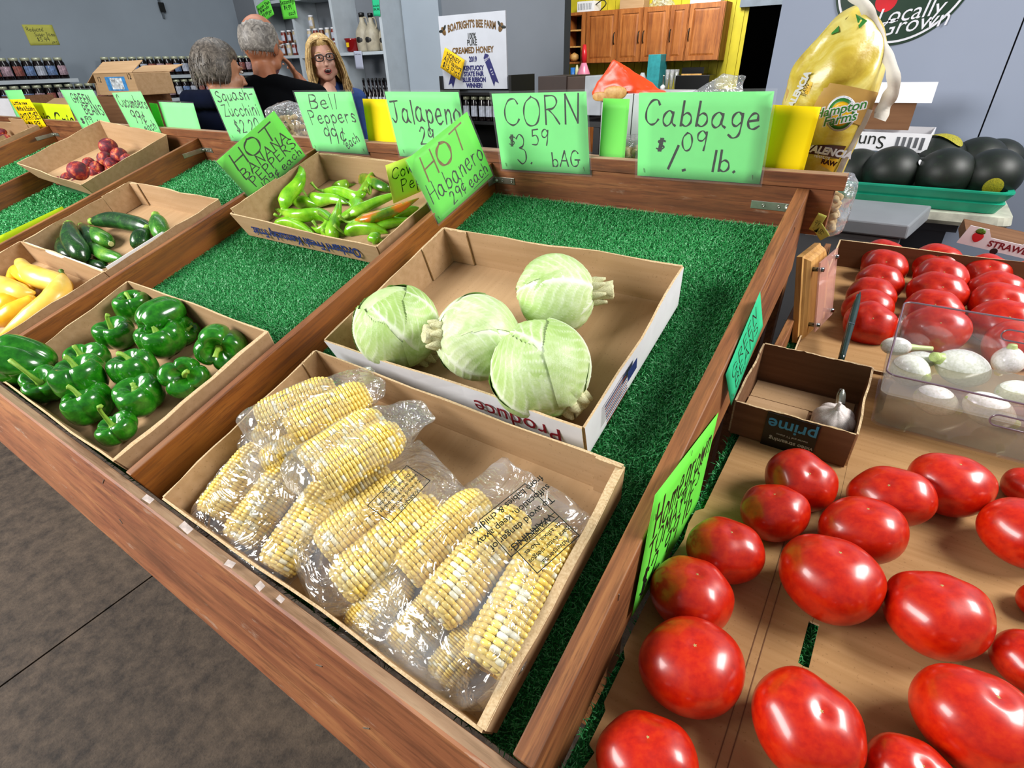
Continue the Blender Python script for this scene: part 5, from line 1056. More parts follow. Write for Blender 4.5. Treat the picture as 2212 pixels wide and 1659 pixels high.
text('print', 'KEEP', .03, black_ink, c2, tr(.12, .302, h + .09) @ rot('X', 76)); link('flap', MB().box(0, w, 0, .16, -.002, .002).me('flap'), card, c2, rel=tr(0, 0, h) @ rot('X', 205))
pbox('carton', 'brown carton at the left picture edge behind the potatoes sign', 'box', (2, 208), (70, 300), 1.76, .3, card_dk, 0, zb=TZ)
pbox('carton', 'pale blue-white carton corner at the left picture edge', 'box', (-60, 215), (12, 300), 1.5, .2, white_card, 0, zb=TZ)
m_nut = veg('roasted_nuts', [(.3, 'b99a68'), (.7, 'ddc69a')], 60, .8)
m_clear = clearmat('clear_bag_film', (.96, .97, .98, 1), .12, .08, .1, [(14, 2, 1.5)], hz=12)
def nutbag(label, px, py, Y, sx, sz, seed, tails=((0, 0, .05),), nn=60, loose=True):
    P = onY(px, py, Y); g = np.random.default_rng(seed); r = bag('nut_bag', label, 'bag', [((P[0] + x, P[1] + y, P[2] + z), .03) for x in (-sx, sx) for y in (-.05, .05) for z in (-sz, sz)], [(P[0] + a, P[1] + b_, P[2] + c) for a, b_, c in tails], seed, m=m_clear)
    b = MB(); base = grid_mesh('n', grid_sphere(lambda t, p: np.stack([.010 * np.sin(p) * np.cos(t), .010 * np.sin(p) * np.sin(t), .020 * np.cos(p) * (1 - .25 * np.cos(2 * p))], -1), 8, 7)); vv = [v.co.copy() for v in base.vertices]; ff = [tuple(p.vertices) for p in base.polygons]
    for k in range(nn):
        Q = tr(P[0] + g.uniform(-sx, sx), P[1] + g.uniform(-.06, .05), P[2] + g.uniform(-sz * 1.2, sz * .7)) @ orient(g.normal(size=3)); b.add([Q @ v for v in vv], ff)
    o = link('nuts', b.me('nuts', True), m_nut, r, Matrix()); o['kind'] = 'stuff'; return r
nutbag('clear bag of pale nuts between the banana pepper and Bell Peppers signs', 634, 272, 1.42, .07, .05, 31, ((-.09, 0, .09), (-.03, .02, .1)))
nutbag('clear bag of nuts behind the board right of the blank green card', 1372, 332, 1.36, .045, .02, 32, ((.0, 0, .05),))
wb, w, h, M = pbox('carton', 'tall white carton behind the card between the CORN and Cabbage signs', 'box', (1300, 201), (1425, 365), 1.40, .22, plain('grey_white_carton', 'bfc0c6', .5, var=.04), -6, zb=TZ2)
link('seam_tape', MB().box(w * .52, w * .53, -.001, 0, 0, h).me('seam_tape'), black, wb)
# orange net bag with a printed picture of peanuts
P = onY(1360, 182, 1.42); m_or = plain('orange_printed_film', 'f04a1c', .35, var=.15, scale=20, bump=.5, bsc=50)
ob = bag('snack_bag', 'orange bag printed with a peanut picture lying on the white carton', 'bag', [((P[0] - .10, P[1], P[2] - .02), .018), ((P[0] + .02, P[1], P[2] - .01), .03), ((P[0] + .10, P[1], P[2] - .035), .02), ((P[0] - .03, P[1] + .06, P[2]), .03)], [(P[0] - .055, P[1], P[2] + .065), (P[0] - .07, P[1] + .01, P[2] + .05), (P[0] + .15, P[1], P[2] - .05)], 33, m=m_or)
m_pn = veg('peanut_print', [(.3, 'b97a3a'), (.6, 'd9a35e'), (.8, 'e8c088')], 60, .5)
for k, (dx, dz, s) in enumerate(((-.03, -.02, 1.0), (-.075, -.03, .75))):
    def pf(t, p): return np.stack([.030 * np.cos(p) * 1.2, .004 * np.sin(p) * np.sin(t), .020 * np.sin(p) * np.cos(t) * (1 - .25 * np.cos(2 * p) * 0 - .18 * np.sin(p) ** 4)], -1)
    link('peanut_picture', grid_mesh('peanut_picture', grid_sphere(pf, 16, 14)), m_pn, ob, rel=WM(ob).inverted() @ tr(P[0] + dx, P[1] - .028, P[2] + dz) @ sc(s))
P = onY(1535, 190, 1.5); bag('plastic_bag', 'empty clear plastic bag slumped behind the Cabbage sign', 'bag', [((P[0] - .04, P[1], P[2] - .03), .02), ((P[0] + .07, P[1], P[2] - .02), .02)], [(P[0] - .10, P[1], P[2] - .04), (P[0] + .09, P[1], P[2] + .03), (P[0] + .02, P[1] + .03, P[2] + .035)], 34, m=m_clear)
# ---------------------------------------------------------------- left wall: jam shelves
m_jam = plain('dark_jam_glass', '140a0c', .12, var=.4, scale=12); m_lid = plain('pale_gold_lid', 'c9cdb0', .3, metal=.3, var=.1); m_lab = plain('jar_label', 'b8bdca', .5, var=.25, scale=18)
m_labs = [m_lab, plain('jar_label_pink', 'b99aa6', .5, var=.4, scale=30), plain('jar_label_blue', '6f8ab8', .5, var=.4, scale=30), plain('jar_label_red', '9a5348', .5, var=.4, scale=30)]
def jar_proto(r_, h):
    b = MB(); b.lathe([(r_ * .9, 0), (r_, h * .04), (r_, h * .74), (r_ * .80, h * .84), (r_ * .80, h * .88)], 14); body = b.me('jar_body', True)
    b = MB(); b.lathe([(r_ * .86, h * .86), (r_ * .86, h * .99), (r_ * .8, h)], 14); lid = b.me('lid', True)
    b = MB(); n = 6; vs = [(r_ * 1.02 * math.cos(a), r_ * 1.02 * math.sin(a), z) for z in (h * .18, h * .62) for a in np.linspace(-1.1, 1.1, n)]
    lab = mesh('label', vs, [(i, i + 1, n + i + 1, n + i) for i in range(n - 1)], True); return body, lid, lab
JP = jar_proto(.046, .195)
LABP = {}
JARN = {}
def jar(P, ang, label, group, proto, mats, cat='jar', name='jam_jar'):
    r = root(name, label, cat, tr(P) @ rot('Z', ang), group)
    for me, m, nm in zip(proto, mats, ('jar_body', 'lid', 'label')):
        o = link(nm, me, None, r); 
        if not len(me.materials): me.materials.append(m)
        o.material_slots[0].link = 'OBJECT'; o.material_slots[0].material = m
    return r
ZS1, ZS2, ZS3 = onX(280, 165, XL + .3)[2], onX(340, 214, XL + .3)[2], onX(340, 262, XL + .3)[2]
sh = root('jam_shelves', 'long white wall shelves of jam jars along the left grey wall', 'shelf', tr(XL, 3, 0))
y0_, y1_, y2_ = onX(0, 168, XL + .3)[1] - .4, onX(168, 168, XL + .3)[1], onX(232, 165, XL + .3)[1]
for (ya, yb, z) in ((y0_, y1_, ZS1), (y2_, YB - .1, ZS1), (y0_, YB - .1, ZS2), (y0_, YB - .1, ZS3)): link('shelf_board', MB().box(XL + .001, XL + .30, ya, yb, z - .035, z).me('shelf_board'), white_paint, sh, Matrix())
for yy in (y0_, y1_ - .03, y2_, 3.9): link('shelf_upright', MB().box(XL + .001, XL + .05, yy, yy + .03, ZS3 - .2, ZS1 - .036).me('shelf_upright'), white_paint, sh, Matrix())
k = 0
for (ya, yb, z, lb, gr) in ((y0_ + .1, y1_ - .05, ZS1, 'dark jam jar on the upper shelf, left run', 'jam jars on the upper shelf left run'), (y2_ + .06, YB - .15, ZS1, 'dark jam jar on the upper shelf, right run', 'jam jars on the upper shelf right run'), (y0_ + .3, YB - .2, ZS2, 'dark jam jar on the lower shelf', 'jam jars on the lower shelf'), (3.0, YB - .2, ZS3, 'dark jam jar on the bottom shelf', 'jam jars on the bottom shelf')):
    y = ya
    while y < yb: jar((XL + .235, y, z), 0 + (k * 37 % 21) - 10, lb, gr, JP, (m_jam, m_lid, m_labs[(k * 7 // 3) % 4])); y += .098; k += 1
hk = root('wall_bracket', 'small grey metal fixture high on the left wall', 'fixture', Matrix())
a, b = onX(335, -8, XL), onX(357, 40, XL); link('plate', MB().box(XL + .0, XL + .03, min(a[1], b[1]) + .03, max(a[1], b[1]) - .03, b[2], a[2]).me('plate'), plain('grey_metal', '757b82', .4, metal=.6), hk); link('slot', MB().box(XL + .03, XL + .035, a[1] + .06, b[1] - .05, b[2] + .06, a[2] - .06).me('slot'), black, hk)
a, b = onX(-30, 0, XL + .01), onX(22, 108, XL + .01)
fr_ = root('wall_poster', 'dark framed picture at the top left picture edge', 'picture', Matrix()); link('frame', MB().box(XL, XL + .03, a[1] - .5, b[1] - .1, b[2], b[2] + 1.0).me('frame'), black, fr_); link('print_panel', MB().box(XL + .03, XL + .034, a[1] - .45, b[1] - .22, b[2] + .12, b[2] + .4).me('print_panel'), plain('poster_brown', '8a5f45', .6), fr_)
# ---------------------------------------------------------------- back wall: spice unit
YU = YB - .35
un = root('shelving_unit', 'tall grey-white shelving unit with spices, jugs and bottles on the back wall', 'shelf', tr(-6, YU, 0))
def ux(px, py=100): return onY(px, py, YU)[0]
def uz(px, py): return onY(px, py, YU)[2]
zA, zB, zC = uz(620, 120), uz(690, 118), uz(780, 112); zTop = uz(640, 6); xs_ = [ux(572), ux(644), ux(728), ux(829)]
for i, xx in enumerate(xs_): link('upright', MB().box(xx - .02, xx + .02, YU, YB - .002, .0, 3.2 if i > 1 else zTop + .08).me('upright'), white_paint, un, Matrix())
for (a, b, z) in ((0, 1, zA), (1, 2, zB), (2, 3, zC), (0, 2, zTop + .05), (2, 3, zC + 1.1), (0, 3, uz(700, 232)), (0, 3, .4)): link('shelf_board', MB().box(xs_[a] + .02, xs_[b] - .02, YU + .005, YB - .002, z - .03, z).me('shelf_board'), white_paint, un, Matrix())
m_sp = [plain('spice_brown', '6a3a24', .3, var=.3), plain('spice_cream', 'b9a888', .3, var=.2), plain('spice_red', '7c2e22', .3, var=.3)]
SPJ = jar_proto(.032, .13)
def ujar(px, py, lb, m, gr='spice jars in the shelving unit', z=None, dy=.08): jar((ux(px, py), YU + dy, uz(px, py) if z is None else z), -90, lb, gr, SPJ, (m, white, m_labs[0]), name='spice_jar')
for i, px in enumerate((604, 616, 628, 638)): ujar(px, 118, 'spice jar in the bottom row of the left compartment', m_sp[i % 3], z=zA)
for i, px in enumerate((604, 617, 629)): ujar(px, 92, 'spice jar stacked on top in the left compartment', m_sp[(i + 2) % 3], z=zA + .131)
for i, px in enumerate((660, 672, 684, 696, 708, 718)): ujar(px, 118, 'spice jar in the bottom row of the middle compartment', m_sp[i % 3], z=zB)
for i, px in enumerate((660, 673, 686, 699, 712)): ujar(px, 88, 'spice jar in the second row of the middle compartment', m_sp[(i + 1) % 3], z=zB + .131)
for i, px in enumerate((663, 714)): ujar(px, 60, 'spice jar on top of the middle stack, ' + ('left', 'right')[i], m_sp[1 - i], z=zB + .262, gr=None)
m_jug = plain('stoneware_cream', 'a89f8a', .45, var=.2, scale=10); m_jb = plain('stoneware_black_print', '22221f', .5, var=.3)
for i, (px, dy, s, lb) in enumerate(((771, .13, 1.04, 'rear cream stoneware jug with a black cap'), (794, .10, 1.0, 'front cream stoneware jug with a black round picture'), (817, .14, .9, 'cream jug half hidden by the right upright'))):
    r = root('jug', lb, 'jug', tr(ux(px), YU + dy, zC) @ sc(.86 * s)); b = MB(); b.lathe([(.085, 0), (.10, .02), (.105, .16), (.095, .22), (.05, .29), (.032, .32), (.03, .37)], 20); link('jug_body', b.me('jug_body', True), m_jug, r)
    b = MB(); b.lathe([(.036, .365), (.036, .405), (.03, .41)], 14); link('cap', b.me('cap', True), black, r); link('handle', sweep('handle', [(.03, 0, .36), (.075, 0, .35), (.09, 0, .28), (.07, 0, .245)], [.009, .008, .009], 8), m_jug, r)
    def disc(t, p): return np.stack([.055 * np.sin(p) * np.cos(t), .004 * np.cos(p) - .105 + .018 * np.sin(p) ** 2, .06 * np.sin(p) * np.sin(t) + .13], -1)
    link('printed_emblem', grid_mesh('printed_emblem', grid_sphere(disc, 20, 6)), m_jb, r)
r = root('bowl', 'glossy dark red pot beside the stoneware jugs', 'bowl', tr(ux(750), YU + .1, zC) @ sc(.85)); b = MB(); b.lathe([(.07, 0), (.10, .02), (.105, .13), (.12, .155), (.11, .16), (.09, .12), (.0001, .02)], 20); link('pot', b.me('pot', True), plain('red_glaze', '7a0f12', .12), r)
link('tag', MB().box(-.02, .03, -.112, -.109, .06, .11).me('tag'), p_gold, r)
m_btl = plain('dark_syrup_glass', '12090a', .08, var=.3)
BT = None
for i, px in enumerate((765, 776, 785, 793, 801, 809, 817, 771, 788, 805)):
    dy = .06 if i < 7 else .2; r = root('bottle', 'dark slim syrup bottle in the ' + ('front' if i < 7 else 'rear') + ' row of the right compartment', 'bottle', tr(ux(px) + (0 if i < 7 else .02), YU + dy, uz(700, 232) - .0), 'syrup bottles in the right compartment')
    if BT is None:
        b = MB(); b.lathe([(.03, 0), (.032, .01), (.032, .15), (.014, .20), (.012, .27)], 12); c = MB(); c.lathe([(.015, .265), (.015, .30), (.012, .305)], 10); d = MB(); n = 6; BT = (b.me('bottle_glass', True), c.me('cap', True), mesh('label', [(.033 * math.cos(a), .033 * math.sin(a), z) for z in (.03, .12) for a in np.linspace(-2.4, -.8, n)], [(i_, i_ + 1, n + i_ + 1, n + i_) for i_ in range(n - 1)]))
    for me, m, nm in zip(BT, (m_btl, black, m_labs[0]), ('bottle_glass', 'cap', 'label')): link(nm, me, m, r)
for (tl_, tr__, bl_, m, L_, lb) in (((545, 20), (571, 0), (566, 50), p_lime, [('Amish Tea', .05, .7, .15, .95, 0, .03), ('Blends', .15, .5, .15, .8, 0, .03), ('$9.99 jar', .2, .2, .17, .9, 0, .03)], 'tilted green tea blends price card at the top left of the unit'),
        ((608, -2), (640, -6), (612, 42), p_lime, [('Seasonings', .02, .72, .2, .98, 3, .03), ('$4.99', .2, .46, .2, .7, 0, .03), ('each', .45, .16, .2, .9, 4, .03)], 'green Seasonings $4.99 each card on the top shelf edge'),
        ((805, -6), (820, -6), (807, 35), p_teal, [('each', .1, .5, .12, .9, 0, .05), ('$4.99', .1, .3, .12, .9, 0, .05)], 'narrow dark green card at the top of the right compartment'),
        ((767, 110), (784, 110), (769, 149), plain('list_paper', 'a9adbf', .6, var=.05), [('a', .1, .8, .05, .9, 0, .02)], 'small white typed list hanging from the jug shelf')):
    Yq = YU - .01; sign(lb, onY(*tl_, Yq), onY(*tr__, Yq), onY(*bl_, Yq), m, L_, sleeve=False, seed=40)
# ---------------------------------------------------------------- honey board
YH = 3.45; A_, B_, C_ = onY(956, 35, YH), onY(1103, 22, YH), onY(959, 192, YH)
hbM = frame(C_, B_ - A_, A_ - C_); hw_, hh_ = np.linalg.norm(B_ - A_), np.linalg.norm(A_ - C_)
hb_ = root('honey_board', 'white creamed honey notice board with gold lettering and blue ribbons', 'sign', hbM); link('panel', MB().box(0, hw_, 0, hh_, -.012, 0).me('panel'), plain('board_white', 'b9bcc4', .5, var=.03), hb_)
navy = plain('navy_print', '17195c', .5, var=.1); gold_ink = plain('brown_gold_print', '6b4a14', .5, var=.5, scale=120); wprint = plain('white_print', 'd8d8e0', .5, var=.02)
me = text_me("BOATRIGHT'S BEE FARM", .05, .0003, bold=.002); W2 = hw_ * .72; mx_ = max(v.co.x for v in me.vertices)
for v in me.vertices: v.co.x *= W2 / 2 / mx_; v.co.y = v.co.y * 1.25 - .45 * v.co.x ** 2 + .0
link('print', me, gold_ink, hb_, rel=tr(hw_ * .5, hh_ * .865, .001))
for s, y, z, m, sx in (('100%', .71, .046, black_ink, .8), ('PURE', .625, .046, black_ink, .85), ('CREAMED HONEY', .525, .046, gold_ink, 1.0), ('2019', .405, .040, navy, .9), ('KENTUCKY', .285, .036, navy, 1.0), ('STATE FAIR', .205, .036, navy, 1.0), ('BLUE RIBBON', .125, .036, navy, 1.0), ('WINNER!', .045, .036, navy, 1.0)):
    link('print', text_me(s, z, .0003, bold=.0018 if m is not black_ink else .0008), m, hb_, rel=tr(hw_ * .5, hh_ * y, .001) @ sc(sx, 1.15, 1))
for (x, y, a) in ((.70, .44, 25), (.26, .42, -25)):
    rb = link('ribbon', mesh('ribbon', [(-.024, 0, 0), (.024, 0, 0), (.024, -.20, 0), (0, -.175, 0), (-.024, -.20, 0), (0, .02, 0)] + [(-.024, 0, .0006), (.024, 0, .0006), (.024, -.20, .0006), (0, -.175, .0006), (-.024, -.20, .0006), (0, .02, .0006)], [(6, 11, 7), (6, 7, 8, 9), (6, 9, 10), (0, 1, 5), (0, 3, 2, 1), (0, 4, 3)]), navy, hb_, rel=tr(hw_ * x, hh_ * y, .001) @ rot('Z', a))
    if a > 0: link('print', text_me('2019', .024), wprint, rb, rel=tr(0, -.02, .001) @ rot('Z', -0)); link('print', text_me('K S F', .022), wprint, rb, rel=tr(0, -.11, .001) @ rot('Z', -90))
for x, s_ in ((.07, 1), (.93, -1)):
    b = link('printed_bee', grid_mesh('printed_bee', grid_sphere(lambda t, p: np.stack([.018 * np.sin(p) * np.cos(t) * s_, .03 * np.cos(p), .0006 * np.sin(p) * np.sin(t)], -1), 12, 8)), gold_ink, hb_, rel=tr(hw_ * x, hh_ * .80, .0015) @ rot('Z', 30 * s_))
    for q in (-1, 1): link('printed_wing', grid_mesh('printed_wing', grid_sphere(lambda t, p: np.stack([.022 * np.sin(p) * np.cos(t), .009 * np.cos(p), .0006 * np.sin(p) * np.sin(t)], -1), 10, 6)), black_ink, b, rel=tr(q * .02, .012, .0004) @ rot('Z', 25 * q))
Yq = YH - .02; sign('gold HONEY All Flavors $13 Pint card tilted on the white honey board', onY(961, 102, Yq), onY(1004, 130, Yq), onY(951, 146, Yq), p_gold, [('HONEY', .15, .68, .2, .82, 0, .03), ('All Flavors', .08, .42, .2, .95, 0, .03), ('$13 Pint', .08, .12, .24, .92, 0, .03)], seed=41, sleeve=False)
rk = root('display_rack', 'black wire rack under the honey board holding a row of jars', 'rack', tr(0, 0, 0))
a, b = onY(957, 196, YH), onY(1105, 196, YH); zr = onY(1040, 256, YH)[2]
for xx in (a[0], b[0]): link('rack_post', MB().box(xx - .012, xx + .012, YH - .02, YH + .3, 0, a[2] + (.1)).me('rack_post'), black, rk)
for z in (a[2] - .01, zr - .02, zr - .4, .1): link('rack_shelf', MB().box(a[0], b[0], YH - .02, YH + .3, z - .02, z).me('rack_shelf'), black, rk)
link('rack_back', MB().box(a[0], b[0], YH + .3, YH + .31, .1, a[2]).me('rack_back'), black, rk)
for i, px in enumerate((985, 1001, 1018, 1035, 1050, 1066, 1082)): jar((onY(px, 230, YH)[0], YH + .05, zr - .02), -90, 'dark honey jar on the black rack under the white board', 'honey jars on the black rack', jar_proto(.034, .17) if i == 0 else HJ, (m_jam, m_lid, m_labs[0])) if i else globals().update(HJ=jar_proto(.034, .17))
# ================================================================ KITCHEN THROUGH THE OPENING
YC = YK - .36
def kx(px, py=80): return onY(px, py, YC)[0]
def kz(py, px=1400): return onY(px, py, YC)[2]
zc0, zc1 = (onY(1268, 135, YC)[2] + onY(1539, 133, YC)[2]) / 2, (onY(1268, 24, YC)[2] + onY(1552, 4, YC)[2]) / 2
bh = plain('dark_bronze_handle', '1d1712', .4, metal=.4)
def cab(px0, px1, label, hside, open_=False):
    x0, x1 = kx(px0) + .004, kx(px1) - .004; w = x1 - x0; h = zc1 - zc0; r = root('kitchen_cabinet', label, 'cabinet', tr(x0, YC, zc0), 'oak wall cabinets')
    if open_:
        b = MB(); b.box(0, .03, 0, .33, 0, h); b.box(w - .07, w, 0, .33, 0, h); b.box(.03, w - .07, 0, .33, 0, .03); b.box(.03, w - .07, 0, .33, h - .04, h); link('cabinet_body', b.me('cabinet_body'), oak, r)
        link('back_panel', MB().box(.03, w - .07, .32, .33, .03, h - .04).me('back_panel'), black, r)
        for z in (.34, .66): link('shelf_board', MB().box(.03, w - .07, .01, .32, h * z - .01, h * z + .01).me('shelf_board'), pine, r)
        b = MB(); b.lathe([(.05, 0), (.08, .04), (.07, .09), (.0001, .13)], 12); link('basket', b.me('basket', True), pine, r, rel=tr(w * .3, .12, .04)); return
    link('cabinet_body', MB().box(0, w, .02, .33, 0, h).me('cabinet_body'), oak, r); g = .008; fw = .065
    d = MB(); d.box(g, fw, 0, .02, g, h - g); d.box(w - fw, w - g, 0, .02, g, h - g); d.box(fw, w - fw, 0, .02, g, fw); d.box(fw, w - fw, 0, .02, h - fw, h - g); d.box(fw, w - fw, .012, .02, fw, h - fw)
    do = link('door', d.me('door'), oak, r)
    pp = MB(); pp.hexa([(fw + .004, .012, fw + .004), (w - fw - .004, .012, fw + .004), (w - fw - .004, .012, h - fw - .004), (fw + .004, .012, h - fw - .004), (fw + .03, .003, fw + .03), (w - fw - .03, .003, fw + .03), (w - fw - .03, .003, h - fw - .03), (fw + .03, .003, h - fw - .03)]); link('raised_panel', pp.me('raised_panel'), oak, do)
    hx = w - .035 if hside > 0 else .035; link('handle', sweep('handle', [(hx, 0, h * .36), (hx, -.03, h * .39), (hx, -.035, h * .47), (hx, -.03, h * .55), (hx, 0, h * .58)], [.007, .009, .007], 8), bh, do)
cab(1222, 1264, 'open-sided oak cabinet end with small shelves, leftmost', 0, True)
cab(1264, 1332, 'widest oak cabinet door beside the open shelves', 1); cab(1332, 1385, 'second oak cabinet door from the left', 1); cab(1385, 1442, 'third oak cabinet door, middle of the run', -1); cab(1442, 1482, 'narrowest oak cabinet door', -1); cab(1482, 1558, 'rightmost oak cabinet door beside the yellow wall', -1)
def kthing(name, label, cat): return root(name, label, cat, Matrix())
def kbox(name, label, cat, tl, br, Y, dep, m, **k): return pbox(name, label, cat, tl, br, Y, dep, m, **k)
r, w, h, M = kbox('basket', 'white slatted plastic basket on top of the oak cabinets', 'basket', (1247, 4), (1283, 24), YC + .02, .25, white)
for i in range(9): link('slat_gap', MB().box(w * (.08 + .09 * i), w * (.11 + .09 * i), -.003, 0, h * .2, h * .8).me('slat_gap'), grey_dark, r)
link('handle', sweep('handle', [(w, .05, h * .6), (w + .12, .05, h * 1.0), (w + .18, .05, h * .6), (w + .08, .05, 0)], [.008, .008], 6), black, r)
kbox('carton', 'brown carton on top of the middle oak cabinet', 'box', (1340, -10), (1390, 16), YC + .04, .22, card)
P = onY(1430, 8, YC + .12); bag('plastic_bag', 'crumpled clear bag on top of the oak cabinets', 'bag', [((P[0] - .15, P[1], P[2] - .04), .06), ((P[0] + .15, P[1], P[2] - .04), .06), ((P[0], P[1], P[2] + .05), .1)], [(P[0], P[1], P[2] + .2)], 51, m=m_clear, amp=.02)
kbox('box', 'flat white box on top of the rightmost oak cabinets', 'box', (1492, -6), (1556, 6), YC + .04, .2, white)
# counter and things on it
zK = onY(1400, 196, YC - .25)[2]
kc = root('kitchen_counter', 'dark kitchen counter under the oak cabinets', 'counter', tr(0, 0, 0)); xk0, xk1 = onY(1215, 196, YC - .25)[0] - 1.2, onY(1580, 196, YC - .25)[0]
link('cabinet_body', MB().box(xk0, xk1, YC - .25, YK - .03, 0, zK - .04).me('cabinet_body'), oak, kc); link('worktop', MB().box(xk0 - .02, xk1 + .02, YC - .28, YK - .03, zK - .04, zK).me('worktop'), plain('dark_worktop', '2b2622', .4), kc)
def stand_on(name, label, cat, px0, px1, pytop, prof, m, cap=None, Y=YC - .1, part='body', z0=None):
    z0 = zK if z0 is None else z0; x0, x1 = onY(px0, pytop, Y)[0], onY(px1, pytop, Y)[0]; H = onY((px0 + px1) / 2, pytop, Y)[2] - z0; R = (x1 - x0) / 2
    r = root(name, label, cat, tr((x0 + x1) / 2, Y, z0)); b = MB(); b.lathe([(max(q * R, .0005), z * H) for q, z in prof], 16); link(part, b.me(part, True), m, r)
    if cap: b = MB(); b.lathe([(q * R, z * H) for q, z in cap[0]], 12); link('cap', b.me('cap', True), cap[1], r)
    return r
pink = plain('pink_liquid_soap', 'e58aa8', .25, var=.15); redp = plain('red_plastic', 'c8202a', .3); bluep = plain('blue_plastic', '2a6fc0', .3); tealp = plain('teal_box_print', '2f8f96', .5, var=.15, scale=14)
stand_on('detergent_bottle', 'pink liquid bottle with a red spout under the open oak cabinet', 'bottle', 1249, 1274, 134, [(.85, 0), (1, .1), (1, .6), (.6, .85), (.35, 1)], pink, ([(.4, .95), (.45, 1.25), (.25, 1.6)], redp))
stand_on('cup', 'blue cup left of the pink bottle', 'cup', 1233, 1242, 146, [(.8, 0), (1, 1)], bluep)
stand_on('bottle', 'pale yellow-white bottle between the blue cup and the pink bottle', 'bottle', 1243, 1250, 140, [(1, 0), (1, .8), (.4, 1)], plain('cream_plastic', 'd0cfa0', .4))
kbox('box', 'tall teal box standing on the kitchen counter', 'box', (1401, 118), (1420, 200), YC - .2, .3, tealp)
for i, px in enumerate((1443, 1453, 1463)): stand_on('drinking_glass', 'clear drinking glass on the counter, ' + ('left', 'middle', 'right')[i] + ' one beside the black toaster', 'glass', px - 5, px + 5, 150, [(.7, .0), (1, 1), (.92, 1), (.6, .1)], m_clear)
r, w, h, M = kbox('toaster_oven', 'black toaster oven with a tray on top under the right oak cabinets', 'oven', (1460, 163), (1528, 199), YC - .15, .3, black); link('tray', MB().box(w * .15, w * .75, .02, .25, h, h + .02).me('tray'), pine, r); link('pan', MB().box(w * .15, w * .8, .02, .25, h + .021, h + .10).me('pan'), black, r)
stand_on('jar', 'pale round grey container left of the teal box', 'container', 1380, 1397, 157, [(.7, 0), (1, .35), (.95, .7), (.4, 1)], plain('pale_grey_ceramic', 'aab2b8', .3))
stand_on('bottle', 'small white pump bottle in front of the glasses', 'bottle', 1427, 1437, 183, [(1, 0), (1, .7), (.35, 1)], white, ([(.3, 1), (.3, 2.4), (.5, 2.6)], steel), Y=YC - .2)
# nearer things in the opening, on a low side table
stb = root('side_table', 'dark side table carrying the brown crates and the white cabinet', 'table', Matrix()); qa, qb = onY(1158, 250, 3.3), onY(1310, 250, 3.3); link('table_top', MB().box(qa[0], qb[0] + .1, 3.05, 3.7, qa[2] - .03, qa[2] - .001).me('table_top'), black, stb)
for xx in (qa[0] + .03, qb[0] + .05):
    for yy in (3.08, 3.64): link('leg', MB().box(xx - .02, xx + .02, yy - .02, yy + .02, 0, qa[2] - .031).me('leg'), black, stb)

kbox('carton', 'dark brown wooden crate standing under the grey wall opening', 'box', (1162, 165), (1222, 250), 3.3, .35, plain('dark_brown_crate', '2c1a12', .6))
kbox('carton', 'second dark brown crate right of the first, with a bronze latch', 'box', (1223, 166), (1268, 250), 3.31, .35, plain('dark_brown_crate_2', '3a2417', .6))
r, w, h, M = kbox('freezer_box', 'white and grey cabinet with a wooden knob behind the CORN sign', 'cabinet', (1264, 164), (1296, 250), 3.1, .25, plain('cool_white_box', 'a3a8ae', .5)); link('knob', grid_mesh('knob', grid_sphere(lambda t, p: .018 * np.stack([np.sin(p) * np.cos(t), np.sin(p) * np.sin(t), np.cos(p)], -1), 10, 8)), pine, r, rel=tr(w * .75, -.01, h * .66))
# ================================================================ RIGHT SIDE: COOLER, MELONS, PEANUT BAG, ROUND SIGN
m_cool = plain('grey_cooler_plastic', '84878c', .5, var=.05); m_teal = plain('green_tray_plastic', '1a9a78', .35, var=.12, scale=10); m_dirt = plain('dirty_white_plastic', 'c0bfae', .6, var=.25, scale=14)
YT = 2.42
a, b = onY(1782, 385, YT), onY(2195, 425, YT); x0, x1 = a[0], b[0]; zt = (a[2] + b[2]) / 2; zb2 = onY(1990, 452, YT)[2]
def rr(w, d, r, z): return roundrect(w, d, r, 4, z)
def tub(levels, cx, cy, name, m, parent, hollow=.0):
    vs = []; fs = []; n = None
    for (w, d, r, z) in levels: q = rr(w, d, r, z); n = len(q); vs += [(cx + x, cy + y, zz) for x, y, zz in q]
    for k in range(len(levels) - 1): fs += [(k * n + i, k * n + (i + 1) % n, k * n + n + (i + 1) % n, k * n + n + i) for i in range(n)]
    fs += [tuple(range(n - 1, -1, -1)), tuple(range((len(levels) - 1) * n, len(levels) * n))]; return link(name, mesh(name, vs, fs), m, parent)
cx_, hwid = (x0 + x1) / 2 - .05, (x1 - x0) / 2 + .05; cy_ = YT + .27
mt = root('melon_tray', 'green plastic tray full of dark watermelons by the grey wall', 'tray', Matrix())
H_ = zt - zb2; tub([(hwid - .03, .24, .03, zb2), (hwid - .012, .257, .035, zb2 + H_ * .45), (hwid - .02, .25, .035, zb2 + H_ * .5), (hwid, .27, .04, zt - .006), (hwid, .27, .04, zt), (hwid - .02, .25, .035, zt), (hwid - .04, .23, .03, zb2 + .02)], cx_, cy_, 'tray_shell', m_teal, mt)
mt2 = root('tub_lid', 'dirty white plastic rim board under the green melon tray', 'board', Matrix()); tub([(hwid + .01, .28, .04, zb2 - .045), (hwid + .025, .29, .045, zb2 - .03), (hwid + .02, .285, .045, zb2 - .002)], cx_, cy_, 'rim_board', m_dirt, mt2)
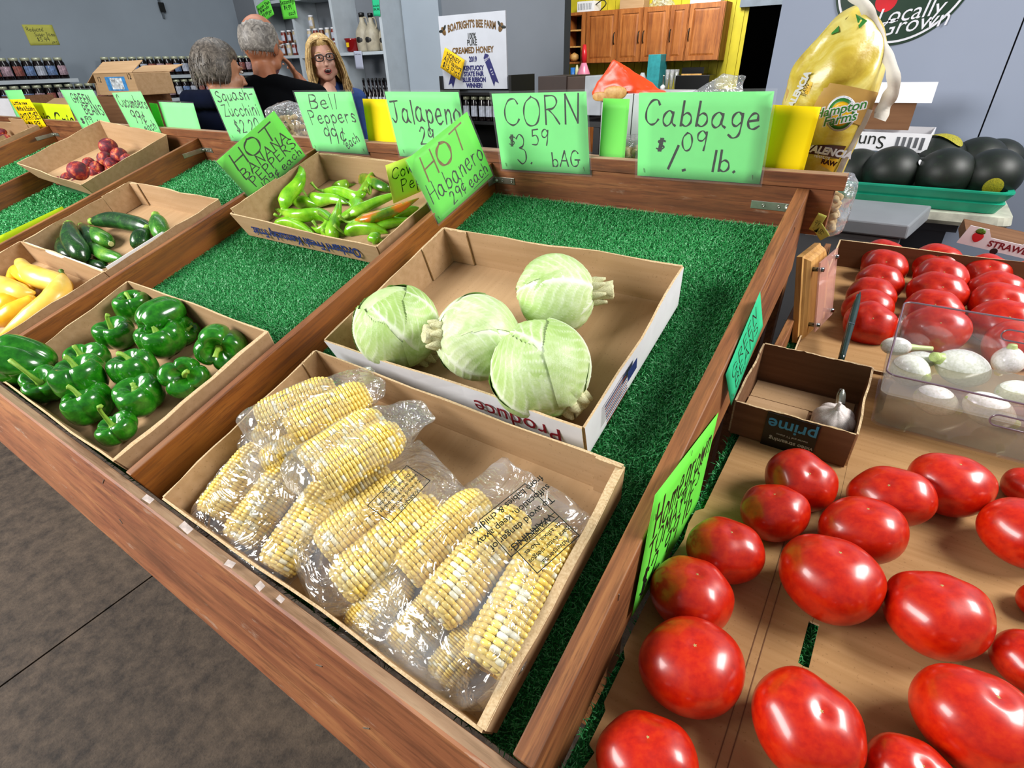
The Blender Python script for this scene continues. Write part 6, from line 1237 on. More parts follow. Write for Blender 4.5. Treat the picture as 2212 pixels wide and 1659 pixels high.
pd = root('melon_table', 'dark grey pedestal table under the melon tray', 'table', Matrix()); link('pedestal', MB().box(cx_ - hwid + .08, cx_ + hwid - .15, cy_ - .18, cy_ + .24, 0, zb2 - .046).me('pedestal'), plain('dark_grey_paint', '50545e', .6), pd); link('top_slab', MB().box(cx_ - hwid + .06, cx_ + hwid - .12, cy_ - .2, cy_ + .26, zb2 - .09, zb2 - .0465).me('top_slab'), plain('dark_grey_paint', '50545e', .6), pd)  # pedestal and slab share one dark grey base colour
co = root('cooler', 'grey plastic cooler with a lid behind the tomato tray', 'cooler', Matrix()); YCo = 2.08
a, b = onY(1770, 450, YCo), onY(1968, 488, YCo); z1, z2 = onY(1870, 478, YCo)[2], onY(1870, 508, YCo)[2]
o = link('lid', MB().hexa([(a[0] - .1, YCo, z2), (b[0], YCo, z2), (b[0] + .06, YCo + .33, z2), (a[0] - .1, YCo + .33, z2), (a[0] - .1, YCo + .005, z1), (b[0] - .004, YCo + .005, z1), (b[0] + .056, YCo + .32, z1 + .01), (a[0] - .1, YCo + .32, z1 + .01)]).me('lid'), m_cool, co); bevel(o, .006, 2)
o = link('cooler_body', MB().box(a[0] - .09, b[0] - .015, YCo + .012, YCo + .31, 0, z2 - .004).me('cooler_body'), m_cool, co); bevel(o, .01, 2)
def melon(px, py, R, dy, label, spot=None):
    P = onY(px, py, YT + dy); r = root('watermelon', label, 'watermelon', tr(P) @ orient((.15, -.2, 1), px) @ sc(R, R, R * .93), 'dark watermelons in the green tray')
    link('rind', grid_mesh('rind', grid_sphere(lambda t, p: np.stack([np.sin(p) * np.cos(t), np.sin(p) * np.sin(t), np.cos(p)], -1), 32, 20)), m_melon, r)
    if spot:
        d = Vector(tuple(RI * spot[0] + UP * spot[1] - FW * spot[2])).normalized(); Q = orient(d)
        def sp(t, p): q = p / math.pi * spot[3]; return 1.006 * np.stack([np.sin(q) * np.cos(t) * spot[4], np.sin(q) * np.sin(t), np.sqrt(np.clip(1 - (np.sin(q) * np.cos(t) * spot[4]) ** 2 - (np.sin(q) * np.sin(t)) ** 2, 0, 1))], -1)
        link('ground_spot', grid_mesh('ground_spot', grid_sphere(sp, 24, 8), caps=False), m_mspot, r, rel=WM(r).inverted() @ tr(P) @ sc(R) @ Q)
    return r
for px, py, R, dy, lb, sp_ in ((1850, 372, .10, .2, 'leftmost watermelon behind the peanut bag', None), (1925, 372, .105, .14, 'watermelon with a small white round sticker', None), (2020, 352, .11, .3, 'watermelon with a broad yellow-green band', (0, .8, .6, .75, .45)), (2040, 376, .10, .12, 'black watermelon in the front middle of the tray', None), (2110, 350, .10, .34, 'rear right watermelon of the heap', None), (2142, 378, .098, .14, 'front right watermelon with a yellow spot low on it', (-.5, -.75, .6, .35, .9)), (1985, 385, .085, .17, 'low front watermelon left of the middle', None), (2150, 350, .095, .42, 'uppermost watermelon at the back right', None)): m = melon(px, py, R, dy, lb, sp_)
ms = [o for o in COL.objects if o.get('label', '') == 'watermelon with a small white round sticker'][0]; P = onY(1957, 365, YT + .06); b = MB(); b.lathe([(.012, 0), (.012, .001)], 14)
link('sticker', b.me('sticker'), white, ms, rel=WM(ms).inverted() @ tr(WM(ms).translation + camdir(.42, -.02, .92) * .1065) @ orient(camdir(.42, -.02, .92)))
# stacked printed cartons behind the melons
r, w, h, M = pbox('carton', 'dark open fruit carton with a torn white flap behind the melons', 'box', (1868, 222), (1962, 282), 2.72, .2, card_dk, 3, open_=True); link('torn_flap', MB().box(-.02, w * 1.1, -.006, -.003, 0, .075).me('torn_flap'), white_card, r, rel=tr(.03, 0, h) @ rot('X', -8))
r, w, h, M = pbox('carton', 'white printed carton lettered Sun upside down between melons and peanut bag', 'box', (1830, 283), (2000, 330), 2.66, .28, white_card, -3, open_=True); text('print', 'SunRipe', .07, black_ink, r, tr(w * .12, -.001, h * .5) @ rot('X', 90) @ rot('Z', 180)); 
for k in range(5): link('print_block', MB().box(w * (.62 + .07 * k), w * (.66 + .07 * k), -.0012, 0, h * (.15 + .1 * (k % 2)), h * .8).me('print_block'), plain('faded_print', '55575c', .6, var=.3), r)
# strawberry carton
YS = 1.98; A, B, Cc = onY(2080, 484, YS), onY(2240, 520, YS), onY(2066, 524, YS)
sM = frame(Cc, B - A, A - Cc); sw, sh_ = .36, np.linalg.norm(A - Cc)
sb_ = root('strawberry_flat', 'white flat carton printed with a strawberry and the word STRAWBERRIES', 'box', sM)
outl = [(0, 0), (sw, 0), (sw, sh_ * .95), (.17, sh_ * .95), (.155, sh_ * .62), (.075, sh_ * .62), (.06, sh_), (.01, sh_)]; n_ = len(outl)
link('front_panel', mesh('front_panel', [(x, y, -.004) for x, y in outl] + [(x, y, 0) for x, y in outl], [tuple(range(n_ - 1, -1, -1)), tuple(range(n_, 2 * n_))] + [(i, (i + 1) % n_, n_ + (i + 1) % n_, n_ + i) for i in range(n_)]), white_card, sb_)
link('carton_body', MB().box(.01, sw, .0, sh_ * .6, -.2, -.005).me('carton_body'), card_dk, sb_)
text('print', 'STRAWBERRIES', .026, red_ink, sb_, tr(.165, sh_ * .33, .0004), bold=.0008)
link('printed_berry', grid_mesh('printed_berry', grid_sphere(lambda t, p: np.stack([.014 * np.sin(p) * np.cos(t) * (1 + .3 * np.cos(p)), .015 * np.cos(p), .0005 * np.sin(p) * np.sin(t)], -1), 16, 10)), redp, sb_, rel=tr(.042, sh_ * .5, .0008))
link('printed_leaf', grid_mesh('printed_leaf', grid_sphere(lambda t, p: np.stack([.013 * np.sin(p) * np.cos(t), .006 * np.cos(p) + .006 * np.abs(np.sin(2 * t)), .0005 * np.sin(p) * np.sin(t)], -1), 16, 8)), m_dstem, sb_, rel=tr(.042, sh_ * .78, .0012))
for x in (.1, .2): b = MB().cyl((x, .0, -.001), (x, .0, .0008), .010, n=12); link('vent_hole', b.me('vent_hole'), black, sb_)
# round sign on the wall
YW = YR - .003; p1, p2, p3 = (onY(q[0], q[1], YW) for q in ((1806, 10), (1938, 96), (2082, 2)))
def circ(a, b, c):
    ax, az, bx, bz, cx, cz = a[0], a[2], b[0], b[2], c[0], c[2]; d = 2 * (ax * (bz - cz) + bx * (cz - az) + cx * (az - bz))
    ux_ = ((ax ** 2 + az ** 2) * (bz - cz) + (bx ** 2 + bz ** 2) * (cz - az) + (cx ** 2 + cz ** 2) * (az - bz)) / d; uz_ = ((ax ** 2 + az ** 2) * (cx - bx) + (bx ** 2 + bz ** 2) * (ax - cx) + (cx ** 2 + cz ** 2) * (bx - ax)) / d
    return ux_, uz_, math.hypot(ax - ux_, az - uz_)
ccx, ccz, cr = circ(p1, p2, p3); rs = root('round_sign', 'large round dark green Locally Grown sign on the grey wall', 'sign', tr(ccx, YR, ccz) @ rot('X', 90)); m_dg = plain('dark_green_enamel', '11301f', .4, var=.08)
for (r0, z, m, nm) in ((cr, .004, m_dg, 'disc'), (cr * .965, .0052, wprint, 'white_ring'), (cr * .93, .0062, m_dg, 'inner_disc')): b = MB(); b.lathe([(r0, 0), (r0, z)], 72); link(nm, b.me(nm), m, rs)
q = onY(1962, 28, YW); text('print', 'Locally', .17 * cr / .5, wprint, rs, tr(q[0] - ccx, q[2] - ccz, .0064) @ rot('Z', 8), shear=.3); q = onY(1970, 52, YW); text('print', 'Grown', .17 * cr / .5, wprint, rs, tr(q[0] - ccx, q[2] - ccz, .0064) @ rot('Z', 8), shear=.3)
q = onY(1915, 2, YW); b = MB(); b.lathe([(cr * .16, 0), (cr * .16, .0066)], 24); link('printed_apple', b.me('printed_apple'), redp, rs, rel=tr(q[0] - ccx, q[2] - ccz, 0))
# ---- peanut bag
YP = 1.34
m_pb = veg('yellow_woven_bag', [(.3, 'a88a24'), (.5, 'c4ac3a'), (.72, 'ddd07a')], 9, .34, 1.0, 55, coat=.25, dist=1.6)
m_band = plain('tan_print_band', 'b58f4c', .35, var=.12, scale=10); m_choc = plain('chocolate_print', '3f1a0e', .4, var=.1); m_ygreen = plain('bag_green_print', '2f7a2c', .4)
pbg = root('peanut_bag', 'tall yellow raw Valencia peanut bag with a white stitched strap, behind the stand corner', 'bag', Matrix())
Lp = [(1858, 8), (1812, 30), (1775, 70), (1740, 110), (1712, 150), (1695, 195), (1685, 240), (1690, 300), (1700, 350), (1730, 400), (1755, 440)]; Rp = [(1880, 5), (1905, 45), (1912, 80), (1916, 120), (1914, 160), (1900, 205), (1880, 250), (1855, 300), (1830, 350), (1806, 410), (1790, 455)]
rows_ = []
for i, (l, r2) in enumerate(zip(Lp, Rp)):
    A = onY(*l, YP); B = onY(*r2, YP); th = .075 * math.sin(math.pi * min(1, (i + .4) / 10.5)) + .008; c = (A + B) / 2; hw = (B - A) / 2; ring = []
    for k in range(40):
        a = 2 * math.pi * k / 40; wr_ = 1 + .10 * math.sin(5 * a + i) + .06 * math.sin(9 * a + 2 * i); ring.append(c + hw * math.cos(a) + np.array([0, 1, 0]) * th * math.sin(a) * wr_)
    rows_.append(ring)
RW = np.array(rows_); fine = np.array([catmull(RW[:, k], 5) for k in range(40)]).transpose(1, 0, 2); fine = fine + np.array([[list(mn.noise_vector(Vector(p) * 16) * .006) for p in rw] for rw in fine.tolist()]); link('bag_shell', grid_mesh('bag_shell', fine), m_pb, pbg)
def onbag(px, py, off=.004):   # point on the front of the bag
    i = np.interp(py, [(a[1] + b[1]) / 2 for a, b in zip(Lp, Rp)], range(len(Lp))); j = int(min(i, 9)); f = i - j; A = onY(*Lp[j], YP) * (1 - f) + onY(*Lp[j + 1], YP) * f; B = onY(*Rp[j], YP) * (1 - f) + onY(*Rp[j + 1], YP) * f
    th = .075 * math.sin(math.pi * min(1, (i + .4) / 10.5)) + .008; P = onY(px, py, YP); q = np.clip((P[0] - (A[0] + B[0]) / 2) / ((B[0] - A[0]) / 2), -.98, .98); return onY(px, py, YP - th * math.sqrt(1 - q * q) * 1.05 - off)
def bpatch(name, pts, m, parent=pbg, off=.004, n=1):
    vs = [onbag(x, y, off) for x, y in pts]; c = sum(vs) / len(vs); vs.append(c); k = len(pts); fs = [(i, (i + 1) % k, k) for i in range(k)]; return link(name, mesh(name, vs, fs), m, parent)
def bgrid(name, TLq, TRq, BLq, BRq, m, off=.004, nu=8, nv=4, arc=0):
    vs = []; 
    for j in range(nv + 1):
        for i in range(nu + 1):
            p, q = i / nu, j / nv; x = (TLq[0] * (1 - p) + TRq[0] * p) * (1 - q) + (BLq[0] * (1 - p) + BRq[0] * p) * q; y = (TLq[1] * (1 - p) + TRq[1] * p) * (1 - q) + (BLq[1] * (1 - p) + BRq[1] * p) * q - arc * math.sin(math.pi * p); vs.append(onbag(x, y, off))
    return link(name, mesh(name, vs, [(j * (nu + 1) + i, (j + 1) * (nu + 1) + i, (j + 1) * (nu + 1) + i + 1, j * (nu + 1) + i + 1) for j in range(nv) for i in range(nu)], True), m, pbg)
bgrid('tan_band', (1702, 172), (1898, 200), (1695, 225), (1868, 275), m_band, .003, arc=6); bgrid('chocolate_band', (1752, 314), (1828, 316), (1745, 332), (1812, 344), m_choc, .004, arc=2); bgrid('yellow_panel', (1766, 342), (1808, 344), (1775, 358), (1800, 372), plain('bag_yellow_print', 'e9b60c', .4), .004)
bgrid('side_label', (1728, 170), (1742, 174), (1708, 226), (1722, 228), m_choc, .0045); bgrid('side_label_yellow', (1742, 174), (1756, 178), (1722, 228), (1736, 230), plain('bag_yellow_print', 'e9b60c', .4), .0045)
def btext(s, px, py, size, m, ang, off=.013, **k):
    P = onbag(px, py, off); X = onbag(px + 6, py, off) - P; X /= np.linalg.norm(X); r = rot('Z', ang); link('print', text_me(s, size, **k), m, pbg, M=frame(P, U * .9 + np.array([0, -.2 if False else 0, 0]), WB) @ r)
btext('VALENCIA', 1788, 328, .021, wprint, -7, bold=.001, shear=.2); btext('RAW', 1790, 352, .014, m_choc, -10, bold=.0008); btext('PEANUTS', 1775, 340, .008, wprint, -7)
btext('VALENCIA', 1724, 199, .018, wprint, 72, .013, bold=.001); btext('RAW', 1740, 194, .011, m_choc, 72, .013)
# oval farm logo
P = onbag(1816, 246, .016); Ml = frame(P, U, WB) @ rot('Z', 14)
for (a_, b_, z, m, x, y) in ((.030, .036, .0000, wprint, 0, 0), (.026, .032, .0006, m_ygreen, 0, 0), (.021, .025, .0012, plain('bag_yellow_print', 'e9b60c', .4), 0, 0)):
    link('logo_oval', grid_mesh('logo_oval', grid_sphere(lambda t, p: np.stack([a_ * np.sin(p) * np.cos(t), b_ * np.sin(p) * np.sin(t), .0006 * np.cos(p) + z], -1), 24, 4)), m, pbg, M=Ml)
for s, dy in (('Hampton', .010), ('Farms', -.010)):
    link('print', text_me(s, .026, shear=.3, bold=.0022), wprint, pbg, M=Ml @ tr(-.003, dy, .0022)); link('print', text_me(s, .026, .0004, shear=.3, bold=.0002), m_ygreen, pbg, M=Ml @ tr(-.003, dy, .0028))
for q in (((1812, 50), (1800, 62), (1795, 75), (1812, 68)), ((1848, 30), (1856, 62), (1874, 45), (1862, 38))): bpatch('green_emblem', q, m_ygreen)
bpatch('vent_hole', ((1822, 32), (1836, 24), (1838, 30), (1826, 42)), m_choc, off=.0045)
# strap: white stitched closing band
m_strap = plain('cream_cotton_strap', 'd3cdc2', .8, var=.06, scale=20, bump=.3, bsc=200)
sp_ = [(1838, -14), (1868, 12), (1888, 55), (1905, 100), (1926, 145), (1930, 190), (1912, 225), (1900, 258)]; vs = []
C2 = catmull([(*q, 0) for q in sp_], 6)[:, :2]
for i, q in enumerate(C2):
    d = C2[min(i + 1, len(C2) - 1)] - C2[max(i - 1, 0)]; d = d / np.linalg.norm(d); nn = np.array((-d[1], d[0])) * (15 + 1.5 * math.sin(i)); Yq = YP - .03 - .012 * math.sin(i * .3)
    for s in (1, -1):
        for z in (0, .003): vs.append(onY(*(q + nn * s), Yq + z))
fs = []
for i in range(len(C2) - 1):
    b_ = i * 4; fs += [(b_, b_ + 4, b_ + 6, b_ + 2), (b_ + 1, b_ + 3, b_ + 7, b_ + 5), (b_, b_ + 1, b_ + 5, b_ + 4), (b_ + 2, b_ + 6, b_ + 7, b_ + 3)]
link('strap', mesh('strap', vs, fs, True), m_strap, pbg)
vs = []
for x, y in ((1878, 235), (1865, 265), (1845, 300), (1825, 340), (1805, 385), (1785, 425), (1768, 452)): A = onY(x - 5, y, YP - .035); B = onY(x + 7, y + 3, YP - .035); vs += [A, B, A + [0, .003, 0], B + [0, .003, 0]]
link('stitched_seam', mesh('stitched_seam', vs, [f for i in range(6) for f in ((4 * i, 4 * i + 4, 4 * i + 5, 4 * i + 1), (4 * i + 2, 4 * i + 3, 4 * i + 7, 4 * i + 6), (4 * i, 4 * i + 2, 4 * i + 6, 4 * i + 4), (4 * i + 1, 4 * i + 5, 4 * i + 7, 4 * i + 3))]), m_strap, pbg)
nutbag('clear bag of shelled nuts under the foot of the peanut bag', 1790, 440, 1.36, .022, .04, 35, ((.03, 0, -.06),), 40)
# ================================================================ PEOPLE
def skin_mat(name, a, b): return veg(name, [(.3, a), (.7, b)], 9, .5, .1, 60)
m_sk1, m_sk2, m_sk3 = skin_mat('tanned_skin', '9a5a3c', 'b87a58'), skin_mat('fair_skin', 'b88672', 'd2a590'), skin_mat('elderly_skin', 'a06a4e', 'bb8666')
m_navy = plain('navy_black_cloth', '040508', 1.0, spec=.1, var=.2, scale=20, bump=.2); m_blue = plain('blue_blouse_cloth', '1f3f7c', .8, var=.2, scale=12, bump=.3, bsc=30); m_dknavy = plain('dark_navy_hood_cloth', '080d20', 1.0, spec=.1, var=.2, bump=.2)
m_trs = plain('dark_trousers', '1a1c22', .85); m_eye = plain('eye_white', 'd8d4cc', .2, var=0); m_iris = plain('dark_iris', '1c130e', .1, var=0); m_lip = plain('lip', '9c4a44', .4); m_mouth = plain('open_mouth', '2a0c0c', .5); m_teeth = plain('teeth', 'd6d0c2', .3, var=0)
def hairm(name, a, b, c): return veg(name, [(.3, a), (.5, b), (.72, c)], 30, .5, .8, 90, dist=2)
m_hg, m_hb_, m_hgr = hairm('short_grey_hair', '4a4642', '7c7670', 'a9a39b'), hairm('blonde_hair', '7a5f34', 'b3935a', 'd9bf88'), hairm('brown_grey_hair', '2e2822', '564e46', '857a6e')
def ell(b, c, r, R=None, n=20, m=14):
    P = grid_sphere(lambda t, p: np.stack([r[0] * np.sin(p) * np.cos(t), r[1] * np.sin(p) * np.sin(t), r[2] * np.cos(p)], -1), n, m); vs = P.reshape(-1, 3)
    if R is not None: vs = vs @ np.array(R.to_3x3()).T
    vs = vs + np.array(c); fs = [(j * n + i, j * n + n + i, j * n + n + (i + 1) % n, j * n + (i + 1) % n) for j in range(m) for i in range(n)]; b.add(vs, fs)
def limb(b, pts, rad, n=14):
    for i in range(len(pts) - 1):
        a, c = np.array(pts[i], float), np.array(pts[i + 1], float); k = max(2, int(np.linalg.norm(c - a) / .03))
        for j in range(k + 1): q = j / k; r_ = rad[i] * (1 - q) + rad[i + 1] * q; ell(b, a * (1 - q) + c * q, (r_, r_, r_), None, 10, 7)
def remesh(o, vox, sm=4):
    m = o.modifiers.new('remesh', 'REMESH'); m.mode = 'VOXEL'; m.voxel_size = vox; m.use_smooth_shade = True; s = o.modifiers.new('smooth', 'SMOOTH'); s.iterations = sm; s.factor = .6
def hand(b, w, d, up, s=1.0, curl=.6):
    """palm at w, fingers towards d, back of the hand facing up"""
    d = Vector(d).normalized(); up = Vector(up); up = (up - d * up.dot(d)).normalized(); sd = d.cross(up); w = Vector(w)
    for q in (-.03, -.01, .01, .03): limb(b, [w, w + d * .05 * s + sd * q * s, w + d * .085 * s + sd * q * s], [.019 * s, .014 * s, .0105 * s])
    for q, L in ((-.03, .058), (-.01, .07), (.01, .066), (.03, .05)):
        p = w + d * .085 * s + sd * q * s; p1 = p + (d - up * curl * .5) * L * .5 * s; p2 = p1 + (d - up * curl * 1.6).normalized() * L * .4 * s; limb(b, [p, p1, p2], [.0105 * s, .0092 * s, .0078 * s])
    p = w + d * .02 * s + sd * .035 * s; limb(b, [p, p + (d * .6 + sd * .8) * .035 * s, p + (d * 1.3 + sd * .8 - up * .3) * .055 * s], [.014 * s, .011 * s, .009 * s])
def person(label, P, face, height, hair, skin, top_m, pose, hs=1.0):
    """P = head centre in the world; body hangs below it; face = yaw of the face; person frame: +y forward, z up"""
    z0 = P[2]; H = height; fl_ = z0 - (H - .125 * H * .55)
    r = root('person', label, 'person', tr(P[0], P[1], 0) @ rot('Z', pose['yaw'])); k = H / 1.75; nk = pose.get('nk', .14); ch = z0 - nk * k
    hy = math.radians(face - pose['yaw']); HR = tr(0, pose.get('hy', .04), z0) @ rot('Z', face - pose['yaw']) @ rot('X', pose.get('nod', 0)) @ rot('Y', pose.get('til', 0)); hc = np.array(HR.translation)
    b = MB(); R3 = HR.to_3x3().to_4x4()
    def hd(c, r_, nx=20, ny=14): ell(b, HR @ Vector(c) if 1 else c, tuple(q * hs for q in r_), R3, nx, ny)
    s = hs
    hd((0, -.012 * s, .02 * s), (.075, .094, .100), 28, 20); hd((0, .028 * s, -.045 * s), (.058, .060, .075), 24, 16); hd((0, .052 * s, -.095 * s), (.030, .026, .022)); hd((0, .094 * s, -.022 * s), (.0115, .016, .024)); hd((0, .104 * s, -.036 * s), (.015, .013, .010))
    for q in (-1, 1): hd((q * .034 * s, .060 * s, -.030 * s), (.026, .024, .026)); hd((q * .033 * s, .080 * s, .022 * s), (.026, .012, .009)); hd((q * .077 * s, -.008 * s, -.008 * s), (.008, .018, .031)); hd((q * .045 * s, .018 * s, -.07 * s), (.022, .035, .026))
    hd((0, .082 * s, -.058 * s), (.022, .012, .006)); hd((0, .078 * s, -.079 * s), (.020, .012, .007))
    sh = ch - .07 * k; W_ = pose.get('sw', .20) * k
    limb(b, [(0, -.015, ch - .08 * k), tuple(HR @ Vector((0, -.02, -.08)))], [.066 * k, .056 * k]); ell(b, (0, 0, sh - .17 * k), (W_ * .86, .115 * k, .22 * k)); ell(b, (0, .0, sh - .42 * k), (.155 * k, .10 * k, .18 * k)); ell(b, (0, 0, sh - .58 * k), (.17 * k, .115 * k, .13 * k))
    limb(b, [(-W_ * .9, 0, sh - .035 * k), (0, -.01, sh + .01 * k), (W_ * .9, 0, sh - .035 * k)], [.055 * k, .062 * k, .055 * k])
    arms = pose['arms']; hands = pose.get('hands', [None, None])
    for q, a in zip((-1, 1), arms):
        S0 = (q * W_, 0, sh - .045 * k); E_, Wr = a; limb(b, [S0, E_, Wr], [.052 * k, .040 * k, .027 * k]); d = np.array(Wr) - np.array(E_); hn = hands[0 if q < 0 else 1] or (d, (0, 1, .3)); hand(b, Wr, hn[0], hn[1], .95 * k)
    hip = sh - .62 * k; fz = .0
    for q in (-1, 1): limb(b, [(q * .09 * k, 0, hip), (q * .10 * k, .02, hip * .52), (q * .10 * k, -.01, .09)], [.085 * k, .058 * k, .042 * k]); ell(b, (q * .10 * k, .06, .045), (.045, .125, .045))
    body = link('body', b.me('body'), skin, r, rel=Matrix()); remesh(body, .0065, 5)
    # clothes
    c = MB(); ell(c, (0, 0, sh - .17 * k), (W_ * .86 + .012, .13 * k, .225 * k)); ell(c, (0, 0, sh - .42 * k), (.172 * k, .118 * k, .2 * k)); ell(c, (0, 0, sh - .58 * k), (.188 * k, .135 * k, .13 * k)); limb(c, [(-W_ * .92, 0, sh - .04 * k), (-.05, -.012, sh + .005 * k), (.05, -.012, sh + .005 * k), (W_ * .92, 0, sh - .04 * k)], [.066 * k, .066 * k, .066 * k, .066 * k])
    for q, a in zip((-1, 1), arms):
        S0 = np.array((q * W_, 0, sh - .045 * k)); E_ = np.array(a[0]); f = pose.get('sleeve', .8); limb(c, [S0, S0 * (1 - f) + E_ * f] if f <= 1 else [S0, E_, E_ * .1 + np.array(a[1]) * .9], [.066 * k, .056 * k] if f <= 1 else [.066 * k, .056 * k, .045 * k])
    if pose.get('hood'): limb(c, [(-.10, -.02, ch - .05 * k), (-.07, -.09, ch - .02 * k), (.07, -.09, ch - .02 * k), (.10, -.02, ch - .05 * k)], [.035, .045, .045, .035])
    if pose.get('collar'): limb(c, [(-.075, .05, ch - .09 * k), (-.07, -.03, ch - .045 * k), (0, -.07, ch - .03 * k), (.07, -.03, ch - .045 * k), (.075, .05, ch - .09 * k)], [.02] * 5)
    tp_ = link('shirt', c.me('shirt'), top_m, r, rel=Matrix()); remesh(tp_, .008, 4)
    if pose.get('vneck'):   # open neckline of the blouse
        v = MB(); v.v = []; pts_ = [(-.045, .118, sh + .03), (.045, .118, sh + .03), (.03, .142, sh - .05), (.0, .148, sh - .115), (-.03, .142, sh - .05)]
        ell(v, (0, .078, sh - .02), (.05, .062, .085), rot('X', -14)); o = link('neckline', v.me('neckline', True), skin, r, rel=Matrix())
    t = MB()
    for q in (-1, 1): limb(t, [(q * .09 * k, 0, hip), (q * .10 * k, .02, hip * .52), (q * .10 * k, -.01, .10)], [.097 * k, .072 * k, .058 * k])
    tr_ = link('trousers', t.me('trousers'), m_trs, r, rel=Matrix()); remesh(tr_, .012, 3)
    # eyes, brows, mouth
    for q in (-1, 1):
        e = link('eye', grid_mesh('eye', grid_sphere(lambda t, p: (.0100 * s) * np.stack([np.sin(p) * np.cos(t) * 1.15, np.cos(p) * .8, np.sin(p) * np.sin(t) * .62], -1), 16, 12)), m_eye, r, rel=HR @ tr(q * .031 * s, .083 * s, .008 * s)); link('iris', grid_mesh('iris', grid_sphere(lambda t, p: (.0062 * s) * np.stack([np.sin(p) * np.cos(t), np.cos(p), np.sin(p) * np.sin(t)], -1), 12, 8)), m_iris, e, rel=tr(0, .0045 * s, 0))
        link('eyebrow', sweep('eyebrow', [(q * .016, .0935, .030), (q * .032, .094, .034), (q * .050, .083, .030)], [.0022, .003, .0015], 6), hair, r, rel=HR)
    mo = pose.get('mouth', .004); link('mouth', grid_mesh('mouth', grid_sphere(lambda t, p: np.stack([.021 * np.sin(p) * np.cos(t), .006 * np.cos(p), mo * np.sin(p) * np.sin(t)], -1), 16, 8)), m_mouth, r, rel=HR @ tr(0, .090 * s, -.068 * s))
    ring = [(.022 * math.cos(a), .093 * s, -.068 * s + (mo + .002) * math.sin(a)) for a in np.linspace(0, 6.283, 17)]; link('lips', sweep('lips', ring, [.0032, .0032], 6, interp=False), m_lip, r, rel=HR)
    if mo > .008: link('teeth', MB().box(-.013, .013, .0, .004, 0, .004).me('teeth'), m_teeth, r, rel=HR @ tr(0, .090 * s, -.068 * s + mo * .55))
    return r, HR, s
def strands(name, HR, r, m, roots, seed, wid=.004):
    """roots: list of point lists (head frame); joined locks of hair"""
    g = np.random.default_rng(seed); b = MB()
    for pl_ in roots:
        C_ = catmull(pl_, 4); n = len(C_)
        for i in range(n - 1):
            w0 = wid * (1 - i / n * .6); w1 = wid * (1 - (i + 1) / n * .6); b.cyl(C_[i], C_[i + 1], w0, w1, 5, cap=False)
    o = link(name, b.me(name, True), m, r, rel=HR); o['kind'] = 'stuff'; return o
def cap_hair(HR, r, m, fn, name='hair'): return link(name, grid_mesh(name, grid_sphere(fn, 48, 32), caps=False), m, r, rel=HR)
# -- the man, seen from behind on the left, hand at his chin
mdep = 2.8
Pm = CAM + ray(560, 98) * mdep
yawm = math.degrees(math.atan2(Pm[1] - CAM[1], Pm[0] - CAM[0])) - 90
rm, HR, s = person('balding grey-haired man in a black shirt seen from behind, hand at his chin', Pm, yawm - 38, 1.80, m_hg, m_sk1, m_navy, dict(yaw=yawm - 12, nk=.125, hy=.07, nod=-4, til=4, sw=.235, sleeve=.8, arms=[((-.30, .05, Pm[2] - .62), (-.22, .26, Pm[2] - .50)), ((.30, .18, Pm[2] - .40), (.13, .20, Pm[2] - .155))], hands=[None, ((-.45, -.1, .9), (.6, .2, .3))]), 1.16)
def mh(t, p):
    # ring of short hair round back and sides, bald on the crown/front
    q = .0035 + .006 * np.clip((p - .55) * 3, 0, 1) * np.clip(1.2 - np.sin(t) * 1.4, 0, 1); lim = np.where((np.sin(t) > .35) | (p < .80 + .25 * np.sin(3 * t + 1) * .3 + .35 * np.clip(-np.cos(t), 0, 1)), 0, 1); q = np.where((p > 2.05), -.004, q) * 1.0; q = q * lim - (1 - lim) * .01; q = q + .0015 * np.sin(37 * t) * np.sin(23 * p)
    R_ = np.array([.075, .094, .100]) * 1.16; return np.stack([(R_[0] + q) * np.sin(p) * np.cos(t), (R_[1] + q) * np.sin(p) * np.sin(t) - .0139, (R_[2] + q) * np.cos(p) + .0232], -1)
cap_hair(HR, rm, m_hg, mh)
g = np.random.default_rng(3); rts = []
for i in range(420):
    t = g.uniform(math.pi * .93, math.pi * 2.07); p = g.uniform(1.0, 2.05); R_ = np.array([.088, .110, .117]); d = np.array([math.sin(p) * math.cos(t), math.sin(p) * math.sin(t), math.cos(p)]); q = d * R_ + [0, -.0127, .0212]; rts.append([q - d * .003, q + d * .004 + [0, -.002, -.008], q + d * .003 + [0, -.003, -.018]])
strands('hair_strands', HR, rm, m_hg, rts, 3, .0011)
# -- the blonde woman with glasses, facing the viewer
Pw = CAM + ray(697, 128) * 3.35
yw = math.degrees(math.atan2(CAM[1] - Pw[1], CAM[0] - Pw[0])) - 90
rw, HR, s = person('blonde woman with dark glasses and blue blouse, talking, facing the viewer', Pw, yw + 6, 1.66, m_hb_, m_sk2, m_blue, dict(yaw=yw + 4, nk=.125, hy=.04, nod=2, til=5, sw=.185, sleeve=1.2, arms=[((-.24, .04, Pw[2] - .58), (-.16, .20, Pw[2] - .72)), ((.24, .04, Pw[2] - .58), (.16, .20, Pw[2] - .72))], mouth=.011, vneck=True), 1.0)
rts = []; g = np.random.default_rng(5)
for i in range(420):
    side = 1 if i % 2 else -1; u_ = g.random(); fz = .05 - .13 * u_; x = side * (.012 + .0 * u_)
    a = g.uniform(-.6, 1.0)   # -: back, +: front
    e = g.normal(0, .006, 3); top = np.array([side * .004, .070 * a - .01, .122 - .02 * max(a, 0)]); m1 = np.array([side * (.062), .083 * a, .082]); m2 = np.array([side * .090, .062 * a, -.005]); m3 = np.array([side * (.098 + .01 * g.random()), .058 * a + .008, -.085]); m4 = np.array([side * (.088 + .03 * g.random()), .055 * a + .015, -.165 - .035 * g.random()])
    rts.append([top + e * .4, m1 + e * .6, m2 + e, m3 + e, m4 + e * 1.6])
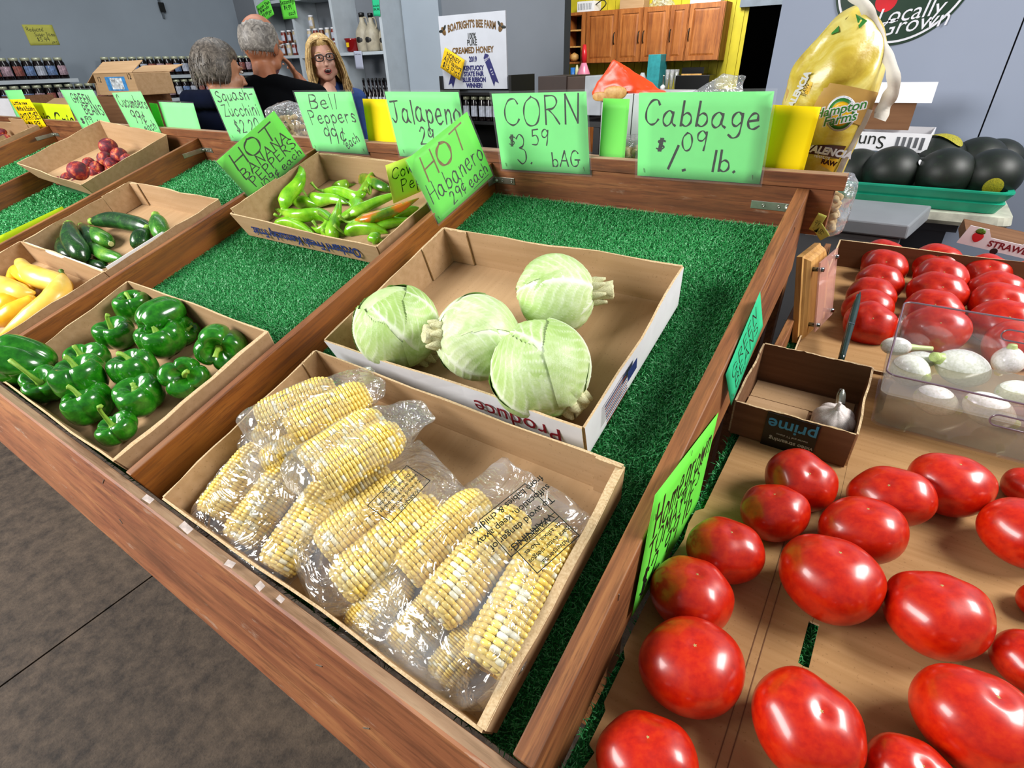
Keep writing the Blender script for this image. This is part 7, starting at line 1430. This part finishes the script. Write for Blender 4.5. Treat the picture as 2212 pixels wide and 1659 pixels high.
for i in range(90):
    a = g.uniform(-.075, .075); e = g.normal(0, .004, 3); rts.append([np.array([a * .3, .0, .122]), np.array([a, -.07, .09]), np.array([a * 1.15, -.108, 0]), np.array([a * 1.2, -.10, -.09]), np.array([a * 1.3, -.085, -.17]) + e])
strands('hair_strands', HR, rw, m_hb_, rts, 5, .0042)
def wh(t, p):
    fr2 = np.clip((np.sin(t) - .05) * 1.6, 0, 1); q = .016 + .004 * np.sin(31 * t) - .06 * fr2 * np.clip((p - .95) * 2.5, 0, 1); dn = np.clip((p - 1.5), 0, 2) * (1 - fr2)
    return np.stack([(.075 + q) * np.sin(np.minimum(p, 1.9)) * np.cos(t) * (1 + .12 * dn), (.094 + q) * np.sin(np.minimum(p, 1.9)) * np.sin(t) - .012, (.100 + q) * np.cos(p) + .02 - .08 * dn * (1 - fr2)], -1)
cap_hair(HR, rw, m_hb_, wh)
gl = plain('glasses_frame', '141216', .3, var=0)
G = MB(); fr_b = None
for q in (-1, 1):
    ring = [(q * .032 + .024 * math.copysign(abs(math.cos(a)) ** .7, math.cos(a)), .108, .004 + .017 * math.copysign(abs(math.sin(a)) ** .7, math.sin(a))) for a in np.linspace(0, 6.283, 21)]; link('glasses_rim', sweep('glasses_rim', ring, [.0034, .0034], 6, interp=False), gl, rw, rel=HR)
    link('glasses_arm', sweep('glasses_arm', [(q * .056, .106, .01), (q * .074, .07, .01), (q * .080, .0, .005)], [.002, .002], 6), gl, rw, rel=HR)
link('glasses_bridge', sweep('glasses_bridge', [(-.009, .108, .008), (0, .110, .010), (.009, .108, .008)], [.002, .002], 6), gl, rw, rel=HR)
# -- the older woman at the far left, head turned to the right
Pe = CAM + ray(449, 158) * 2.6
ye = math.degrees(math.atan2(Pe[1] - CAM[1], Pe[0] - CAM[0])) - 90
re_, HR, s = person('older woman with short brown-grey hair in a dark navy hooded top, in profile', Pe, ye - 72, 1.58, m_hgr, m_sk3, m_dknavy, dict(yaw=ye - 40, nk=.10, hy=.09, nod=-8, til=-6, sw=.16, sleeve=1.2, hood=True, arms=[((-.25, .03, Pe[2] - .55), (-.18, .20, Pe[2] - .60)), ((.25, .05, Pe[2] - .55), (.16, .22, Pe[2] - .55))]), 1.07)
def eh(t, p):
    fr2 = np.clip((np.sin(t) - .25) * 2.2, 0, 1); q = .020 * (1 - fr2 * np.clip((p - .85) * 2.2, 0, 1.6)) - .03 * np.clip((p - 2.15) * 3, 0, 1); q = q - .035 * fr2 * np.clip((p - 1.15) * 2, 0, 1) + .003 * np.sin(29 * t + 5 * p) 
    R_ = np.array([.075, .094, .100]) * 1.07; return np.stack([(R_[0] + q) * np.sin(p) * np.cos(t), (R_[1] + q) * np.sin(p) * np.sin(t) - .012, (R_[2] + q) * np.cos(p) + .02], -1)
cap_hair(HR, re_, m_hgr, eh); rts = []
for i in range(420):
    t = g.uniform(math.pi * .86, math.pi * 2.14) if g.random() < .75 else g.uniform(0, 6.28); p = g.uniform(.1, 2.1 if math.sin(t) < .1 else .95); R_ = np.array([.100, .121, .126]); d = np.array([math.sin(p) * math.cos(t), math.sin(p) * math.sin(t), math.cos(p)]); q = d * R_ + [0, -.012, .02]; rts.append([q - d * .01, q + d * .003 + [0, -.002, -.010], q + d * .002 + [0, -.003, -.034]])
strands('hair_strands', HR, re_, m_hgr, rts, 6, .0022)
